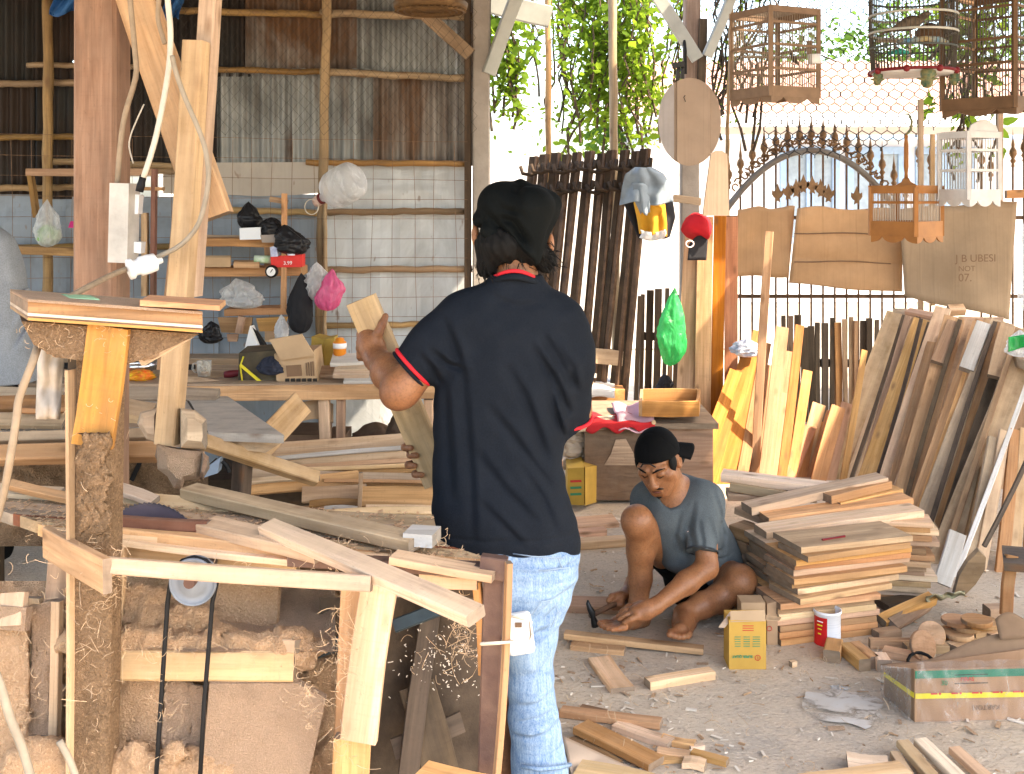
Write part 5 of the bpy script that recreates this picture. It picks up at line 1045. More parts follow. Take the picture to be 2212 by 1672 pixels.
sl_lab = ['first','second','third','fourth','fifth','sixth','seventh','eighth','ninth','tenth','eleventh','twelfth','thirteenth','fourteenth','fifteenth','sixteenth','seventeenth','eighteenth','nineteenth','twentieth','twenty-first','twenty-second','twenty-third','twenty-fourth','twenty-fifth','twenty-sixth','twenty-seventh']
order = sorted(range(len(SL)), key=lambda i: SL[i][1][0]); rank = {i: k for k, i in enumerate(order)}
for i, (a, c, w_, m) in enumerate(SL):
    D1 = 6.45+(.12 if i in (6,7,9,11,12) else 0)+.03*(i % 4)+(.16 if i > 13 else 0); D0 = D1+.0016*(c[1]-a[1])+.06
    plank('sunlit leaning plank, '+sl_lab[rank[i]]+' from the left at the foot of the glowing group', P(*a,D0), P(*c,D1), w_*D1/F, .022, (-.12,-.92,.35), m, 'sunlit planks leaning on the fence', seg=4, cut=R.uniform(-.4,.4) if i == 9 else 0)
bag('cloth_heap', 'white and blue cloth heap caught on the sunlit leaning planks', 'cloth', 1612, 752, 6.95, 54, 40, plain('white_blue_cloth', (.70,.72,.78), .85, var=.5, sc=9, c2=(.25,.30,.42)), 64, .8, amp=.35)
# ---------------------------------------------------------------- long planks leaning on the right
R.seed(305)
LR = [((1944,678),(1812,1046),56,'dusty',0),((1962,682),(1856,1050),14,'brown',.03),((1996,690),(1870,1056),44,'fresh',.02),((1984,684),(1866,1050),10,'dark',.05),((2010,696),(1902,1060),14,'dark',.04),((2024,700),(1925,1062),20,'brown',.04),
      ((2038,664),(1905,1075),34,'dusty',-.03),((2062,684),(1950,1085),44,'fresh',0.04),((2092,690),(1935,1096),40,'dusty',-.06),((2110,694),(1968,1110),18,'fresh',-.03),((2140,690),(1985,1125),26,'pink',.05),((2166,694),(1990,1165),48,'dusty',-.06),((2186,706),(2025,1190),20,'dark',.06),((2238,716),(2030,1230),54,'dusty',-.05),((2256,722),(2058,1262),10,'white',-.08),((1975,684),(1842,1052),40,'dusty',.16),((2050,690),(1925,1080),46,'brown',.17),((2086,692),(1960,1100),44,'dusty',.16),((2130,694),(1990,1130),46,'brown',.16),((2176,700),(2030,1180),46,'brown',.17),((2216,712),(2050,1215),40,'dusty',.16)]
LR += [((1953,680),(1834,1048),8,'dark',-.01),((1990,688),(1886,1058),8,'dark',.0),((2030,680),(1895,1070),10,'fresh',.0),((2074,690),(1952,1098),9,'dark',-.02),((2120,692),(1978,1116),8,'fresh',-.05),((2150,694),(2004,1150),9,'dark',-.02),((2200,710),(2040,1205),12,'brown',.0)]
LR.sort(key=lambda q: q[1][0])
for i, (a, c, w_, m, dd) in enumerate(LR):
    f = max(0, min(1,(c[0]-1812)/240.)); D1 = ln(6.6,5.0,f)+dd; D0 = ln(7.35,5.75,f)+dd
    plank('long leaning plank, '+nth2[i]+' from the left in the row on the right', P(*a,D0), P(*c,D1), w_*(D0+D1)/2/F*1.03, .03, (-.28,-.80,.45), m, 'long planks leaning at the right', seg=6, bow=.012)
plank('brown offcut block hooked high on the long leaning planks', P(2064,694,6.42), P(2028,782,6.25), .088, .04, (-.28,-.8,.45), 'brown', None, name='offcut', cat='offcut')
plank('white painted offcut stuck high on the long leaning planks', P(2126,696,6.08), P(2088,796,5.92), .075, .04, (-.28,-.8,.45), 'white', None, name='offcut', cat='offcut')
plank('dusty offcut hanging on the long leaning planks near the right edge', P(2178,700,5.85), P(2150,812,5.72), .075, .04, (-.28,-.8,.45), 'dusty', None, name='offcut', cat='offcut')
plank('white painted board end standing on the floor right of the stack', P(2070,1150,4.75), P(2036,1262,4.68), .07, .03, (-.2,-.9,.3), 'white', None, name='offcut', cat='offcut')
plank('rail along the tops of the long leaning planks', V((2.62,5.2,.86)), V((2.72,7.8,.90)), .09, .06, (0,0,1), 'dusty', None, name='rack_rail', cat='rail')
for l, a, c, w_, t, m in [('reddish offcut lying across the tops of the long planks', (2070,688,6.6),(2168,690,6.5),.05,.04,'fresh'),('pale splintered offcut on the plank tops', (2050,664,6.8),(2084,662,6.8),.06,.05,'pale'),('brown board end above the tops of the long planks', (1960,668,7.3),(2060,690,7.0),.06,.03,'pink')]:
    plank(l, P(*a), P(*c), w_, t, (0,-.6,.8), m, None, name='offcut', cat='offcut')
for l, a, c, w_, m, D in [('orange plywood sheet standing at the right edge behind the long planks', (2205,800),(2190,1060),.34,'orange',6.1)]:
    plank(l, P(*a,D), P(*c,D-.1), w_, .02, (-.3,-.9,.1), m, None, name='plywood_sheet', cat='plywood')
SR = [((2150,945),(2090,1240),26,'dusty'),((2172,930),(2118,1230),24,'dusty'),((2196,928),(2165,1240),26,'pink'),((2215,925),(2190,1240),22,'dusty'),((2130,1010),(2075,1250),20,'brown'),((2235,940),(2225,1240),26,'pink')]
for i, (a, c, w_, m) in enumerate(SR): plank('short rough plank, '+nth[i]+' of the bundle standing at the right edge', P(*a,5.35), P(*c,5.0), w_*5.2/F, .025, (-.1,-.95,.2), m, 'short planks standing at the right edge', seg=4)
plank('thin dark pole leaning across the short rough planks', P(2225,985,5.0), P(2128,1180,4.85), .018, .018, (0,-1,.2), 'dark', None, name='pole', cat='pole')
sh = MB(); sh.prism([P(x,y,4.72) for x,y in [(2115,1190),(2130,1205),(2128,1230),(2108,1262),(2085,1285),(2060,1290),(2072,1245),(2090,1215)]], (0,.02,.01)); tag(sh.build('pointed_board', wood('mossy_wood', (.36,.225,.12), (.24,.145,.075), .3, knots=0)), 'brown pointed board end leaning at the foot of the thin dark pole', 'board')  # pointed end of a brown board
bag('plastic_bag', 'hanging green and clear plastic bag at the right edge', 'bag', 2204, 742, 5.4, 56, 60, W['film'], 81, .2, amp=.3)
mb = MB(); mb.grid(lambda u,v: P(ln(2178,2240,u), ln(728,752,v)-10*u+8*v*(1-u), 5.3+.03*math.sin(u*6)), 10, 6, .003); tag(mb.build('green_film', W['greenfilm'], None, True), 'flap of green plastic film at the right edge above the planks', 'film')
bag('plastic_bag', 'tall clear plastic bag hanging at the right edge by the cardboard', 'bag', 2218, 570, 5.6, 36, 210, W['film'], 83, .3, amp=.2)
# stool at right edge
STL = thing('stool', 'small wooden stool cut by the right edge of the picture', 'stool', P(2240,1420,4.05))
board('seat', P(2166,1196,4.1), P(2340,1206,4.0), .22, .03, (0,0,1), W['dark'], STL); board('leg', P(2188,1200,4.05), P(2176,1330,4.0), .04, .035, (-.2,-.95,0), W['orangewood'], STL); board('leg', P(2300,1200,4.0), P(2300,1420,4.0), .04, .035, (0,-1,0), W['orangewood'], STL)
# ---------------------------------------------------------------- stack of short boards
R.seed(306)
def stk(label, a, c, dep, t, m, zz, group='short boards in the stack', yaw=0):
    """a, c: pixel ends of the front top edge at height zz"""
    A, B = PZ(*a,zz), PZ(*c,zz); x = (B-A).normalized(); y = V((0,0,1)).cross(x)
    return plank(label, A+y*dep/2, B+y*dep/2, dep, t, (0,0,1), m, group, seg=2, bow=.001, ch=.0015, name='short_board', cat='board')
def ord_(i): return nth[i]
# front column: 7 lower (left 1670 -> 1893), 6 upper (1690/1715 -> 1965)
z = 0.0; zs = []
D = 4.23; lowx = [(1676,1886),(1672,1890),(1674,1888),(1670,1893),(1674,1896),(1668,1892),(1672,1895)]
def yz(zz, D): return 420+(H-zz)*F/D
t = .0235
for i, (xa, xb) in enumerate(lowx):
    z += t; dD = R.uniform(-.03,.03); a = (xa+12+R.uniform(-5,3), yz(z,D+dD-.05)); c = (xb+R.uniform(-4,8), yz(z,D+dD+.06))
    stk('short board of the lower front stack, '+ord_(i)+' from the floor', a, c, .18+R.uniform(-.01,.02), t-.001, R.choice(['fresh','fresh','pink','pale']), z)
upx = [(1704,1930),(1698,1938),(1688,1958),(1686,1960),(1694,1968),(1690,1964),(1700,1966),(1715,1964),(1712,1968)]
for i, (xa, xb) in enumerate(upx):
    z += t; dD = R.uniform(-.05,.03); s_ = R.uniform(-.02,.02); a = (xa+26+R.uniform(-8,6), yz(z,D-.06+dD)); c = (xb+R.uniform(-5,4), yz(z,D+.10+dD+s_))
    stk('short board of the upper front stack, '+ord_(len(upx)-1-i)+' from its top', a, c, .20+R.uniform(-.01,.02), t-.001, R.choice(['fresh','pale','fresh','pink']), z)
ztop = z
o = board('red_pencil', PZ(1776,1164,ztop+.006), PZ(1825,1156,ztop+.006), .008, .007, (0,0,1), plain('red_pencil', (.22,.015,.02), .5)); tag(o, 'dark red carpenter pencil lying on the short board stack', 'pencil')
# column just behind and to the left
z = 0.; D = 4.42
for i in range(14):
    z += t; xa = 1634+R.uniform(-4,10)+(8 if i > 8 else 0)+(14 if i < 5 else 0); dD = R.uniform(-.03,.03)
    stk('short board of the left rear stack, '+ord_(13-i)+' from its top', (xa+18, yz(z,D+dD-.04)), (1800+R.uniform(-10,20), yz(z,D+dD+.04)), .19, t-.001, R.choice(['fresh','pale','pink']), z)
# column behind right: light ends showing
z = 0.; D = 4.62
for i in range(15):
    z += t; xb = 2004+R.uniform(-14,26); dD = R.uniform(-.04,.04)
    stk('short board of the right rear stack, '+ord_(14-i)+' from its top', (1810+R.uniform(-10,10), yz(z,D+dD+.03)), (xb, yz(z,D+dD-.04)), .13, t-.001, R.choice(['fresh','pale','pink','brown']), z)
# loose boards thrown on top, at the back
for l, a, c, w_, t_, n, m, z0, z1 in [
 ('board with a squared end topmost at the far left of the loose boards', (1560,1018),(1790,1046),.09,.035,None,'pale',.46,.44),
 ('grey ended board under the topmost left one of the loose boards', (1580,1036),(1700,1056),.09,.04,None,'grey',.43,.41),
 ('flat pale board behind the loose boards near the squatting man', (1570,1060),(1760,1064),.10,.03,None,'pale',.38,.38),
 ('long pale board sloping up to the right, topmost of the loose boards', (1612,1090),(1905,1026),.085,.035,None,'pale',.40,.47),
 ('short thick board on the right end of the sloping loose board', (1782,1066),(1912,1034),.08,.035,None,'fresh',.43,.455),
 ('board with a bark edge under the sloping loose board', (1800,1080),(1935,1050),.09,.03,None,'fresh',.40,.42),
 ('orange edged board in the middle of the loose boards', (1650,1112),(1960,1070),.085,.03,None,'fresh',.375,.405),
 ('lowest long loose board resting across the stacks', (1642,1140),(1980,1094),.10,.035,None,'pale',.36,.385),
 ('stubby block under the lowest long loose board', (1690,1152),(1805,1146),.09,.03,None,'pale',.345,.345),
 ('short thick board leaning left near the squatting man, above his back', (1598,1092),(1680,1124),.07,.03,None,'dusty',.36,.34),
 ('rough split block beside the back of the squatting man', (1592,1128),(1650,1146),.10,.05,None,'brown',.32,.32),
 ('small pale block low beside the back of the squatting man', (1600,1158),(1650,1176),.10,.05,None,'pink',.26,.26)]:
    plank(l, PZ(*a,z0+.0), PZ(*c,z1), w_, t_, (0,-.06,1), m, 'loose boards thrown on the stacks', seg=2, bow=.002, ch=.002, name='loose_board', cat='board')
for i, (a, c, z0, m) in enumerate([((1596,1180),(1660,1180),.22,'dusty'),((1600,1206),(1660,1206),.17,'brown'),((1604,1232),(1660,1232),.12,'fresh'),((1612,1262),(1668,1262),.07,'dusty')]):
    plank('block '+['uppermost','second from the top','third from the top','lowest'][i]+' in the little pile behind the squatting man', PZ(*a,z0), PZ(*c,z0), .13, .045, (0,-.1,1), m, 'blocks piled behind the squatting man', name='wood_block', cat='block')
# ---------------------------------------------------------------- cartons, tin, discs, offcuts on the floor
R.seed(307)
W['superq'] = plain('ochre_card', (.56,.33,.07), .75, var=.2, sc=7)
SQ = thing('carton', 'small ochre carton printed with upside down words, flaps open', 'carton', PZ(1614,1446))
D0 = F*H/(1446-420); zt2 = H-(1340-420)*D0/F; X0, X1 = (1575-CX)*D0/F, (1655-CX)*D0/F
case = MB().abox(X0, X1, D0, D0+.10, 0, zt2).build('case', W['superq'], SQ)
MB().prism([P(1578,1322,D0+.02),P(1652,1320,D0+.02),P(1654,1342,D0-.002),P(1578,1344,D0-.002)], (0,.002,.003)).build('flap', W['cardb'], SQ)
MB().prism([P(1576,1324,D0+.05),P(1590,1322,D0+.05),P(1566,1356,D0+.0),P(1553,1356,D0+.0)], (0,.003,.002)).build('flap', W['pale'], SQ)
MB().prism([P(1655,1330,D0+.04),P(1688,1335,D0+.05),P(1684,1341,D0+.0),P(1655,1340,D0)], (0,.003,.002)).build('flap', W['cardb'], SQ)
text3(SQ, 'SUPER QUAT', .0125, P(1626,1416,D0-.0015), (-1,0,0), (0,0,-1), W['inkgreen'], bold=.0004)
mb = MB(); c = P(1637,1421,D0-.002); mb.tube([c+V((.0095*math.cos(k*.5236),0,.0095*math.sin(k*.5236))) for k in range(12)], .0012, 4, closed=True); mb.build('round_mark', W['inkred'], SQ); MB().tube([c+V((0,0,-.005)),c+V((0,0,.005))], .001, 4).build('round_mark', W['inkred'], SQ)
for k in range(5):
    for x0, x1 in ((1587,1600),(1606,1620),(1626,1642)): MB().bar(P(x0,1376+k*5,D0-.001), P(x1,1376+k*5,D0-.001), .0025, .001).build('printed_line', W['inkgreen'], SQ)
for k in range(3): MB().bar(P(1604,1352+k*5,D0-.001), P(1628,1352+k*5,D0-.001), .0025, .001).build('printed_line', W['inkred'], SQ)
C2 = thing('carton', 'upright tan carton standing just behind the ochre carton', 'carton', PZ(1650,1398))
D0 = F*H/(1398-420); MB().abox((1604-CX)*D0/F, (1656-CX)*D0/F, D0+.02, D0+.1, 0, H-(1306-420)*D0/F).build('case', W['cardb'], C2); MB().prism([P(1657,1304,D0+.02),P(1679,1300,D0+.02),P(1680,1394,D0+.02),P(1657,1398,D0+.02)], (0,.08,0)).build('side', plain('tan_card', (.45,.29,.17), .8, var=.2), C2)
mb = MB(); c = P(1662,1358,D0+.018); mb.tube([c+V((.009*math.cos(k*.5236),0,.009*math.sin(k*.5236))) for k in range(12)], .0012, 4, closed=True); mb.build('round_mark', W['inkred'], C2)
TN = thing('tin', 'white and red tin standing before the board stack', 'tin', PZ(1787,1393))
c = PZ(1787,1388); r = .0505; hgt = .128
def tinm():
    b = NB('tin_label'); sx = b.n('SeparateXYZ'); b.set(sx, '0', b.tc().outputs['Object']); at = b.n('Math', operation='ARCTAN2'); b.set(at, '0', sx.outputs[1]); b.set(at, '1', sx.outputs[0])
    red = b.math('MULTIPLY', b.math('GREATER_THAN', b.math('ABSOLUTE', at.outputs[0]), 1.85), b.math('LESS_THAN', sx.outputs[2], .108))
    red = b.math('MULTIPLY', red, b.math('LESS_THAN', at.outputs[0], 0.))
    bars = b.math('MULTIPLY', b.math('GREATER_THAN', b.math('SINE', b.math('MULTIPLY', sx.outputs[2], 700)), .55), b.ramp(b.noise(b.coords((30,30,260), False), 1, 1), .48, .52))
    col = b.mix(b.math('MULTIPLY', bars, .35), (.74,.75,.76), (.45,.47,.52)); col = b.mix(red, col, (.58,.02,.02)); b.prin(col, .35); return b.mat
MB().lathe(c, [(0,0),(r,0),(r,.004),(r*.98,.006),(r*.98,hgt-.012),(r*1.05,hgt-.010),(r*1.06,hgt),(r*.98,hgt),(r*.95,hgt-.006),(r*.94,hgt-.05),(0,hgt-.05)], 36).build('body', tinm(), TN, True)
for z0, s_, x in [(.088,'DAR',1763),(.070,'PRO',1762),(.052,'MAS',1763)]:
    pass
for k, z0 in enumerate((.092,.078,.064,.046)):
    a1 = math.radians(208+k*2); a2 = math.radians(236-k*3); pts = [c+V((r*1.0*math.cos(ln(a1,a2,q/5)), r*1.0*math.sin(ln(a1,a2,q/5)), z0)) for q in range(6)]
    MB().tube(pts, .003 if k % 2 else .0022, 4).build('printed_line', W['strap'] if k else W['whitepl'], TN)
# big carton wrapped in film
BC = thing('wrapped_carton', 'large open carton wrapped in clear film with yellow tape, on the floor at right', 'carton', PZ(2080,1570))
W['boxcard'] = card_mat('carton_card', (.43,.26,.15), 0, 40)
a, c, d_ = PZ(1976,1560), PZ(2330,1550), PZ(1911,1503)     # near-left corner, right, left-back corner
zb2 = .168; e1 = (c-a); e2 = (d_-a); u1 = e1.normalized(); u2 = e2.normalized()
up = V((0,0,zb2))
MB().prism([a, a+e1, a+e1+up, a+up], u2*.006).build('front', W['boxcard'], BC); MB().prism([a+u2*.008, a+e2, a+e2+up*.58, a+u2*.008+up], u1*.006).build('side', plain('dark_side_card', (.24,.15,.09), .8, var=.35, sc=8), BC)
MB().prism([a+e2, a+e2+e1, a+e2+e1+up*.9, a+e2+up*.56], u2*.006).build('back', W['boxcard'], BC); MB().prism([a+u1*.01+u2*.01, a+e1+u2*.01, a+e1+e2, a+e2+u1*.01], (0,0,.004)).build('bottom', W['boxcard'], BC)
def flap(nm, p0, p1, out, n_, m, bend=.5): 
    mb = MB(); mb.grid(lambda u,v: V(p0).lerp(V(p1),u)+V(out)*v+V((0,0,1))*(.02*math.sin(u*5)*v-bend*.05*v*v), 12, 6, .005); mb.build(nm, m, BC, True)
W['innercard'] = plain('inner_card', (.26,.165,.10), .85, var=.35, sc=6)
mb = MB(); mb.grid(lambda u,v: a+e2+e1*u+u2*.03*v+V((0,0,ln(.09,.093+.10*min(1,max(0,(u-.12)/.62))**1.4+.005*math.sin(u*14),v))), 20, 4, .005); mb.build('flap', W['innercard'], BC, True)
flap('flap', a+e2+e1*.74+V((0,0,.18)), a+e2+e1+V((0,0,.19)), u2*.03+V((0,0,.06)), 0, W['innercard'], 0)
MB().prism([a-u2*.002+up*.84, a+e1-u2*.002+up*.84, a+e1-u2*.002+up*.985, a-u2*.002+up*.985], -u2*.001).build('green_band', plain('green_band', (.03,.20,.12), .5), BC)
MB().prism([a-u2*.004+up*.46, a+e1-u2*.004+up*.43, a+e1-u2*.004+up*.53, a-u2*.004+up*.56], -u2*.001).build('tape', W['strap'], BC)
MB().prism([a-u1*.002+up*.46, a+e2-u1*.002+up*.40, a+e2-u1*.002+up*.48, a-u1*.002+up*.56], -u1*.001).build('tape', W['strap'], BC)
for k in range(7): 
    p = a+u1*(.05+k*.068)-u2*.0055+V((0,0,.092)); MB().bar(p, p+u1*.022, .005, .001, -u2).build('printed_mark', W['inkred'], BC); MB().lathe(p+u1*.030, [(0,0),(.004,0),(.004,.001),(0,.001)], 10, -u2).build('printed_mark', W['inkred'], BC)
text3(BC, 'KARTON', .022, a+u1*.28-u2*.003+V((0,0,.050)), -u1, (0,0,-1), W['inkbrown']); text3(BC, '30', .022, a+u1*.085-u2*.003+V((0,0,.118)), u1, (0,0,1), W['inkgreen'])
for p0, p1, z0 in ((.13,.24,.122),(.13,.24,.150)): MB().bar(a+u1*p0-u2*.003+V((0,0,z0)), a+u1*p1-u2*.003+V((0,0,z0)), .0025, .001, -u2).build('printed_mark', W['ink'], BC)
text3(BC, 'PIRAS', .018, a+u1*.15-u2*.003+V((0,0,.130)), u1, (0,0,1), W['inkred'])
mb = MB(); mb.grid(lambda u,v: a+u1*ln(-.006,1.0,u)*e1.length-u2*(.012+.010*abs(mnoise.noise((u*16,v*7,1)))+.006*math.sin(u*40+v*9))+V((0,0,ln(.002,.2,v))), 60, 14); mb.build('film', film('box_film', (.75,.72,.70), .05, .08), BC, True)
mb = MB(); mb.grid(lambda u,v: a-u1*(.012+.012*abs(mnoise.noise((u*9,v*7,4))))+e2*u+V((0,0,ln(.002,.175-.07*u,v))), 24, 14); mb.build('film', bpy.data.materials['box_film'], BC, True)
# round wooden discs and blocks by the wrapped carton
def disc(label, x, y, z0, r, t, tilt=(0,0,1), m='fresh'):
    b_ = MB(); c = PZ(x,y,z0); n = 22; b_.lathe(c, [(0,0),(r*.97,0),(r,.003),(r,t-.003),(r*.97,t),(0,t)], n, tilt); return tag(b_.build('wooden_disc', W[m]), label, 'disc', 'round wooden discs by the wrapped carton')
T = .017
for i, (x, y, k) in enumerate([(2062,1375,0),(2055,1374,1),(2070,1378,2),(2086,1362,3),(2066,1352,4)]):
    disc('wooden disc, '+nth[i]+' from the bottom of the nearer disc pile', x, y-k*1.5, k*T, .056, T)
for i, (x, y, k) in enumerate([(2120,1352,0),(2128,1350,1),(2118,1352,2),(2126,1350,3),(2110,1346,4)]):
    disc('wooden disc, '+nth[i]+' from the bottom of the farther disc pile', x, y, k*T+.04, .056, T)
disc('wooden disc leaning upright on edge before the disc piles', 1990,1395,.055,.055,.016,(.35,-.85,.35),'pink'); disc('wooden disc on edge half hidden behind the leaning one', 2012,1372,.05,.05,.016,(-.3,-.8,.4),'pale')
def blk(label, x, y, yaw, L, w_, h, m, z0=0., tip=0, name='offcut'):
    c = PZ(x,y,z0); d = V((math.cos(yaw),math.sin(yaw),math.sin(tip))); return plank(label, c-d*L/2+V((0,0,h)), c+d*L/2+V((0,0,h)), w_, h, (-math.sin(tip)*math.cos(yaw)*.9,0,1), m, 'offcuts on the floor by the wrapped carton', name=name, cat='offcut', seg=1)
for a_ in [('hollow ended block lying before the tin',1800,1418,1.2,.12,.06,.045,'pink'),('narrow block slanting beside the hollow ended one',1846,1432,1.75,.15,.045,.045,'fresh'),('second slanting block right of the narrow one',1868,1428,1.8,.14,.04,.045,'pink'),('square pale block next to the wrapped carton corner',1905,1444,1.5,.07,.05,.045,'pale'),
   ('long board lying behind the slanting blocks',1936,1400,-.02,.20,.03,.035,'fresh'),('short thick board pointing at the wrapped carton',1952,1424,-.5,.14,.05,.03,'fresh'),('board on the far side of the wrapped carton under the discs',2000,1408,.05,.16,.05,.03,'pale'),
   ('block under the right disc pile',2130,1376,.1,.12,.07,.035,'fresh'),('block standing right of the disc piles',2155,1350,.05,.09,.07,.075,'pink'),('flat piece on the right hand block by the stool',2150,1376,.5,.12,.06,.03,'pale'),('offcut behind the wrapped carton rim',2080,1402,.5,.13,.06,.03,'pale'),
   ('dark offcut at the foot of the board stack',1915,1376,.3,.10,.05,.03,'brown'),('small cube of wood on the floor left of the tin',1713,1440,.4,.022,.02,.02,'pale')]: blk(*a_)
plank('long split stick sloping up behind the leaning disc', PZ(1905,1335,.05), PZ(2015,1285,.09), .05, .035, (-.2,-.5,.85), 'fresh', 'offcuts on the floor by the wrapped carton', name='offcut', cat='offcut')
plank('second stick under the long split one behind the leaning disc', PZ(1930,1345,.04), PZ(2005,1300,.06), .05, .03, (-.2,-.7,.6), 'brown', 'offcuts on the floor by the wrapped carton', name='offcut', cat='offcut')
plank('dark offcut in the shadow between the stack and the discs', PZ(1905,1300,.03), PZ(1990,1290,.03), .10, .03, (0,0,1), 'dark', 'offcuts on the floor by the wrapped carton', name='offcut', cat='offcut')
mb = MB(); c = PZ(1992,1440,.01); mb.tube([c+V((.05*math.cos(k*.45), .04*math.sin(k*.45), .004+.03*max(0,math.sin(k*.45)))) for k in range(8)], .006, 6); tag(mb.build('hose_piece', W['rubber'], None, True), 'curved piece of black hose behind the wrapped carton', 'hose')
mb = MB(); mb.grid(lambda u,v: PZ(ln(2000,2085,u), ln(1302,1286,u)-14*v*(1-.3*u)+2*math.sin(u*20), .06+.05*v+.012*math.sin(u*13+v*5)), 20, 5, .002); tag(mb.build('green_sack', plain('green_woven', (.16,.20,.14), .8, var=.5, sc=20, c2=(.45,.34,.2)), None, True), 'strip of green woven sacking behind the disc piles', 'sacking')
# boards and offcuts on the open floor
FL = [('long thin board on the floor in front of the bare feet', (1220,1364,.045),(1520,1398,.03),.045,.022,'pink'),('shorter board under the long thin one near the standing man', (1235,1388,.022),(1350,1400,.022),.05,.022,'fresh'),
 ('board with a sawtooth edge lying on the open floor', (1295,1418,.02),(1345,1485,.02),.085,.02,'pale'),('pale batten with bark edge lying right of the sawtooth board', (1398,1468,.03),(1538,1445,.03),.05,.03,'pale')]
for l, a, c, w_, t, m in FL: plank(l, PZ(*a), PZ(*c), w_, t, (0,0,1), m, 'boards on the open floor', name='floor_board', cat='board')
mb = MB()
for k in range(4): p = PZ(1258+k*7, 1402+k*14, .02); mb.prism([p, p+V((-.03,.0,0)), p+V((0,-.03,0))], (0,0,-.02))
NP = [('long board nearest the standing man in the lower floor pile', (1212,1530,.02),(1428,1556,.03),.05,.02,'fresh'),('wide board crossing the lower floor pile', (1255,1562,.04),(1418,1642,.03),.075,.022,'fresh'),('dark edged board under the wide one in the lower floor pile', (1240,1590,.01),(1330,1650,.01),.06,.012,'brown'),
 ('board behind the wide one in the lower floor pile', (1330,1560,.02),(1450,1600,.02),.05,.02,'pink'),('small board at the right of the lower floor pile', (1430,1588,.02),(1502,1602,.02),.035,.02,'fresh'),('pale chip end beside the lower floor pile', (1490,1610,.015),(1520,1606,.015),.02,.014,'pale'),
 ('board in the middle right of the lower floor pile', (1420,1618,.02),(1490,1626,.02),.04,.02,'pink'),('longest offcut at the right end of the lower floor pile', (1495,1620,.02),(1572,1640,.02),.03,.02,'fresh'),('square end board in front of the lower floor pile', (1476,1640,.02),(1524,1648,.02),.05,.018,'pale'),('low board in front of the wide one', (1380,1642,.012),(1470,1630,.012),.06,.012,'pink'),
 ('thin dark slat at the upper end of the lower floor pile', (1255,1524,.015),(1310,1536,.015),.03,.012,'brown')]
for l, a, c, w_, t, m in NP: plank(l, PZ(*a), PZ(*c), w_, t, (0,0,1), m, 'offcuts in the lower floor pile', name='floor_board', cat='board')
BR = [('leftmost slat of the fan in the bottom right corner', (1933,1622,.03),(1990,1710,.02),.03,.02,'dusty'),('second slat of the fan in the bottom right corner', (1950,1598,.05),(2040,1700,.03),.04,.022,'pale'),('third slat of the fan in the bottom right corner', (1988,1594,.05),(2110,1710,.03),.045,.022,'pale'),('rightmost slat of the fan in the bottom right corner', (2062,1612,.04),(2150,1690,.03),.04,.022,'fresh'),
 ('broad pale board at the bottom edge left of the fan', (1740,1690,.04),(1960,1660,.04),.10,.02,'pale'),('grey topped board lying at the bottom edge', (1830,1640,.03),(1920,1650,.03),.10,.02,'pale'),('large pale board corner at the bottom edge behind the jeans', (1240,1668,.05),(1400,1700,.05),.16,.02,'pale'),('pale board at the bottom edge below the steel bench leg', (905,1664,.42),(1060,1700,.42),.10,.02,'fresh')]
for l, a, c, w_, t, m in BR: plank(l, PZ(*a), PZ(*c), w_, t, (0,0,1), m, 'boards at the bottom edge', name='floor_board', cat='board')
mb = MB(); mb.grid(lambda u,v: PZ(1215+150*u+20*v, 1590+70*u+90*v*(1-u*.4), .015+.04*v*abs(math.sin(u*5+v*3))), 20, 10, .002); tag(mb.build('paper_sheet', plain('cream_paper', (.70,.54,.40), .8, var=.12), None, True), 'crumpled cream paper on the floor beside the jeans', 'paper')
bag('film_scrap', 'crumpled scrap of clear film on the floor near the wrapped carton', 'film', 1815, 1488, 3.83, 46, 12, W['film'], 91, .9, amp=.4)
# spilled grey paint on the floor, a skin on the concrete
mb = MB(); c = PZ(1822,1530); pts = []
for k in range(36):
    an = k*math.pi/18; rx = .13*(1+.28*mnoise.noise((math.cos(an)*1.6,math.sin(an)*1.6,2.))); pts.append(c+V((math.cos(an)*rx, math.sin(an)*.13*(1+.4*mnoise.noise((math.cos(an)*2,math.sin(an)*2,7.))), .007)))
mb.add(pts+[c+V((0,0,.009))], [(k,(k+1)%36,36) for k in range(36)])
def spillm():
    b = NB('spilled_paint'); n_ = b.noise(b.coords((7,11,7)), 1, 5, .65, .6); p = b.prin(b.mix(b.ramp(n_, .4, .6), (.52,.50,.465), (.48,.425,.36)), .5); tr = b.n('BsdfTransparent'); mx = b.n('MixShader'); b.set(mx, '0', b.ramp(n_, .50, .66)); b.set(mx, '1', p.outputs[0]); b.set(mx, '2', tr.outputs[0]); b.t.links.new(mx.outputs[0], b.out.inputs[0]); return b.mat
mb.build('spilled_paint', spillm(), None, True, kind='structure')
# chips and shavings all over the floor (uncountable)
R.seed(310); mb = MB()
for _ in range(650):
    y = R.uniform(1100,1690); x = R.uniform(1080,2240) if R.random() < .8 else R.gauss(1300,80); p = PZ(x,y,.006); an = R.uniform(0,6.28); L = abs(R.gauss(0,.010))+.003; d = V((math.cos(an),math.sin(an),R.uniform(-.1,.2)))*L; e = V((-math.sin(an),math.cos(an),R.uniform(-.3,.3)))*L*R.uniform(.12,.45)
    b0 = len(mb.v); mb.add([p-d-e, p+d-e*.6, p+d+e, p-d+e*.8, p-d-e+V((0,0,-.004)), p+d-e*.6+V((0,0,-.004))], [(0,1,2,3),(0,4,5,1)], R.choice([0,0,1,2]))
mb.build('wood_chips', [W['speck'], W['dust'], W['dustg']], None, kind='stuff')
def s5(): return PZ(R.choice([R.gauss(1310,60),R.uniform(1200,2200)]), R.uniform(1380,1680), .008)
curls(260, s5, None, 'wood_shavings', W['wool'], (.02,.06), .0007, 46)
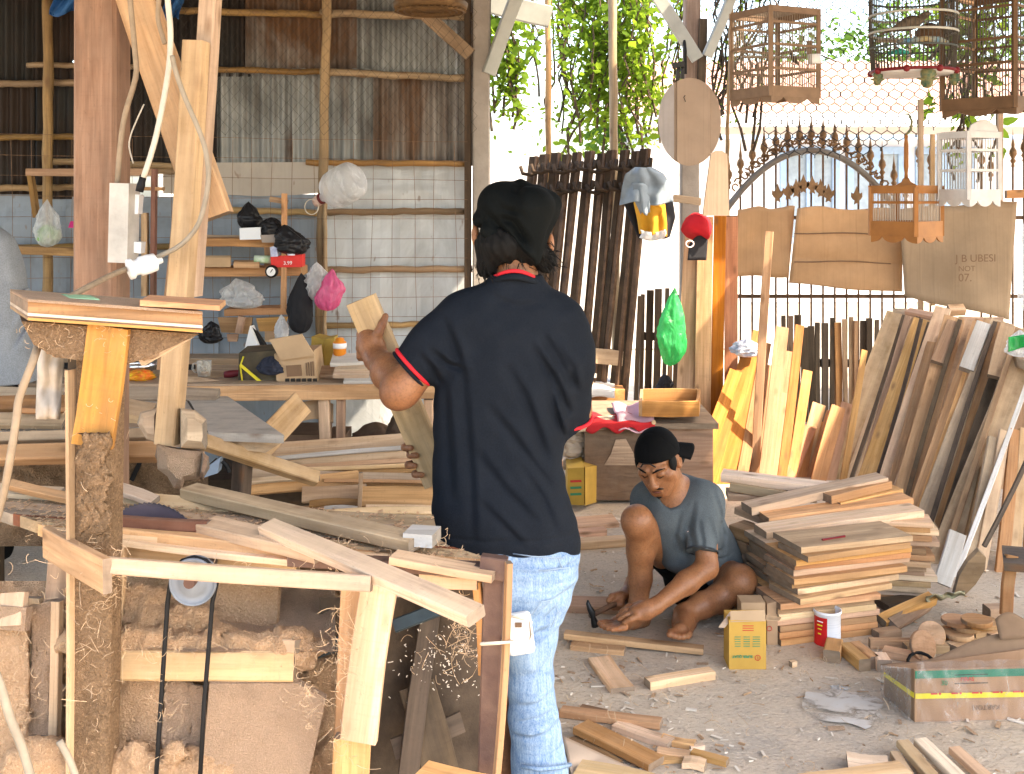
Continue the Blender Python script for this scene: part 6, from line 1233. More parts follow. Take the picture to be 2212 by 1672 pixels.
# ================================================================ bird cages
R.seed(401)
W['cagewood'] = plain('cage_wood', (.26,.17,.11), .6, var=.3, sc=12); W['cagedark'] = plain('cage_dark_wood', (.15,.085,.045), .6, var=.3, sc=12); W['cagewhite'] = plain('cage_whitewash', (.62,.60,.58), .6, var=.2, sc=12); W['cageorange'] = plain('cage_varnish', (.36,.145,.035), .4, var=.3, sc=9)
W['reedbar'] = plain('cage_bar', (.30,.24,.18), .6); W['darkbar'] = plain('dark_cage_bar', (.09,.075,.06), .6)
def sq_cage(label, x, ytop, ybot, D, wl, wr, yaw, m, mbar, nb=14, rails=(.34,.66), base_h=.05, roof_h=0., foot=True, top=True):
    """near vertical edge at pixel x; wl/wr: side lengths (m) of the left and right faces"""
    a = P(x, ybot, D); zt = P(x, ytop, D).z; h = zt-a.z
    ul = V((-math.sin(yaw), math.cos(yaw), 0)); ur = V((math.cos(yaw), math.sin(yaw), 0))   # left and right horizontal edges going away
    t_ = thing('bird_cage', label, 'bird cage', a+ul*wl/2+ur*wr/2)
    c = [a, a+ul*wl, a+ul*wl+ur*wr, a+ur*wr]; up = V((0,0,1))
    def ring(z, th, wd, nm):
        mb = MB()
        for i in range(4):
            p, q = c[i]+up*z, c[(i+1)%4]+up*z; n = (q-p).cross(up).normalized(); mb.bar(p, q, wd, th, n)
        mb.build(nm, m, t_)
    ring(base_h/2, .018, base_h, 'base'); ring(h-.015, .016, .03, 'top_frame')
    for k in rails: ring(base_h+(h-base_h)*k, .010, .012, 'rail')
    mb = MB(); mb.prism([p+up*base_h*.6 for p in c], up*.006); mb.build('floor', m, t_)
    for p in c: MB().box(p+up*h/2, (.0095,0,0), (0,.0095,0), (0,0,h/2)).build('corner_post', m, t_)
    mb = MB()
    for i in range(4):
        L = (c[(i+1)%4]-c[i]).length; k_ = max(3, int(nb*L/max(wl,wr)))
        for j in range(1, k_):
            p = c[i].lerp(c[(i+1)%4], j/k_); mb.tube([p+up*base_h, p+up*(h-.02)], .0018, 4)
    if top:
        for j in range(1, nb): p = c[0].lerp(c[1], j/nb)+up*h; mb.tube([p, p+ur*wr], .0022, 4)
    mb.build('bars', mbar, t_, kind='stuff')
    if foot:
        for i in (0, 3):     # scalloped skirt pieces on the two near faces
            p, q = (c[0], c[1]) if i == 0 else (c[0], c[3]); poly = []
            n_ = 16
            for j in range(n_+1): f = j/n_; poly.append(p.lerp(q, f)-up*(.028*abs(math.cos(f*math.pi*2))**.6+.003))
            poly += [q+up*.004, p+up*.004]; e = (q-p).cross(up).normalized()*.008; MB().prism(poly, e).build('skirt', m, t_)
    return t_, c, h
def bird(name, label, p, L, col, head=(1,0), up_=.25, par=None):
    d = V((head[0], head[1], 0)).normalized(); s_ = V((-d.y, d.x, 0)); z = V((0,0,1)); p = V(p); mb = MB()
    ax = (d+z*up_).normalized(); pts = [p-ax*L*.62, p-ax*L*.40, p-ax*L*.22, p-ax*L*.05, p+ax*L*.10, p+ax*L*.20, p+ax*L*.26+z*L*.03, p+ax*L*.33+z*L*.06, p+ax*L*.38+z*L*.06, p+ax*L*.46+z*L*.04]
    mb.tube(pts, [L*q for q in (.02,.035,.10,.155,.145,.10,.075,.078,.05,.006)], 12)
    o = mb.build(name, col, par, True); tag(o, label, 'bird')
    mb = MB(); mb.bar(p-z*L*.12+s_*L*.04, p-z*L*.26+s_*L*.05, L*.02, L*.02, -s_); mb.build('leg', W['reedbar'], o); MB().bar(p-z*L*.12-s_*L*.04, p-z*L*.26-s_*L*.05, L*.02, L*.02, -s_).build('leg', W['reedbar'], o)
    for q in (1,-1): MB().lathe(p+ax*L*.36+z*L*.075+s_*q*L*.045, [(0,-L*.012),(L*.014,0),(0,L*.012)], 8).build('eye', W['ink'], o, True)
    return o
def hook(t_, p, zt, m=None):
    MB().tube([p, p+V((.015,0,.03)), p+V((0,0,.06)), V((p.x,p.y,zt))], .004, 5).build('hook', m or W['iron'], t_, True)
t_, c, h = sq_cage('square brown bird cage hanging left of the round one', 1664, 10, 207, 5.2, .298, .289, .45, W['cagewood'], W['reedbar'], 21, (.22,.52,.80))
ce = (c[0]+c[2])/2; hook(t_, V((ce.x,ce.y,c[0].z+h)), 3.3)
MB().tube([c[1].lerp(c[0],.3)+V((0,0,h*.48)), c[3].lerp(c[2],.3)+V((0,0,h*.48))], .007, 6).build('perch', W['reedbar'], t_)
bird('caged_bird', 'dark little bird on the perch of the square brown cage', P(1716,128,5.33), .085, plain('dark_feather', (.05,.04,.035), .8, var=.4, sc=30), (-.3,-.2), .9)
o = MB().lathe(P(1759,138,5.33), [(0,0),(.03,0),(.032,.045),(.029,.045),(.027,.006),(0,.006)], 16).build('seed_cup', W['whitepl'], None, True); tag(o, 'white seed cup inside the square brown cage', 'cup')
o = MB().bar(P(1749,88,5.34), P(1749,120,5.34), .022, .02).build('wood_tag', W['cagewood']); tag(o, 'small wooden feeder block hung in the square brown cage', 'feeder')
# round cage
RC2 = thing('bird_cage', 'round dark bird cage with a red and green base, holding a dove', 'bird cage', P(1972,170,5.2))
c = P(1972,155,5.2); r = .197; zt = .377; W['cageteal'] = plain('cage_green_grey', (.10,.115,.11), .6, var=.4)
mb = MB()
for k in range(64):
    an = k*math.pi/32; d = V((math.cos(an),math.sin(an),0)); mb.tube([c+d*r*.94, c+d*r*1.0+V((0,0,.185)), c+d*r*.99+V((0,0,zt))], .0022, 4)
mb.build('bars', W['darkbar'], RC2, kind='stuff')
for z_, rr, m, th in [(0,.95,'red',.008),(.109,.985,'teal',.005),(.18,1.0,'pale',.006),(.26,1.0,'pale',.006),(.335,1.0,'teal',.005)]:
    MB().tube([c+V((math.cos(k*.1963)*r*rr, math.sin(k*.1963)*r*rr, z_)) for k in range(32)], th, 6, closed=True).build('hoop', {'red': plain('red_lacquer', (.20,.02,.025), .45, var=.3), 'teal': W['cageteal'], 'pale': plain('pale_hoop', (.50,.50,.45), .5)}[m], RC2, True)
MB().lathe(c, [(0,-.016),(r*.9,-.016),(r*.95,-.004),(r*.9,-.002),(0,-.002)], 40).build('floor', W['cagewhite'], RC2, True)
MB().lathe(c+V((0,0,zt)), [(r*1.02,0),(r*1.04,.02),(r*.9,.07),(r*.5,.14),(0,.17),(0,.15),(r*.5,.12),(r*.88,.05),(r*.98,.0)], 40).build('dome', W['cageteal'], RC2, True)
for k in range(8):
    an = k*math.pi/4+.3; p = c+V((math.cos(an)*r*.97, math.sin(an)*r*.97, -.002)); MB().lathe(p, [(0,-.017),(.012,-.012),(.017,0),(.012,.012),(0,.017)], 10).build('knob', bpy.data.materials['red_lacquer'], RC2, True)
W['dragon'] = plain('green_carving', (.035,.10,.07), .5, var=.5, sc=40, c2=(.25,.20,.08))
for an, s_ in ((-math.pi/2,1.),(-math.pi/2-1.35,.65),(-math.pi/2+1.35,.65)):
    p = c+V((math.cos(an)*r*.93, math.sin(an)*r*.93, -.02)); mb = MB()
    mb.lathe(p, [(0,-.075*s_),(.018*s_,-.07*s_),(.028*s_,-.05*s_),(.024*s_,-.03*s_),(.034*s_,-.015*s_),(.030*s_,.005),(.02*s_,.012)], 9, fun=lambda a_,h_: 1+.2*math.sin(3*a_+h_*60)); 
    mb.tube([p+V((-.05*s_,0,-.03*s_)),p+V((-.02*s_,-.01,-.035*s_)),p+V((.02*s_,-.01,-.035*s_)),p+V((.05*s_,0,-.03*s_))], [.003,.009,.009,.003], 6); mb.build('carved_foot', W['dragon'], RC2, True)
MB().tube([c+V((-.17,0,.143)), c+V((.15,.03,.143))], .008, 6).build('perch', W['reedbar'], RC2)
hook(RC2, c+V((0,0,zt+.16)), 3.3)
bird('dove', 'striped brown dove on the perch of the round cage', c+V((-.025,-.03,.222)), .226, plain('dove_feather', (.20,.155,.115), .85, var=.5, sc=34, c2=(.08,.06,.045)), (.95,-.25), .35)
o = MB().lathe(c+V((.075,0,.172)), [(0,-.04),(.05,-.035),(.062,0),(.05,.03),(.03,.05),(0,.055)], 16, (.1,-.6,.8)).build('coconut_cup', W['cagedark'], None, True); tag(o, 'dark half coconut cup beside the dove in the round cage', 'cup')
o = MB().tube([c+V((-.11,-.10,.13)),c+V((-.05,-.14,.126)),c+V((0,-.155,.134)),c+V((.067,-.142,.13)),c+V((.125,-.10,.126))], [.006,.016,.012,.016,.006], 8).build('painted_carving', plain('blue_yellow_paint', (.12,.35,.55), .5, var=.5, sc=16, c2=(.55,.36,.08)), None, True); tag(o, 'painted blue and yellow carving inside the round cage', 'carving')
o = MB().tube([c+V((-.143,-.084,.075)),c+V((-.10,-.11,.082)),c+V((-.06,-.117,.075))], [.006,.014,.006], 8).build('green_cup', plain('teal_plastic', (.03,.30,.24), .4), None, True); tag(o, 'small teal green dish inside the round cage', 'dish')
t_, c3, h = sq_cage('large dark bird cage cut by the right edge at the top', 2192, -40, 232, 5.0, .339, .339, .75, W['cagedark'], W['darkbar'], 24, (.30,.52,.80), .055)
hook(t_, (c3[0]+c3[2])/2+V((0,0,h)), 3.3)
MB().tube([c3[0].lerp(c3[1],.9)+V((.02,.05,h*.36)), c3[3].lerp(c3[2],.4)+V((0,0,h*.36))], .006, 6).build('perch', W['cagedark'], t_)
bird('caged_bird', 'small greenish bird on the perch of the large dark cage', P(2142,128,5.1), .085, plain('olive_feather', (.07,.075,.04), .85, var=.4, sc=30), (-1,-.2), .1)
t_, c4, h = sq_cage('narrow whitewashed bird cage under the large dark one', 2092, 283, 432, 5.15, .182, .19, .40, W['cagewhite'], plain('grey_bar', (.36,.34,.32), .6), 12, (.33,.68), .05)
p, q = c4[0], c4[3]; poly = [p.lerp(q, f)+V((0,0,h+zz)) for f, zz in [(0.02,.0),(.98,0),(.9,.03),(.72,.045),(.6,.055),(.4,.055),(.28,.045),(.1,.03)]]; MB().prism(poly, (q-p).cross(V((0,0,1))).normalized()*-.008).build('crest', W['cagewhite'], t_)
hook(t_, (c4[0]+c4[2])/2+V((0,0,h)), P(2110,210,5.15).z, W['dragon'])
bird('caged_bird', 'tiny brown bird in the narrow whitewashed cage', P(2076,322,5.2), .05, plain('brown_feather', (.15,.09,.06), .85, var=.4, sc=30), (-1,0), .2)
t_, c5, h = sq_cage('small varnished orange bird cage with a tall hooked handle', 1978, 404, 512, 5.2, .235, .235, .70, W['cageorange'], plain('pale_bar', (.55,.45,.36), .5), 18, (.55,), .072, top=False)
c6 = [(p_-(c5[0]+c5[2])/2)*1.08+(c5[0]+c5[2])/2+V((0,0,h)) for p_ in c5]; 
MB().prism(c6, (0,0,.008)).build('roof_board', W['cageorange'], t_)
ce = (c5[0]+c5[2])/2+V((0,0,h+.008)); MB().prism([ce+V((x,-.004,z_)) for x, z_ in [(-.055,0),(.055,0),(.036,.010),(.022,.018),(.012,.036),(-.012,.036),(-.022,.018),(-.036,.010)]], (0,.012,0)).build('crest', W['cageorange'], t_)
MB().lathe(ce, [(.010,.033),(.008,.06),(.012,.09),(.011,.20),(.008,.22),(.010,.24),(0,.25)], 10).build('handle', W['cageorange'], t_, True)
MB().tube([ce+V((0,0,.245)),ce+V((.022,0,.27)),ce+V((.028,0,.31)),ce+V((.012,0,.345)),ce+V((-.02,0,.345))], [.006,.007,.006,.005,.002], 7).build('hook', W['dragon'], t_, True)
# ================================================================ PEOPLE (smooth-blended distance fields turned into one mesh per body / garment)
class Sdf:
    def __init__(s, lo, hi, h):
        s.lo = np.array(lo, float); s.h = h; s.n = np.ceil((np.array(hi, float)-s.lo)/h).astype(int)+1
        s.d = np.full(s.n, .2, np.float32)
        s.ax = [(s.lo[i]+h*np.arange(s.n[i])).astype(np.float32) for i in range(3)]
    def blk(s, lo, hi, m):
        a = np.clip(np.floor((np.array(lo)-m-s.lo)/s.h).astype(int), 0, s.n); b_ = np.clip(np.ceil((np.array(hi)+m-s.lo)/s.h).astype(int)+1, 0, s.n)
        sl = tuple(slice(a[i], b_[i]) for i in range(3))
        return sl, s.ax[0][sl[0]][:,None,None], s.ax[1][sl[1]][None,:,None], s.ax[2][sl[2]][None,None,:]
    def join(s, sl, d, k):
        o = s.d[sl]
        if k <= 0: s.d[sl] = np.minimum(o, d); return
        h_ = np.maximum(k-np.abs(o-d), 0)/k; s.d[sl] = np.minimum(o, d)-h_*h_*k*.25
    def cut(s, sl, d, k):
        o = s.d[sl]; d = -d; h_ = np.maximum(k-np.abs(o-d), 0)/k; s.d[sl] = np.maximum(o, d)+h_*h_*k*.25
    @staticmethod
    def seg(X, Y, Z, a, b_):
        ab = b_-a; L = float(ab@ab)+1e-12
        t = np.clip(((X-a[0])*ab[0]+(Y-a[1])*ab[1]+(Z-a[2])*ab[2])/L, 0, 1)
        return np.sqrt((X-a[0]-t*ab[0])**2+(Y-a[1]-t*ab[1])**2+(Z-a[2]-t*ab[2])**2), t
    def cap(s, a, b_, ra, rb=None, k=.02, flat=False, cut=False):
        a, b_ = np.array(a, float), np.array(b_, float); rb = ra if rb is None else rb; R_ = max(ra, rb)
        sl, X, Y, Z = s.blk(np.minimum(a,b_)-R_, np.maximum(a,b_)+R_, k+.02)
        if s.d[sl].size == 0: return s
        q, t = s.seg(X, Y, Z, a, b_); d = q-(ra+(rb-ra)*t)
        if flat:
            u = (b_-a)/np.linalg.norm(b_-a); d = np.maximum(d, (X-b_[0])*u[0]+(Y-b_[1])*u[1]+(Z-b_[2])*u[2])
        (s.cut if cut else s.join)(sl, d, k); return s
    def chain(s, pts, rs, k=.012, k2=None):
        for i in range(len(pts)-1): s.cap(pts[i], pts[i+1], rs[i], rs[i+1], k if i == 0 or k2 is None else k2)
        return s
    def ell(s, c, r, k=.02, ax=None, cut=False):
        c = np.array(c, float); r = np.array(r, float); A = np.eye(3) if ax is None else np.array([list(v) for v in ax], float)
        m = r.max(); sl, X, Y, Z = s.blk(c-m, c+m, k+.02)
        if s.d[sl].size == 0: return s
        q0 = 0; q1 = 0
        for i in range(3):
            e = (X-c[0])*A[i][0]+(Y-c[1])*A[i][1]+(Z-c[2])*A[i][2]; q0 = q0+(e/r[i])**2; q1 = q1+(e/r[i]**2)**2
        k0 = np.sqrt(q0); d = k0*(k0-1)/np.maximum(np.sqrt(q1), 1e-6)
        (s.cut if cut else s.join)(sl, d.astype(np.float32), k); return s
    def loft(s, keys, k=.02, p=2.3):
        """keys: (z, cx, cy, a, b) from low z to high z"""
        K = np.array(keys, float); zz = K[:,0]; m = max(K[:,3].max(), K[:,4].max())
        lo = (K[:,1].min()-m, K[:,2].min()-m, zz[0]); hi = (K[:,1].max()+m, K[:,2].max()+m, zz[-1])
        sl, X, Y, Z = s.blk(lo, hi, k+.02); z1 = Z.ravel()
        def sm(v):
            f = np.interp(z1, zz, v); 
            w_ = max(1, int(.02/s.h)); pad = np.pad(f, w_, 'edge'); return np.convolve(pad, np.ones(2*w_+1)/(2*w_+1), 'valid')[None,None,:]
        cx, cy, a, b_ = (sm(K[:,i]) for i in (1,2,3,4))
        q = (np.abs((X-cx)/a)**p+np.abs((Y-cy)/b_)**p)**(1/p); d = (q-1)*np.minimum(a, b_)
        d = np.maximum(d, np.maximum(zz[0]-Z, Z-zz[-1])); s.join(sl, d.astype(np.float32), k); return s
    def crease(s, pts, w_, amp, flat=True, side=None):
        """amp > 0 presses a groove along pts, amp < 0 raises a ridge"""
        P_ = [np.array(p, float) for p in pts]; A = np.array(P_)
        lo, hi = A.min(0), A.max(0)
        if flat: lo[1] -= .2; hi[1] += .2
        sl, X, Y, Z = s.blk(lo, hi, 3*w_); best = None; n = len(P_)-1
        for i in range(n):
            a, b_ = P_[i].copy(), P_[i+1].copy()
            if flat: a[1] = b_[1] = 0; q, t = s.seg(X, Y*0, Z, a, b_)
            else: q, t = s.seg(X, Y, Z, a, b_)
            f = np.exp(-(q/w_)**2)*np.sin(np.pi*np.clip((i+t)/n*.9+.05, 0, 1))**.6
            best = f if best is None else np.maximum(best, f)
        if side is not None: best = best*(1/(1+np.exp((Y-side)/.012)))
        s.d[sl] += (amp*best).astype(np.float32); return s
    def rough(s, fn): s.d += fn(s.ax[0][:,None,None], s.ax[1][None,:,None], s.ax[2][None,None,:]).astype(np.float32); return s
    def mesh(s):
        d = s.d; h = s.h; S = d < 0; n = d.shape
        c = np.zeros((n[0]-1,n[1]-1,n[2]-1), np.int8)
        for i in (0,1):
            for j in (0,1):
                for k in (0,1): c += S[i:n[0]-1+i, j:n[1]-1+j, k:n[2]-1+k]
        idx = np.argwhere((c > 0) & (c < 8)); M = len(idx); vid = np.full(c.shape, -1, np.int32); vid[tuple(idx.T)] = np.arange(M)
        C = np.array([(i,j,k) for i in (0,1) for j in (0,1) for k in (0,1)]); val = np.stack([d[tuple((idx+o).T)] for o in C], 1)
        acc = np.zeros((M,3)); cnt = np.zeros(M)
        for a in range(8):
            for b_ in range(a+1, 8):
                if np.abs(C[a]-C[b_]).sum() != 1: continue
                da, db = val[:,a], val[:,b_]; cr = (da < 0) != (db < 0); t = np.where(cr, da/np.where(cr, da-db, 1), 0)
                acc += np.where(cr[:,None], C[a]+(C[b_]-C[a])*t[:,None], 0); cnt += cr
        v = s.lo+(idx+acc/np.maximum(cnt,1)[:,None])*h; F_ = []
        for ax in range(3):
            o = [0,0,0]; o[ax] = 1; b1, b2 = [(1,2),(2,0),(0,1)][ax]
            A = S[:n[0]-o[0], :n[1]-o[1], :n[2]-o[2]]; B = S[o[0]:, o[1]:, o[2]:]
            e = np.argwhere(A != B); ok = (e[:,b1] > 0) & (e[:,b2] > 0) & (e[:,b1] < n[b1]-1) & (e[:,b2] < n[b2]-1); e = e[ok]
            sg = A[tuple(e.T)]; u = np.zeros(3,int); u[b1] = 1; w_ = np.zeros(3,int); w_[b2] = 1
            q = np.stack([vid[tuple((e-u-w_).T)], vid[tuple((e-w_).T)], vid[tuple(e.T)], vid[tuple((e-u).T)]], 1)
            q[~sg] = q[~sg][:, ::-1]; F_.append(q)
        f = np.concatenate(F_); return v, f[(f >= 0).all(1)]
    def build(s, name, mats, par=None, **kw):
        v, f = s.mesh(); return npmesh(name, v, f, mats, par, True, **kw)
# ---- materials
def skin_mat(name, c, c2, rough=.5):
    b = NB(name); n1 = b.noise(b.coords((14,14,14), False), 1, 5, .6); n2 = b.noise(b.coords((140,140,140), False), 1, 3)
    col = b.mix(b.ramp(n1, .35, .7), c, c2); col = b.mix(b.ramp(n2, .46, .68, 0, .45), col, [q*.6 for q in c2]); p = b.prin(col, rough); n5 = b.noise(b.coords((34,34,34), False), 1, 4, .7); b.set(p, 'Roughness', b.ramp(n5, .3, .7, rough-.14, rough+.15)); b.set(p, 'Subsurface Weight', .06); b.set(p, 'Subsurface Scale', .02); b.set(p, 'Specular IOR Level', .35)
    b.bump(p, b.math('ADD', n2, b.math('ADD', n1, n5)), .35, .004); return b.mat
W['skin'] = skin_mat('brown_skin', (.30,.130,.056), (.21,.085,.038)); W['skin2'] = skin_mat('tan_skin', (.31,.135,.058), (.22,.088,.037), .45)
def fabric(name, c, sc=260, amt=.5, rough=.85, patches=.25):
    b = NB(name); n1 = b.noise(b.coords((sc,)*3, False), 1, 2, .5); n2 = b.noise(b.coords((9,9,9), False), 1, 5, .6)
    col = b.mix(b.ramp(n1, .35, .65, 0, amt), c, [q*.45 for q in c]); col = b.mix(b.ramp(n2, .42, .7, 0, patches), col, [q*1.6+.01 for q in c]); p = b.prin(col, rough); b.set(p, 'Specular IOR Level', .08); b.bump(p, b.math('ADD', n1, n2), .22, .004); return b.mat
W['navy'] = fabric('navy_jersey', (.0095,.0125,.0180), patches=.12); W['greytee'] = fabric('grey_jersey', (.095,.112,.12), 300); W['palegrey'] = fabric('pale_grey_cotton', (.26,.28,.305), 200); W['blackfab'] = fabric('black_cotton', (.0035,.0037,.004), 220, patches=.1)
W['hair'] = plain('black_hair', (.004,.0035,.003), .8, var=.4, sc=60)
W['redtrim'] = plain('red_piping', (.60,.02,.03), .7, var=.15)
b = NB('blue_denim'); wv = b.noise(b.coords((420,420,160), False), 1, 2); st = b.noise(b.coords((150,150,7), False), 1, 4, .6); pt = b.noise(b.coords((5,5,6), False), 1, 4, .6, .5); wh = b.noise(b.coords((6,6,26), False), 1, 4, .6, 1.2)
col = b.mix(b.ramp(pt, .34, .70), (.05,.135,.30), (.20,.33,.49)); col = b.mix(b.ramp(st, .35, .7, 0, .6), col, (.42,.53,.64)); col = b.mix(b.ramp(wh, .5, .68, 0, .65), col, (.07,.15,.30)); col = b.mix(b.ramp(wv, .4, .65, 0, .35), col, (.50,.58,.66))
p = b.prin(col, .9); b.bump(p, b.math('ADD', wh, b.math('MULTIPLY', wv, .4)), .5, .006); W['denim'] = b.mat
def A3(x, y, D): return np.array(P(x, y, D))
def ring(name, c, u, v, ru, rv, r, m, par, n=40, wob=0):
    c, u, v = V(c), V(u), V(v); return MB().tube([c+u*math.cos(2*math.pi*k/n)*ru+v*math.sin(2*math.pi*k/n)*rv+V((0,0,wob*math.sin(4*math.pi*k/n))) for k in range(n)], r, 7, closed=True).build(name, m, par, True)
# ---------------------------------------------------------------- man standing with his back to us
D0 = 3.14; k_ = D0/F
g = Sdf((-.48,2.86,-.01), (.26,3.66,1.76), .0042)
g.ell(A3(1114,486,3.14), (.080,.098,.115), .02).cap(A3(1114,545,3.13), A3(1117,640,3.12), .056, .066, .03)
for x, y in ((1027,508),(1189,527)): g.ell(A3(x,y,3.13), (.011,.020,.031), .012)
g.ell(A3(1114,530,3.19), (.062,.07,.075), .03)
hipz = 1190
g.loft([(H-(1300-YH)*k_, (1090-CX)*k_, 3.15, .15, .10), (H-(1150-YH)*k_, (1094-CX)*k_, 3.15, .165, .095), (H-(900-YH)*k_, (1090-CX)*k_, 3.15, .16, .09), (H-(690-YH)*k_, (1100-CX)*k_, 3.14, .165, .085), (H-(630-YH)*k_, (1112-CX)*k_, 3.13, .08, .06)], .03)
LS, LE, LW = A3(1000,690,3.13), A3(872,836,3.10), A3(813,775,3.36)
g.cap(LS, LE, .055, .050, .03); g.cap(LE, (LE+LW)/2, .050, .050, .02); g.cap((LE+LW)/2, LW, .049, .034, .03); g.ell(A3(856,850,3.10), (.045,.05,.045), .03)
# left hand closed round the plank: palm behind-left of it, thumb laid along its near face
g.chain([LW, A3(802,748,3.405), A3(798,730,3.42)], [.034,.036,.030], .025); g.ell(A3(806,752,3.39), (.030,.032,.042), .02)
for (x, y, q) in ((786,722,0),(778,738,0),(776,753,0),(781,768,0)):
    g.chain([A3(796,y+2,3.405), A3(x-7,y-1,3.425), A3(x-7,y+4,3.468), A3(x+10,y+6,3.490), A3(x+24,y+4,3.485)], [.0125,.0125,.0112,.0100,.0085], .010, .004)
g.chain([A3(806,752,3.385), A3(818,718,3.372), A3(826,699,3.376), A3(833,683,3.384)], [.019,.0145,.0125,.0100], .014, .006)
RS, RE, RW = A3(1218,690,3.13), A3(1238,885,3.20), A3(975,1000,3.47)
g.cap(RS, RE, .055, .048, .03); g.cap(RE, RW, .047, .032, .03); g.chain([RW, A3(935,1002,3.50), A3(915,1002,3.505)], [.032,.034,.026], .02)
for y, x, y2 in ((964,877,966),(981,889,982),(1000,885,1004),(1018,900,1024)):
    g.chain([A3(925,y+4,3.505), A3(x+14,y,3.505), A3(x-3,y2,3.475), A3(x-1,y2+1,3.425), A3(x+11,y2+2,3.399)], [.0135,.0125,.0118,.0110,.0090], .010, .004)
for hx, kx, ax_, D_ in ((1150,1146,1162,3.12),(1050,1072,1092,3.20)):
    g.chain([A3(hx,1260,3.15), A3(kx,1470,D_), A3(ax_,1690,D_)], [.075,.055,.04], .03); g.chain([A3(ax_,1700,D_-.02), A3(ax_-4,1706,D_+.09), A3(ax_-6,1709,D_+.17)], [.038,.030,.02], .02)
man = g.build('person', W['skin']); tag(man, 'man seen from behind in navy shirt and jeans, holding a plank', 'person')
# shirt
g = Sdf((-.40,2.90,.62), (.26,3.36,1.52), .0045)
def lk(y, l, r, cy, b_): return (H-(y-YH)*k_, ((l+r)/2-CX)*k_, cy, (r-l)/2*k_, b_)
g.loft([lk(1192,932,1254,3.15,.128), lk(1150,932,1252,3.15,.132), lk(1100,933,1240,3.15,.130), lk(1050,934,1224,3.15,.126), lk(1000,935,1217,3.15,.124), lk(950,936,1220,3.15,.124), lk(900,937,1232,3.145,.126), lk(830,938,1244,3.14,.128), lk(760,946,1250,3.135,.124), lk(700,958,1246,3.13,.112), lk(660,984,1226,3.125,.096), lk(630,1018,1200,3.12,.082), lk(608,1048,1178,3.115,.074), lk(592,1062,1168,3.11,.070)], .02, 2.4)
LH = A3(884,800,3.11); g.cap(A3(1006,690,3.13), A3(940,748,3.12), .083, .074, .05); g.cap(A3(950,738,3.12), LH, .074, .064, .03, flat=True)
RH = A3(1236,912,3.20); g.cap(A3(1206,700,3.13), A3(1222,770,3.13), .078, .074, .05); g.cap(A3(1222,760,3.13), RH, .074, .052, .04, flat=True)
g.cut(*(lambda q: (q[0], np.sqrt((q[1]-A3(1115,580,3.125)[0])**2+((q[2]-3.125)*1.0)**2+((q[3]-A3(1115,580,3.125)[2])*1.3)**2)-.060))(g.blk(A3(1050,640,3.0), A3(1180,560,3.25), .05)), .012)
S_ = 3.14
def cr(pts, w_, a): g.crease([A3(x,y,3.02) for x, y in pts], w_, a, True, S_)
for pts, w_, a in [([(1176,728),(1208,780),(1234,830)],.012,.012),([(1150,750),(1195,819),(1228,898)],.013,.014),([(1185,828),(1197,889),(1216,955)],.011,.012),([(1098,795),(1132,855),(1161,937),(1180,1000)],.016,.013),([(1056,880),(1108,944),(1146,1000),(1190,1060)],.016,.011),
    ([(1000,820),(1010,930),(1018,1050),(1022,1160)],.014,.008),([(960,840),(968,960),(975,1080)],.014,.008),([(1030,980),(1090,1060),(1150,1120)],.016,.009),([(1120,1000),(1170,1080),(1200,1150)],.013,.008),([(1040,1090),(1100,1150),(1130,1180)],.014,.008),([(1060,640),(1110,660),(1180,655)],.012,.006),([(1200,740),(1236,800),(1246,850)],.010,.010),([(960,700),(985,760),(1000,820)],.014,.012),([(930,760),(965,790),(1000,800)],.010,.010),([(905,770),(930,800),(945,830)],.009,.008)]:
    cr(pts, w_, a); cr([(x+13,y-7) for x, y in pts], w_*.9, -a*.65)
g.crease([A3(x,1170+1.5*math.sin(x*.05),3.02) for x in range(930,1260,40)], .006, .004, True)
g.rough(lambda X, Y, Z: .0022*np.sin(X*34+Z*19+np.sin(Z*14)*1.4)*np.sin(Z*23-X*13+Y*11)+.0015*np.sin(X*71-Z*33)*np.sin(Z*52+Y*20))
shirt = g.build('shirt', W['navy'], man)
ld = V(LH)-V(A3(950,738,3.12)); ld.normalize(); u = ld.cross(V((0,1,0))).normalized(); v = ld.cross(u)
ring('sleeve_piping', V(LH)-ld*.014, u, v, .0655, .0655, .0058, W['redtrim'], man); ring('sleeve_hem', V(LH)-ld*.002, u, v, .0650, .0650, .0045, W['navy'], man)
rd = (V(RH)-V(A3(1222,760,3.13))).normalized(); u = rd.cross(V((0,1,0))).normalized(); v = rd.cross(u); ring('sleeve_piping', V(RH)-rd*.010, u, v, .0565, .0565, .0058, W['redtrim'], man)
MB().tube([P(1062+106*t, 601-19*math.sin(math.pi*t)+7*t, 3.05+.06*(2*t-1)**2-.02) for t in [i/16 for i in range(17)]], .0062, 7).build('collar_piping', W['redtrim'], man, True)
MB().tube([P(1056+118*t, 611-17*math.sin(math.pi*t)+7*t, 3.045+.07*(2*t-1)**2-.02) for t in [i/16 for i in range(17)]], .0095, 7).build('collar', W['navy'], man, True)
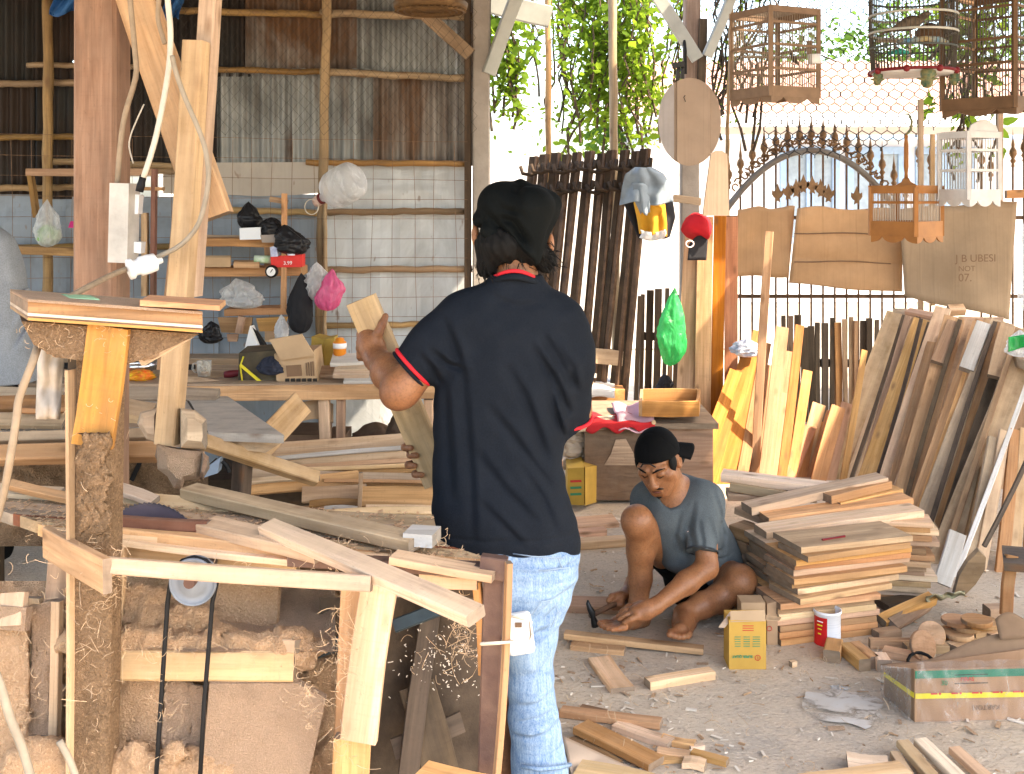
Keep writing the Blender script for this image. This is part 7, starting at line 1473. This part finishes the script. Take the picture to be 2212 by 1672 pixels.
# bandana and hair
g = Sdf((-.16,2.92,1.40), (.18,3.34,1.76), .0036)
hc = A3(1113,468,3.14); g.ell(hc, (.100,.116,.096), .02); g.ell(A3(1080,440,3.12), (.062,.10,.060), .03); g.ell(A3(1160,450,3.12), (.060,.10,.062), .03); g.ell(A3(1034,474,3.12), (.018,.05,.022), .015); g.cap(A3(1125,396,3.14), A3(1138,408,3.10), .012, .01, .02)
g.cap(A3(1148,450,3.035), A3(1157,568,3.035), .058, .006, .03); g.cap(A3(1190,440,3.10), A3(1162,560,3.04), .030, .006, .02); g.cap(A3(1052,500,3.06), A3(1140,552,3.028), .020, .010, .02)
sl, X, Y, Z = g.blk((-.2,3.15,1.3), (.2,3.4,1.64), .01); g.cut(sl, np.maximum(np.maximum(Z-1.625+(3.2-Y)*.0, 3.18-Y), -.2)+0*X, .01)
for pts, w_, a in [([(1070,478),(1092,508),(1125,545),(1150,568)],.009,.016),([(1078,470),(1110,480),(1140,520)],.010,.012),([(1125,400),(1122,440),(1090,478)],.012,.008),([(1060,420),(1085,450),(1125,460)],.010,.006),([(1040,450),(1070,480)],.008,.008),([(1062,505),(1100,530),(1140,556)],.007,.007)]:
    g.crease([A3(x,y,3.02) for x, y in pts], w_, a, True, 3.12); g.crease([A3(x+9,y-7,3.02) for x, y in pts], w_, -a*.5, True, 3.12)
g.build('bandana', fabric('black_bandana', (.004,.0052,.0052), 230, patches=.1), man)
g = Sdf((-.16,2.95,1.36), (.18,3.34,1.66), .004)
g.ell(A3(1090,526,3.12), (.082,.104,.060), .03); g.ell(A3(1056,560,3.12), (.034,.06,.046), .02); g.ell(A3(1148,545,3.12), (.050,.07,.042), .02); g.ell(A3(1178,562,3.12), (.030,.04,.036), .015); g.ell(A3(1048,584,3.14), (.020,.04,.020), .015)
g.rough(lambda X, Y, Z: .004*np.sin(X*190+Z*60)*np.sin(Y*160+Z*40))
hair = g.build('hair', W['hair'], man)
R.seed(501); mb = MB()
for _ in range(150):
    q = R.random()
    if q < .45: x, y = R.gauss(1182,11), R.gauss(560,14); dx, dy = R.uniform(4,24), R.uniform(-4,26)
    elif q < .75: x, y = R.gauss(1050,10), R.gauss(578,12); dx, dy = R.uniform(-12,8), R.uniform(8,24)
    else: x, y = R.uniform(1070,1150), R.gauss(560,7); dx, dy = R.uniform(-8,8), R.uniform(8,26)
    D_ = 3.05+R.uniform(0,.06); mb.tube([P(x,y,D_), P(x+dx*.45,y+dy*.4,D_-.005), P(x+dx*.8+3,y+dy,D_)], [.0016,.0013,.0004], 3)
mb.build('hair_strands', W['hair'], man, kind='stuff')
# jeans
g = Sdf((-.22,2.92,-.005), (.24,3.42,.86), .0045)
def lz(y): return H-(y-YH)*k_
g.loft([lk(1330,962,1214,3.15,.120), lk(1290,952,1232,3.145,.135), lk(1250,950,1246,3.14,.142), lk(1200,948,1252,3.14,.136), lk(1150,956,1244,3.15,.12)], .03, 2.2)
g.chain([A3(1150,1290,3.13), A3(1140,1380,3.12), A3(1146,1480,3.11), A3(1154,1560,3.10), A3(1166,1664,3.11)], [.094,.074,.060,.066,.081], .03)
sl, X, Y, Z = g.blk((-.3,2.8,-.05), (.3,3.5,.1), .0); g.cut(sl, Z-lz(1656)+0*X+0*Y, .006) if False else None
g.chain([A3(1046,1290,3.17), A3(1058,1400,3.22), A3(1076,1500,3.23), A3(1092,1690,3.25)], [.09,.078,.066,.068], .03)
sl, X, Y, Z = g.blk((-.3,2.8,-.05), (.3,3.5,.06), .01); g.cut(sl, Z-.045+.12*(X-.06)+0*Y, .004)
for pts, w_, a in [([(1240,1290),(1190,1310),(1150,1350)],.012,.012),([(1216,1312),(1180,1345),(1160,1380)],.010,.012),([(1190,1370),(1160,1382),(1120,1400)],.010,.009),([(1118,1580),(1150,1570),(1196,1560)],.010,.010),([(1110,1610),(1150,1606),(1205,1590)],.009,.009),([(1120,1545),(1160,1538),(1196,1520)],.009,.007),([(1190,1440),(1160,1470),(1130,1480)],.012,.006),([(1110,1240),(1180,1244),(1250,1236)],.005,.004),([(1226,1225),(1236,1262)],.006,.005)]:
    g.crease([A3(x,y,3.0) for x, y in pts], w_, a, True, 3.14); g.crease([A3(x,y-9,3.0) for x, y in pts], w_*.9, -a*.6, True, 3.14)
g.rough(lambda X, Y, Z: .0025*np.sin(X*40+Z*26+np.sin(Z*20))*np.sin(Z*44-X*17+Y*15))
jeans = g.build('jeans', W['denim'], man)
mb = MB(); mb.tube([P(1126,1655,3.02),P(1166,1662,3.00),P(1206,1658,3.02),P(1232,1652,3.08)], .006, 6); mb.build('hem', W['denim'], jeans, True)
for pts in ([(1108,1196),(1150,1202),(1216,1206),(1222,1200)],[(1110,1228),(1180,1232),(1230,1226)],[(1148,1330),(1170,1300),(1196,1296),(1206,1322),(1190,1356)],[(1206,1206),(1214,1226)]):
    MB().tube([P(x,y,2.99+abs(x-1150)*.0007) for x, y in pts], .0018, 4).build('seam', plain('denim_seam', (.32,.42,.54), .9), jeans, True)
mb = MB(); mb.box(P(1122,1368,2.985), (.036,.0,.006), (.0,.016,0), (-.008,0,.055)); pou = mb.build('pouch', W['whitepl'], man)
bv = pou.modifiers.new('bevel', 'BEVEL'); bv.width = .012; bv.segments = 3
MB().box(P(1120,1350,2.966), (.009,0,0), (0,.002,0), (0,0,.006)).build('patch', W['inkbrown'], pou); MB().tube([P(1140,1328,2.975),P(1147,1370,2.97),P(1134,1412,2.975)], .003, 5).build('cord', W['cable'], pou, True); MB().tube([P(1092,1328,2.972),P(1120,1334,2.964),P(1150,1345,2.98)], .003, 5).build('cord', W['cable_w'], pou, True)
o = board('plank', P(777,648,3.405), P(947,1046,3.405), .094, .032, (-.16,-.98,.0), wood('held_plank_wood', (.66,.47,.28), (.50,.335,.18), .4, (.66,.50,.33), stain=.35), None, seg=4, bow=.001, ch=.002); tag(o, 'dusty plank held upright in the hands of the standing man', 'plank')
# ---------------------------------------------------------------- man squatting with the hammer
f = V((-.40,-.80,-.45)).normalized(); r = V((.9,-.43,.13)); r = (r-f*r.dot(f)).normalized(); u = f.cross(r)
if u.z < 0: u = -u
hc = P(1424,997,4.33)
def hp(a, b_, c): return np.array(hc+r*a+f*b_+u*c)      # a: his left, b: forward, c: up
AX = [r, f, u]
g = Sdf((.28,3.94,-.005), (1.04,4.86,.86), .0038)
g.ell(hp(0,-.005,.025), (.074,.094,.098), .02, AX); g.ell(hp(0,.030,-.045), (.060,.062,.066), .03, AX); g.ell(hp(0,.060,-.092), (.028,.026,.024), .025, AX)
for s_ in (1,-1):
    g.ell(hp(.050*s_,.052,-.012), (.024,.026,.020), .02, AX); g.cap(hp(.016*s_,.092,.030), hp(.052*s_,.070,.030), .011, .010, .012)
    g.ell(hp(.032*s_,.100,.010), (.019,.016,.011), .008, AX, cut=True); g.ell(hp(.032*s_,.079,.006), (.016,.013,.011), .006, AX)
    g.ell(hp(.013*s_,.104,-.036), (.009,.011,.008), .008, AX); g.ell(hp(.078*s_,-.010,-.004), (.010,.020,.032), .01, AX); g.ell(hp(.086*s_,-.006,.000), (.004,.010,.018), .004, AX, cut=True)
    g.cap(hp(.050*s_,.035,-.040), hp(.020*s_,.062,-.092), .026, .02, .02)
g.cap(hp(0,.092,.018), hp(0,.110,-.030), .009, .0135, .012); g.cap(hp(-.020,.090,-.061), hp(.020,.090,-.061), .0065, .0065, .006); g.cap(hp(-.016,.088,-.075), hp(.016,.088,-.075), .0075, .0075, .006); g.cap(hp(-.022,.097,-.068), hp(.022,.097,-.068), .0022, .0022, .003, cut=True)
g.cap(hp(0,-.02,-.05), A3(1462,1076,4.42), .055, .060, .03)
g.chain([A3(1462,1090,4.45), A3(1490,1140,4.53), A3(1528,1225,4.62)], [.12,.12,.12], .04); g.cap(A3(1398,1078,4.50), A3(1522,1080,4.38), .055, .055, .05)
# left arm and hand lying on the right foot
E, Wr = A3(1527,1226,4.26), A3(1416,1309,4.13); g.cap(A3(1524,1085,4.37), E, .050, .041, .03); g.cap(E, (E*.6+Wr*.4), .041, .042, .02); g.cap(E*.6+Wr*.4, Wr, .042, .027, .02)
g.chain([Wr, A3(1396,1318,4.11), A3(1376,1324,4.10)], [.028,.032,.030], .02); g.ell(A3(1384,1318,4.12), (.032,.034,.020), .02)
for (x0,y0),(x1,y1),(x2,y2),dd in (((1378,1311),(1358,1310),(1341,1322),.05),((1374,1317),(1352,1319),(1335,1331),.02),((1374,1325),(1352,1329),(1338,1338),-.005),((1380,1333),(1362,1338),(1349,1345),-.03)):
    g.chain([A3(x0+8,y0,4.115+dd*.6), A3(x0-4,y0-1,4.105+dd), A3(x1,y1,4.095+dd), A3(x2,y2,4.095+dd)], [.0135,.0125,.0112,.0088], .008, .003)
g.chain([A3(1402,1312,4.13), A3(1384,1305,4.19), A3(1368,1308,4.22)], [.018,.014,.010], .012, .005)
# right leg
K, An = A3(1376,1126,4.30), A3(1378,1316,4.35); g.cap(K, A3(1470,1228,4.62), .058, .078, .03); g.ell(K, (.056,.058,.060), .025); g.chain([K, A3(1384,1190,4.36), A3(1383,1250,4.37), An], [.050,.054,.045,.036], .02)
g.chain([A3(1386,1336,4.39), A3(1366,1338,4.30), A3(1332,1346,4.20)], [.038,.034,.026], .02); g.cap(An, A3(1350,1340,4.25), .036, .028, .025)
for i, (x, y, D_) in enumerate([(1297,1345,4.14),(1300,1350,4.10),(1306,1354,4.07),(1313,1357,4.05),(1322,1359,4.04)]): g.chain([A3(1332+i*4,1348+i*1.5,4.20-i*.03), A3(x+12,y,D_+.03), A3(x,y+1,D_)], [.016,.0125-.0008*i,.0125-.0011*i], .008, .004)
# left leg
K, An = A3(1598,1256,4.40), A3(1478,1328,4.31); g.cap(K, A3(1540,1240,4.64), .066, .082, .03); g.ell(K, (.060,.060,.060), .025); g.chain([K, A3(1556,1292,4.40), A3(1516,1308,4.35), An], [.050,.056,.048,.037], .02)
g.chain([A3(1486,1344,4.34), A3(1476,1352,4.24), A3(1470,1362,4.13)], [.036,.036,.028], .02); g.cap(An, A3(1474,1350,4.22), .036, .032, .03)
for i, (x, y) in enumerate([(1446,1368),(1456,1371),(1466,1373),(1476,1373),(1486,1371)]): g.chain([A3(1460+i*5,1362,4.14), A3(x+2,y-1,4.10), A3(x,y+3,4.075)], [.015,.0125,.0115], .008, .004)
# right arm and hand round the hammer handle
E2, W2 = A3(1392,1215,4.64), A3(1352,1288,4.46); g.cap(A3(1400,1080,4.52), E2, .05, .04, .03); g.cap(E2, W2, .042, .027, .02); g.chain([W2, A3(1338,1296,4.42)], [.028,.030], .02)
for i, x in enumerate((1322,1330,1338,1346)): g.chain([A3(x+10,1290-i,4.43), A3(x-2,1290,4.40), A3(x-4,1306,4.375), A3(x+5,1315,4.385)], [.013,.0125,.0115,.0095], .008, .004)
g.chain([A3(1340,1284,4.42), A3(1322,1288,4.385), A3(1314,1297,4.37)], [.015,.012,.010], .01, .004)
sq = g.build('person', W['skin2']); tag(sq, 'squatting man in grey shirt and black cap bent over a hammer', 'person')
# face hair
def fline(name, pts, rs, m=W['hair']): return MB().tube([V(hp(*q)) for q in pts], rs, 6).build(name, m, sq, True)
for s_ in (1,-1): fline('eyebrow', [(.014*s_,.104,.028),(.034*s_,.098,.036),(.056*s_,.078,.031)], [.0028,.0040,.0015]); fline('eyelashes', [(.018*s_,.092,.001),(.032*s_,.0935,-.004),(.046*s_,.084,.000)], [.0012,.0019,.0012])
fline('moustache', [(-.030,.088,-.060),(-.014,.0985,-.052),(0,.1005,-.050),(.014,.0985,-.052),(.030,.088,-.060)], [.0020,.0042,.0032,.0042,.0020]); fline('lips', [(-.016,.0965,-.069),(0,.099,-.070),(.016,.0965,-.069)], [.002,.0042,.002], plain('dark_lip', (.17,.06,.045), .5)); fline('beard', [(-.010,.088,-.100),(0,.090,-.104),(.010,.088,-.100)], [.002,.005,.002])
g = Sdf(np.array(hc)-.16, np.array(hc)+.17, .004)
for s_ in (1,-1): g.ell(hp(.070*s_,.028,.022), (.013,.028,.034), .01, AX); g.ell(hp(.062*s_,-.058,-.005), (.022,.04,.048), .02, AX); g.cap(hp(.071*s_,.034,.0), hp(.070*s_,.036,-.022), .007, .003, .008)
g.ell(hp(0,-.075,-.01), (.06,.03,.045), .02, AX); g.build('hair', W['hair'], sq)
g = Sdf(np.array(hc)-.19, np.array(hc)+.19, .004)
g.ell(hp(0,-.004,.035), (.087,.106,.104), .01, AX)
sl, X, Y, Z = g.blk(np.array(hc)-.3, np.array(hc)+.3, 0); nn = u*.96+f*-.26; pp = hc+u*.050+f*.05; g.cut(sl, (X-pp.x)*nn.x+(Y-pp.y)*nn.y+(Z-pp.z)*nn.z, .006)
g.crease([hp(0,.10,.06), hp(0,.06,.12), hp(0,-.06,.13)], .004, .003, False); g.crease([hp(-.09,.0,.06), hp(-.05,.01,.115), hp(0,0,.14)], .004, .003, False); g.crease([hp(.09,.0,.06), hp(.05,.01,.115), hp(0,0,.14)], .004, .003, False)
g.build('cap', W['blackfab'], sq)
bd = (r*.72-f*.69).normalized(); bs = u.cross(bd)
mb = MB(); mb.grid(lambda a, c: hc+bs*(ln(-.048,.048,a))+bd*(.078+.075*c*(1-.35*(2*a-1)**2)-.02*(2*a-1)**2)+u*(.046-.045*c-.022*(2*a-1)**2), 14, 8, .004); mb.build('cap_peak', W['blackfab'], sq, True)
MB().tube([V(hp(-.03,.098,.052)), V(hp(-.015,.104,.072)), V(hp(.015,.104,.072)), V(hp(.03,.098,.052))], .003, 5).build('cap_strap', W['rubber'], sq, True)
# grey shirt
g = Sdf((.44,4.14,.02), (1.06,4.90,.74), .0042)
g.chain([A3(1464,1094,4.46), A3(1488,1136,4.53), A3(1520,1196,4.60), A3(1545,1240,4.62)], [.130,.132,.134,.126], .05); g.cap(A3(1402,1082,4.50), A3(1520,1084,4.39), .070, .072, .06); g.ell(A3(1440,1120,4.42), (.085,.10,.10), .05); g.cap(A3(1450,1110,4.42), A3(1470,1190,4.44), .10, .09, .05)
LH2 = A3(1517,1193,4.27); g.cap(A3(1522,1084,4.38), A3(1520,1110,4.35), .074, .070, .04); g.cap(A3(1521,1100,4.36), LH2, .071, .059, .03, flat=True)
RH2 = A3(1392,1170,4.58); g.cap(A3(1402,1082,4.51), RH2, .070, .060, .04, flat=True)
g.ell(A3(1450,1056,4.35), (.050,.066,.066), .02, cut=True); g.cap(A3(1448,1064,4.36), A3(1437,1082,4.28), .040, .030, .012, cut=True)
sl, X, Y, Z = g.blk((.3,4.1,.0), (1.1,4.9,.2), 0); g.cut(sl, (Z-.135)+.0*X+0.10*(4.6-Y)*0+.28*(X-.75)*0, .01) if False else None
for pts, w_, a in [([(1545,1070),(1560,1120),(1556,1180)],.012,.010),([(1530,1120),(1548,1180),(1560,1240)],.012,.010),([(1500,1090),(1490,1140),(1498,1200)],.012,.010),([(1470,1110),(1460,1160),(1474,1200)],.012,.010),([(1570,1140),(1585,1190),(1580,1235)],.012,.010),([(1430,1090),(1450,1100),(1486,1088)],.010,.008),([(1545,1210),(1575,1216),(1605,1205)],.008,.009),([(1550,1230),(1580,1236),(1608,1226)],.007,.008),([(1508,1120),(1512,1160),(1506,1190)],.008,.006)]:
    g.crease([A3(x,y,4.3) for x, y in pts], w_, a, True); g.crease([A3(x+7,y-3,4.3) for x, y in pts], w_, -a*.6, True)
g.rough(lambda X, Y, Z: .0018*np.sin(X*44+Z*24+np.sin(Z*18))*np.sin(Z*30-X*19+Y*16))
g.build('shirt', W['greytee'], sq)
ld = (V(LH2)-V(A3(1521,1100,4.36))).normalized(); uu = ld.cross(V((0,1,0))).normalized(); vv = ld.cross(uu); ring('sleeve_hem', V(LH2)-ld*.004, uu, vv, .0595, .0595, .004, plain('dark_grey_trim', (.035,.04,.045), .8), sq)
MB().lathe(P(1487,1150,4.30), [(0,-.002),(.006,0),(0,.002)], 8, (0,1,0)).build('chest_badge', plain('pale_badge', (.6,.45,.38), .7), sq)
g = Sdf((.46,4.2,-.005), (1.05,4.92,.46), .0046)
g.cap(A3(1500,1236,4.60), A3(1440,1192,4.50), .106, .084, .04, flat=True); g.cap(A3(1535,1245,4.64), A3(1560,1250,4.55), .11, .096, .04, flat=True); g.ell(A3(1505,1258,4.58), (.13,.10,.095), .04); g.cap(A3(1490,1250,4.5), A3(1470,1285,4.46), .06, .04, .03)
g.crease([A3(1460,1210,4.3), A3(1480,1250,4.3), A3(1470,1280,4.3)], .012, .010, True); g.build('shorts', W['blackfab'], sq)
o = MB().bar(P(1500,1352,4.70), P(1600,1345,4.62), .14, .04, (0,0,1)).build('low_seat', W['dark']); tag(o, 'low dark block that the squatting man sits on', 'block')
HM = thing('hammer', 'claw hammer with a wooden handle held in the hand of the squatting man', 'hammer', P(1285,1345,4.25))
MB().tube([P(1362,1297,4.42), P(1320,1308,4.36), P(1276,1330,4.25)], [.013,.011,.011], 10).build('handle', wood('dark_handle', (.14,.07,.035), (.09,.045,.02), .1), HM, True)
hh = P(1279,1328,4.25); mb = MB(); mb.tube([hh+V((.012,0,-.045)), hh+V((.010,0,-.030)), hh+V((.004,0,-.012)), hh+V((0,0,.008)), hh+V((-.010,0,.026)), hh+V((-.016,0,.044)), hh+V((-.016,0,.056))], [.015,.015,.010,.014,.011,.008,.003], 10); mb.build('head', plain('black_forged_steel', (.03,.032,.035), .4, .7, .3), HM, True)
# ---------------------------------------------------------------- man at the left edge
k5 = 5.0/F
g = Sdf((-2.85,4.74,-.005), (-2.06,5.30,1.82), .009)
g.ell(A3(-62,440,5.0), (.078,.098,.115), .02); g.cap(A3(-62,470,5.0), A3(-62,520,5.0), .055, .06, .03); g.loft([(.85,-2.43,5.02,.15,.10),(1.2,-2.44,5.02,.17,.10),(1.46,-2.43,5.0,.15,.09)], .03)
for X0, s_ in ((-2.54,-1),(-2.34,1)): g.chain([(X0,5.02,.86),(X0+.01*s_,5.0,.48),(X0+.01*s_,5.05,.08)], [.09,.06,.045], .03); g.cap((X0+.01*s_,5.0,.04), (X0+.02*s_,4.86,.025), .04, .028, .02)
g.chain([(-2.28,5.0,1.40),(-2.30,5.08,1.12),(-2.34,5.2,1.05)], [.05,.042,.032], .03); g.chain([(-2.62,5.0,1.42),(-2.68,5.02,1.12),(-2.62,5.2,.95)], [.05,.042,.032], .03)
th = g.build('person', W['skin']); tag(th, 'person in a loose grey shirt partly cut off by the left edge', 'person')
g = Sdf((-2.86,4.72,.74), (-2.04,5.32,1.60), .008)
g.loft([(H-(826-YH)*k5,(-62-CX)*k5,5.02,.285,.16),(H-(750-YH)*k5,(-62-CX)*k5,5.02,.28,.155),(H-(650-YH)*k5,(-62-CX)*k5,5.02,.262,.145),(H-(560-YH)*k5,(-62-CX)*k5,5.0,.240,.13),(H-(515-YH)*k5,(-62-CX)*k5,5.0,.19,.11),(H-(486-YH)*k5,(-62-CX)*k5,5.0,.11,.08)], .03, 2.3)
for pts in ([(20,560),(38,660),(44,780)],[(50,600),(30,700),(10,760)],[(62,690),(52,780)],[(0,520),(20,600),(10,700)]): g.crease([A3(x,y,4.85) for x, y in pts], .016, .018, True); g.crease([A3(x+8,y,4.85) for x, y in pts], .014, -.010, True)
g.build('shirt', W['palegrey'], th)
g = Sdf((-2.80,4.80,.05), (-2.10,5.24,.95), .009)
g.loft([(.74,-2.44,5.02,.19,.12),(.92,-2.44,5.02,.19,.12)], .03)
for X0 in (-2.54,-2.34): g.chain([(X0,5.02,.78),(X0,5.0,.48),(X0,5.04,.1)], [.10,.085,.075], .03)
g.build('trousers', W['blackfab'], th); g = Sdf((-2.62,4.84,1.50), (-2.26,5.16,1.86), .008); g.ell(A3(-62,430,4.98), (.090,.108,.105), .02); g.build('hair', W['hair'], th)
# ================================================================ sawdust caked in the saw bench
R.seed(601); rg = np.random.default_rng(6)
def caked(name, par, spots, lo, hi, h, mat, amp=.0045):
    g = Sdf(lo, hi, h)
    for (x, y, D, sx, sy, n, r) in spots:
        for _ in range(max(4, int(n*.5))):
            c = A3(R.gauss(x, sx), R.gauss(y, sy), D+R.uniform(-.02,.03)); q = r*R.uniform(.5,1.3)
            g.ell(c, (q*R.uniform(.9,2.2), q*R.uniform(.35,.7), q*R.uniform(.6,1.4)), .03)
    g.rough(lambda X, Y, Z: amp*(np.sin(X*61+Z*33+np.sin(Z*47)*1.5)*np.sin(Z*71-X*29+Y*40)+.6*np.sin(X*143+Z*90+Y*60)*np.sin(Z*171-X*77)+.7*np.sin(X*300-Z*120+np.sin(Y*90))*np.sin(Z*330+X*140+Y*200)))
    return g.build(name, mat, par, kind='stuff')
caked('caked_sawdust', SB, [(60,1440,2.74,40,60,20,.03),(40,1600,2.70,50,50,16,.035),(150,1440,2.735,8,70,10,.016),(300,1330,2.79,45,40,20,.028),(380,1360,2.74,40,30,26,.035),(330,1398,2.70,90,10,40,.026),(520,1396,2.68,60,8,34,.024),(600,1400,2.66,30,12,20,.026),(270,1560,2.74,22,60,12,.02),(372,1590,2.72,10,70,12,.018),(470,1660,2.66,60,20,22,.035),(660,1500,2.68,18,50,12,.018),(300,1660,2.62,60,20,24,.035),(100,1660,2.6,60,20,24,.04)],
    (-1.45,2.45,.25), (-.42,2.95,.90), .0065, W['dust'])
caked('caked_sawdust', ST, [(130,744,2.56,40,9,14,.013),(250,758,2.57,40,8,12,.012),(340,742,2.57,30,6,8,.010)], (-1.2,2.42,1.2), (-.7,2.75,1.5), .0055, W['dustg'], .003)
def s6():
    x, y = R.choice([(R.gauss(662,16),R.uniform(1440,1580)),(R.gauss(1000,14),R.uniform(1330,1440)),(R.gauss(745,22),R.gauss(1400,40)),(R.gauss(740,16),R.uniform(1280,1660)),(R.gauss(250,16),R.uniform(1170,1300)),(R.uniform(20,620),R.gauss(1402,14)),(R.gauss(70,40),R.uniform(1180,1640)),(R.gauss(360,30),R.uniform(1400,1640))])
    return P(x, y, R.uniform(2.50,2.60))
curls(420, s6, SB, 'wood_wool', W['wool'], (.010,.045), .00045, 48)
def s7():
    x, y = R.choice([(R.uniform(640,1000),R.gauss(1180,16)),(R.uniform(60,240),R.gauss(1150,10)),(R.uniform(240,800),R.gauss(1232,6))]); return PZ(x, y, .87)
curls(160, s7, SB, 'wood_wool', W['wool'], (.01,.035), .0006, 49)
# crumbs of sawdust on the bench tops
mb = MB()
for _ in range(2600):
    u, v = R.random(), R.random(); q = L0.lerp(L1, v).lerp(redge(v), u)+V((0,0,.004)); s_ = abs(R.gauss(0,.0035))+.001; a = R.uniform(0,6.28); d = V((math.cos(a),math.sin(a),.1))*s_; e = V((-math.sin(a),math.cos(a),.3))*s_*.5
    mb.add([q-d-e, q+d-e*.6, q+d+e, q-d+e*.8], [(0,1,2,3)])
mb.build('sawdust_crumbs', W['dust'], SB, kind='stuff')
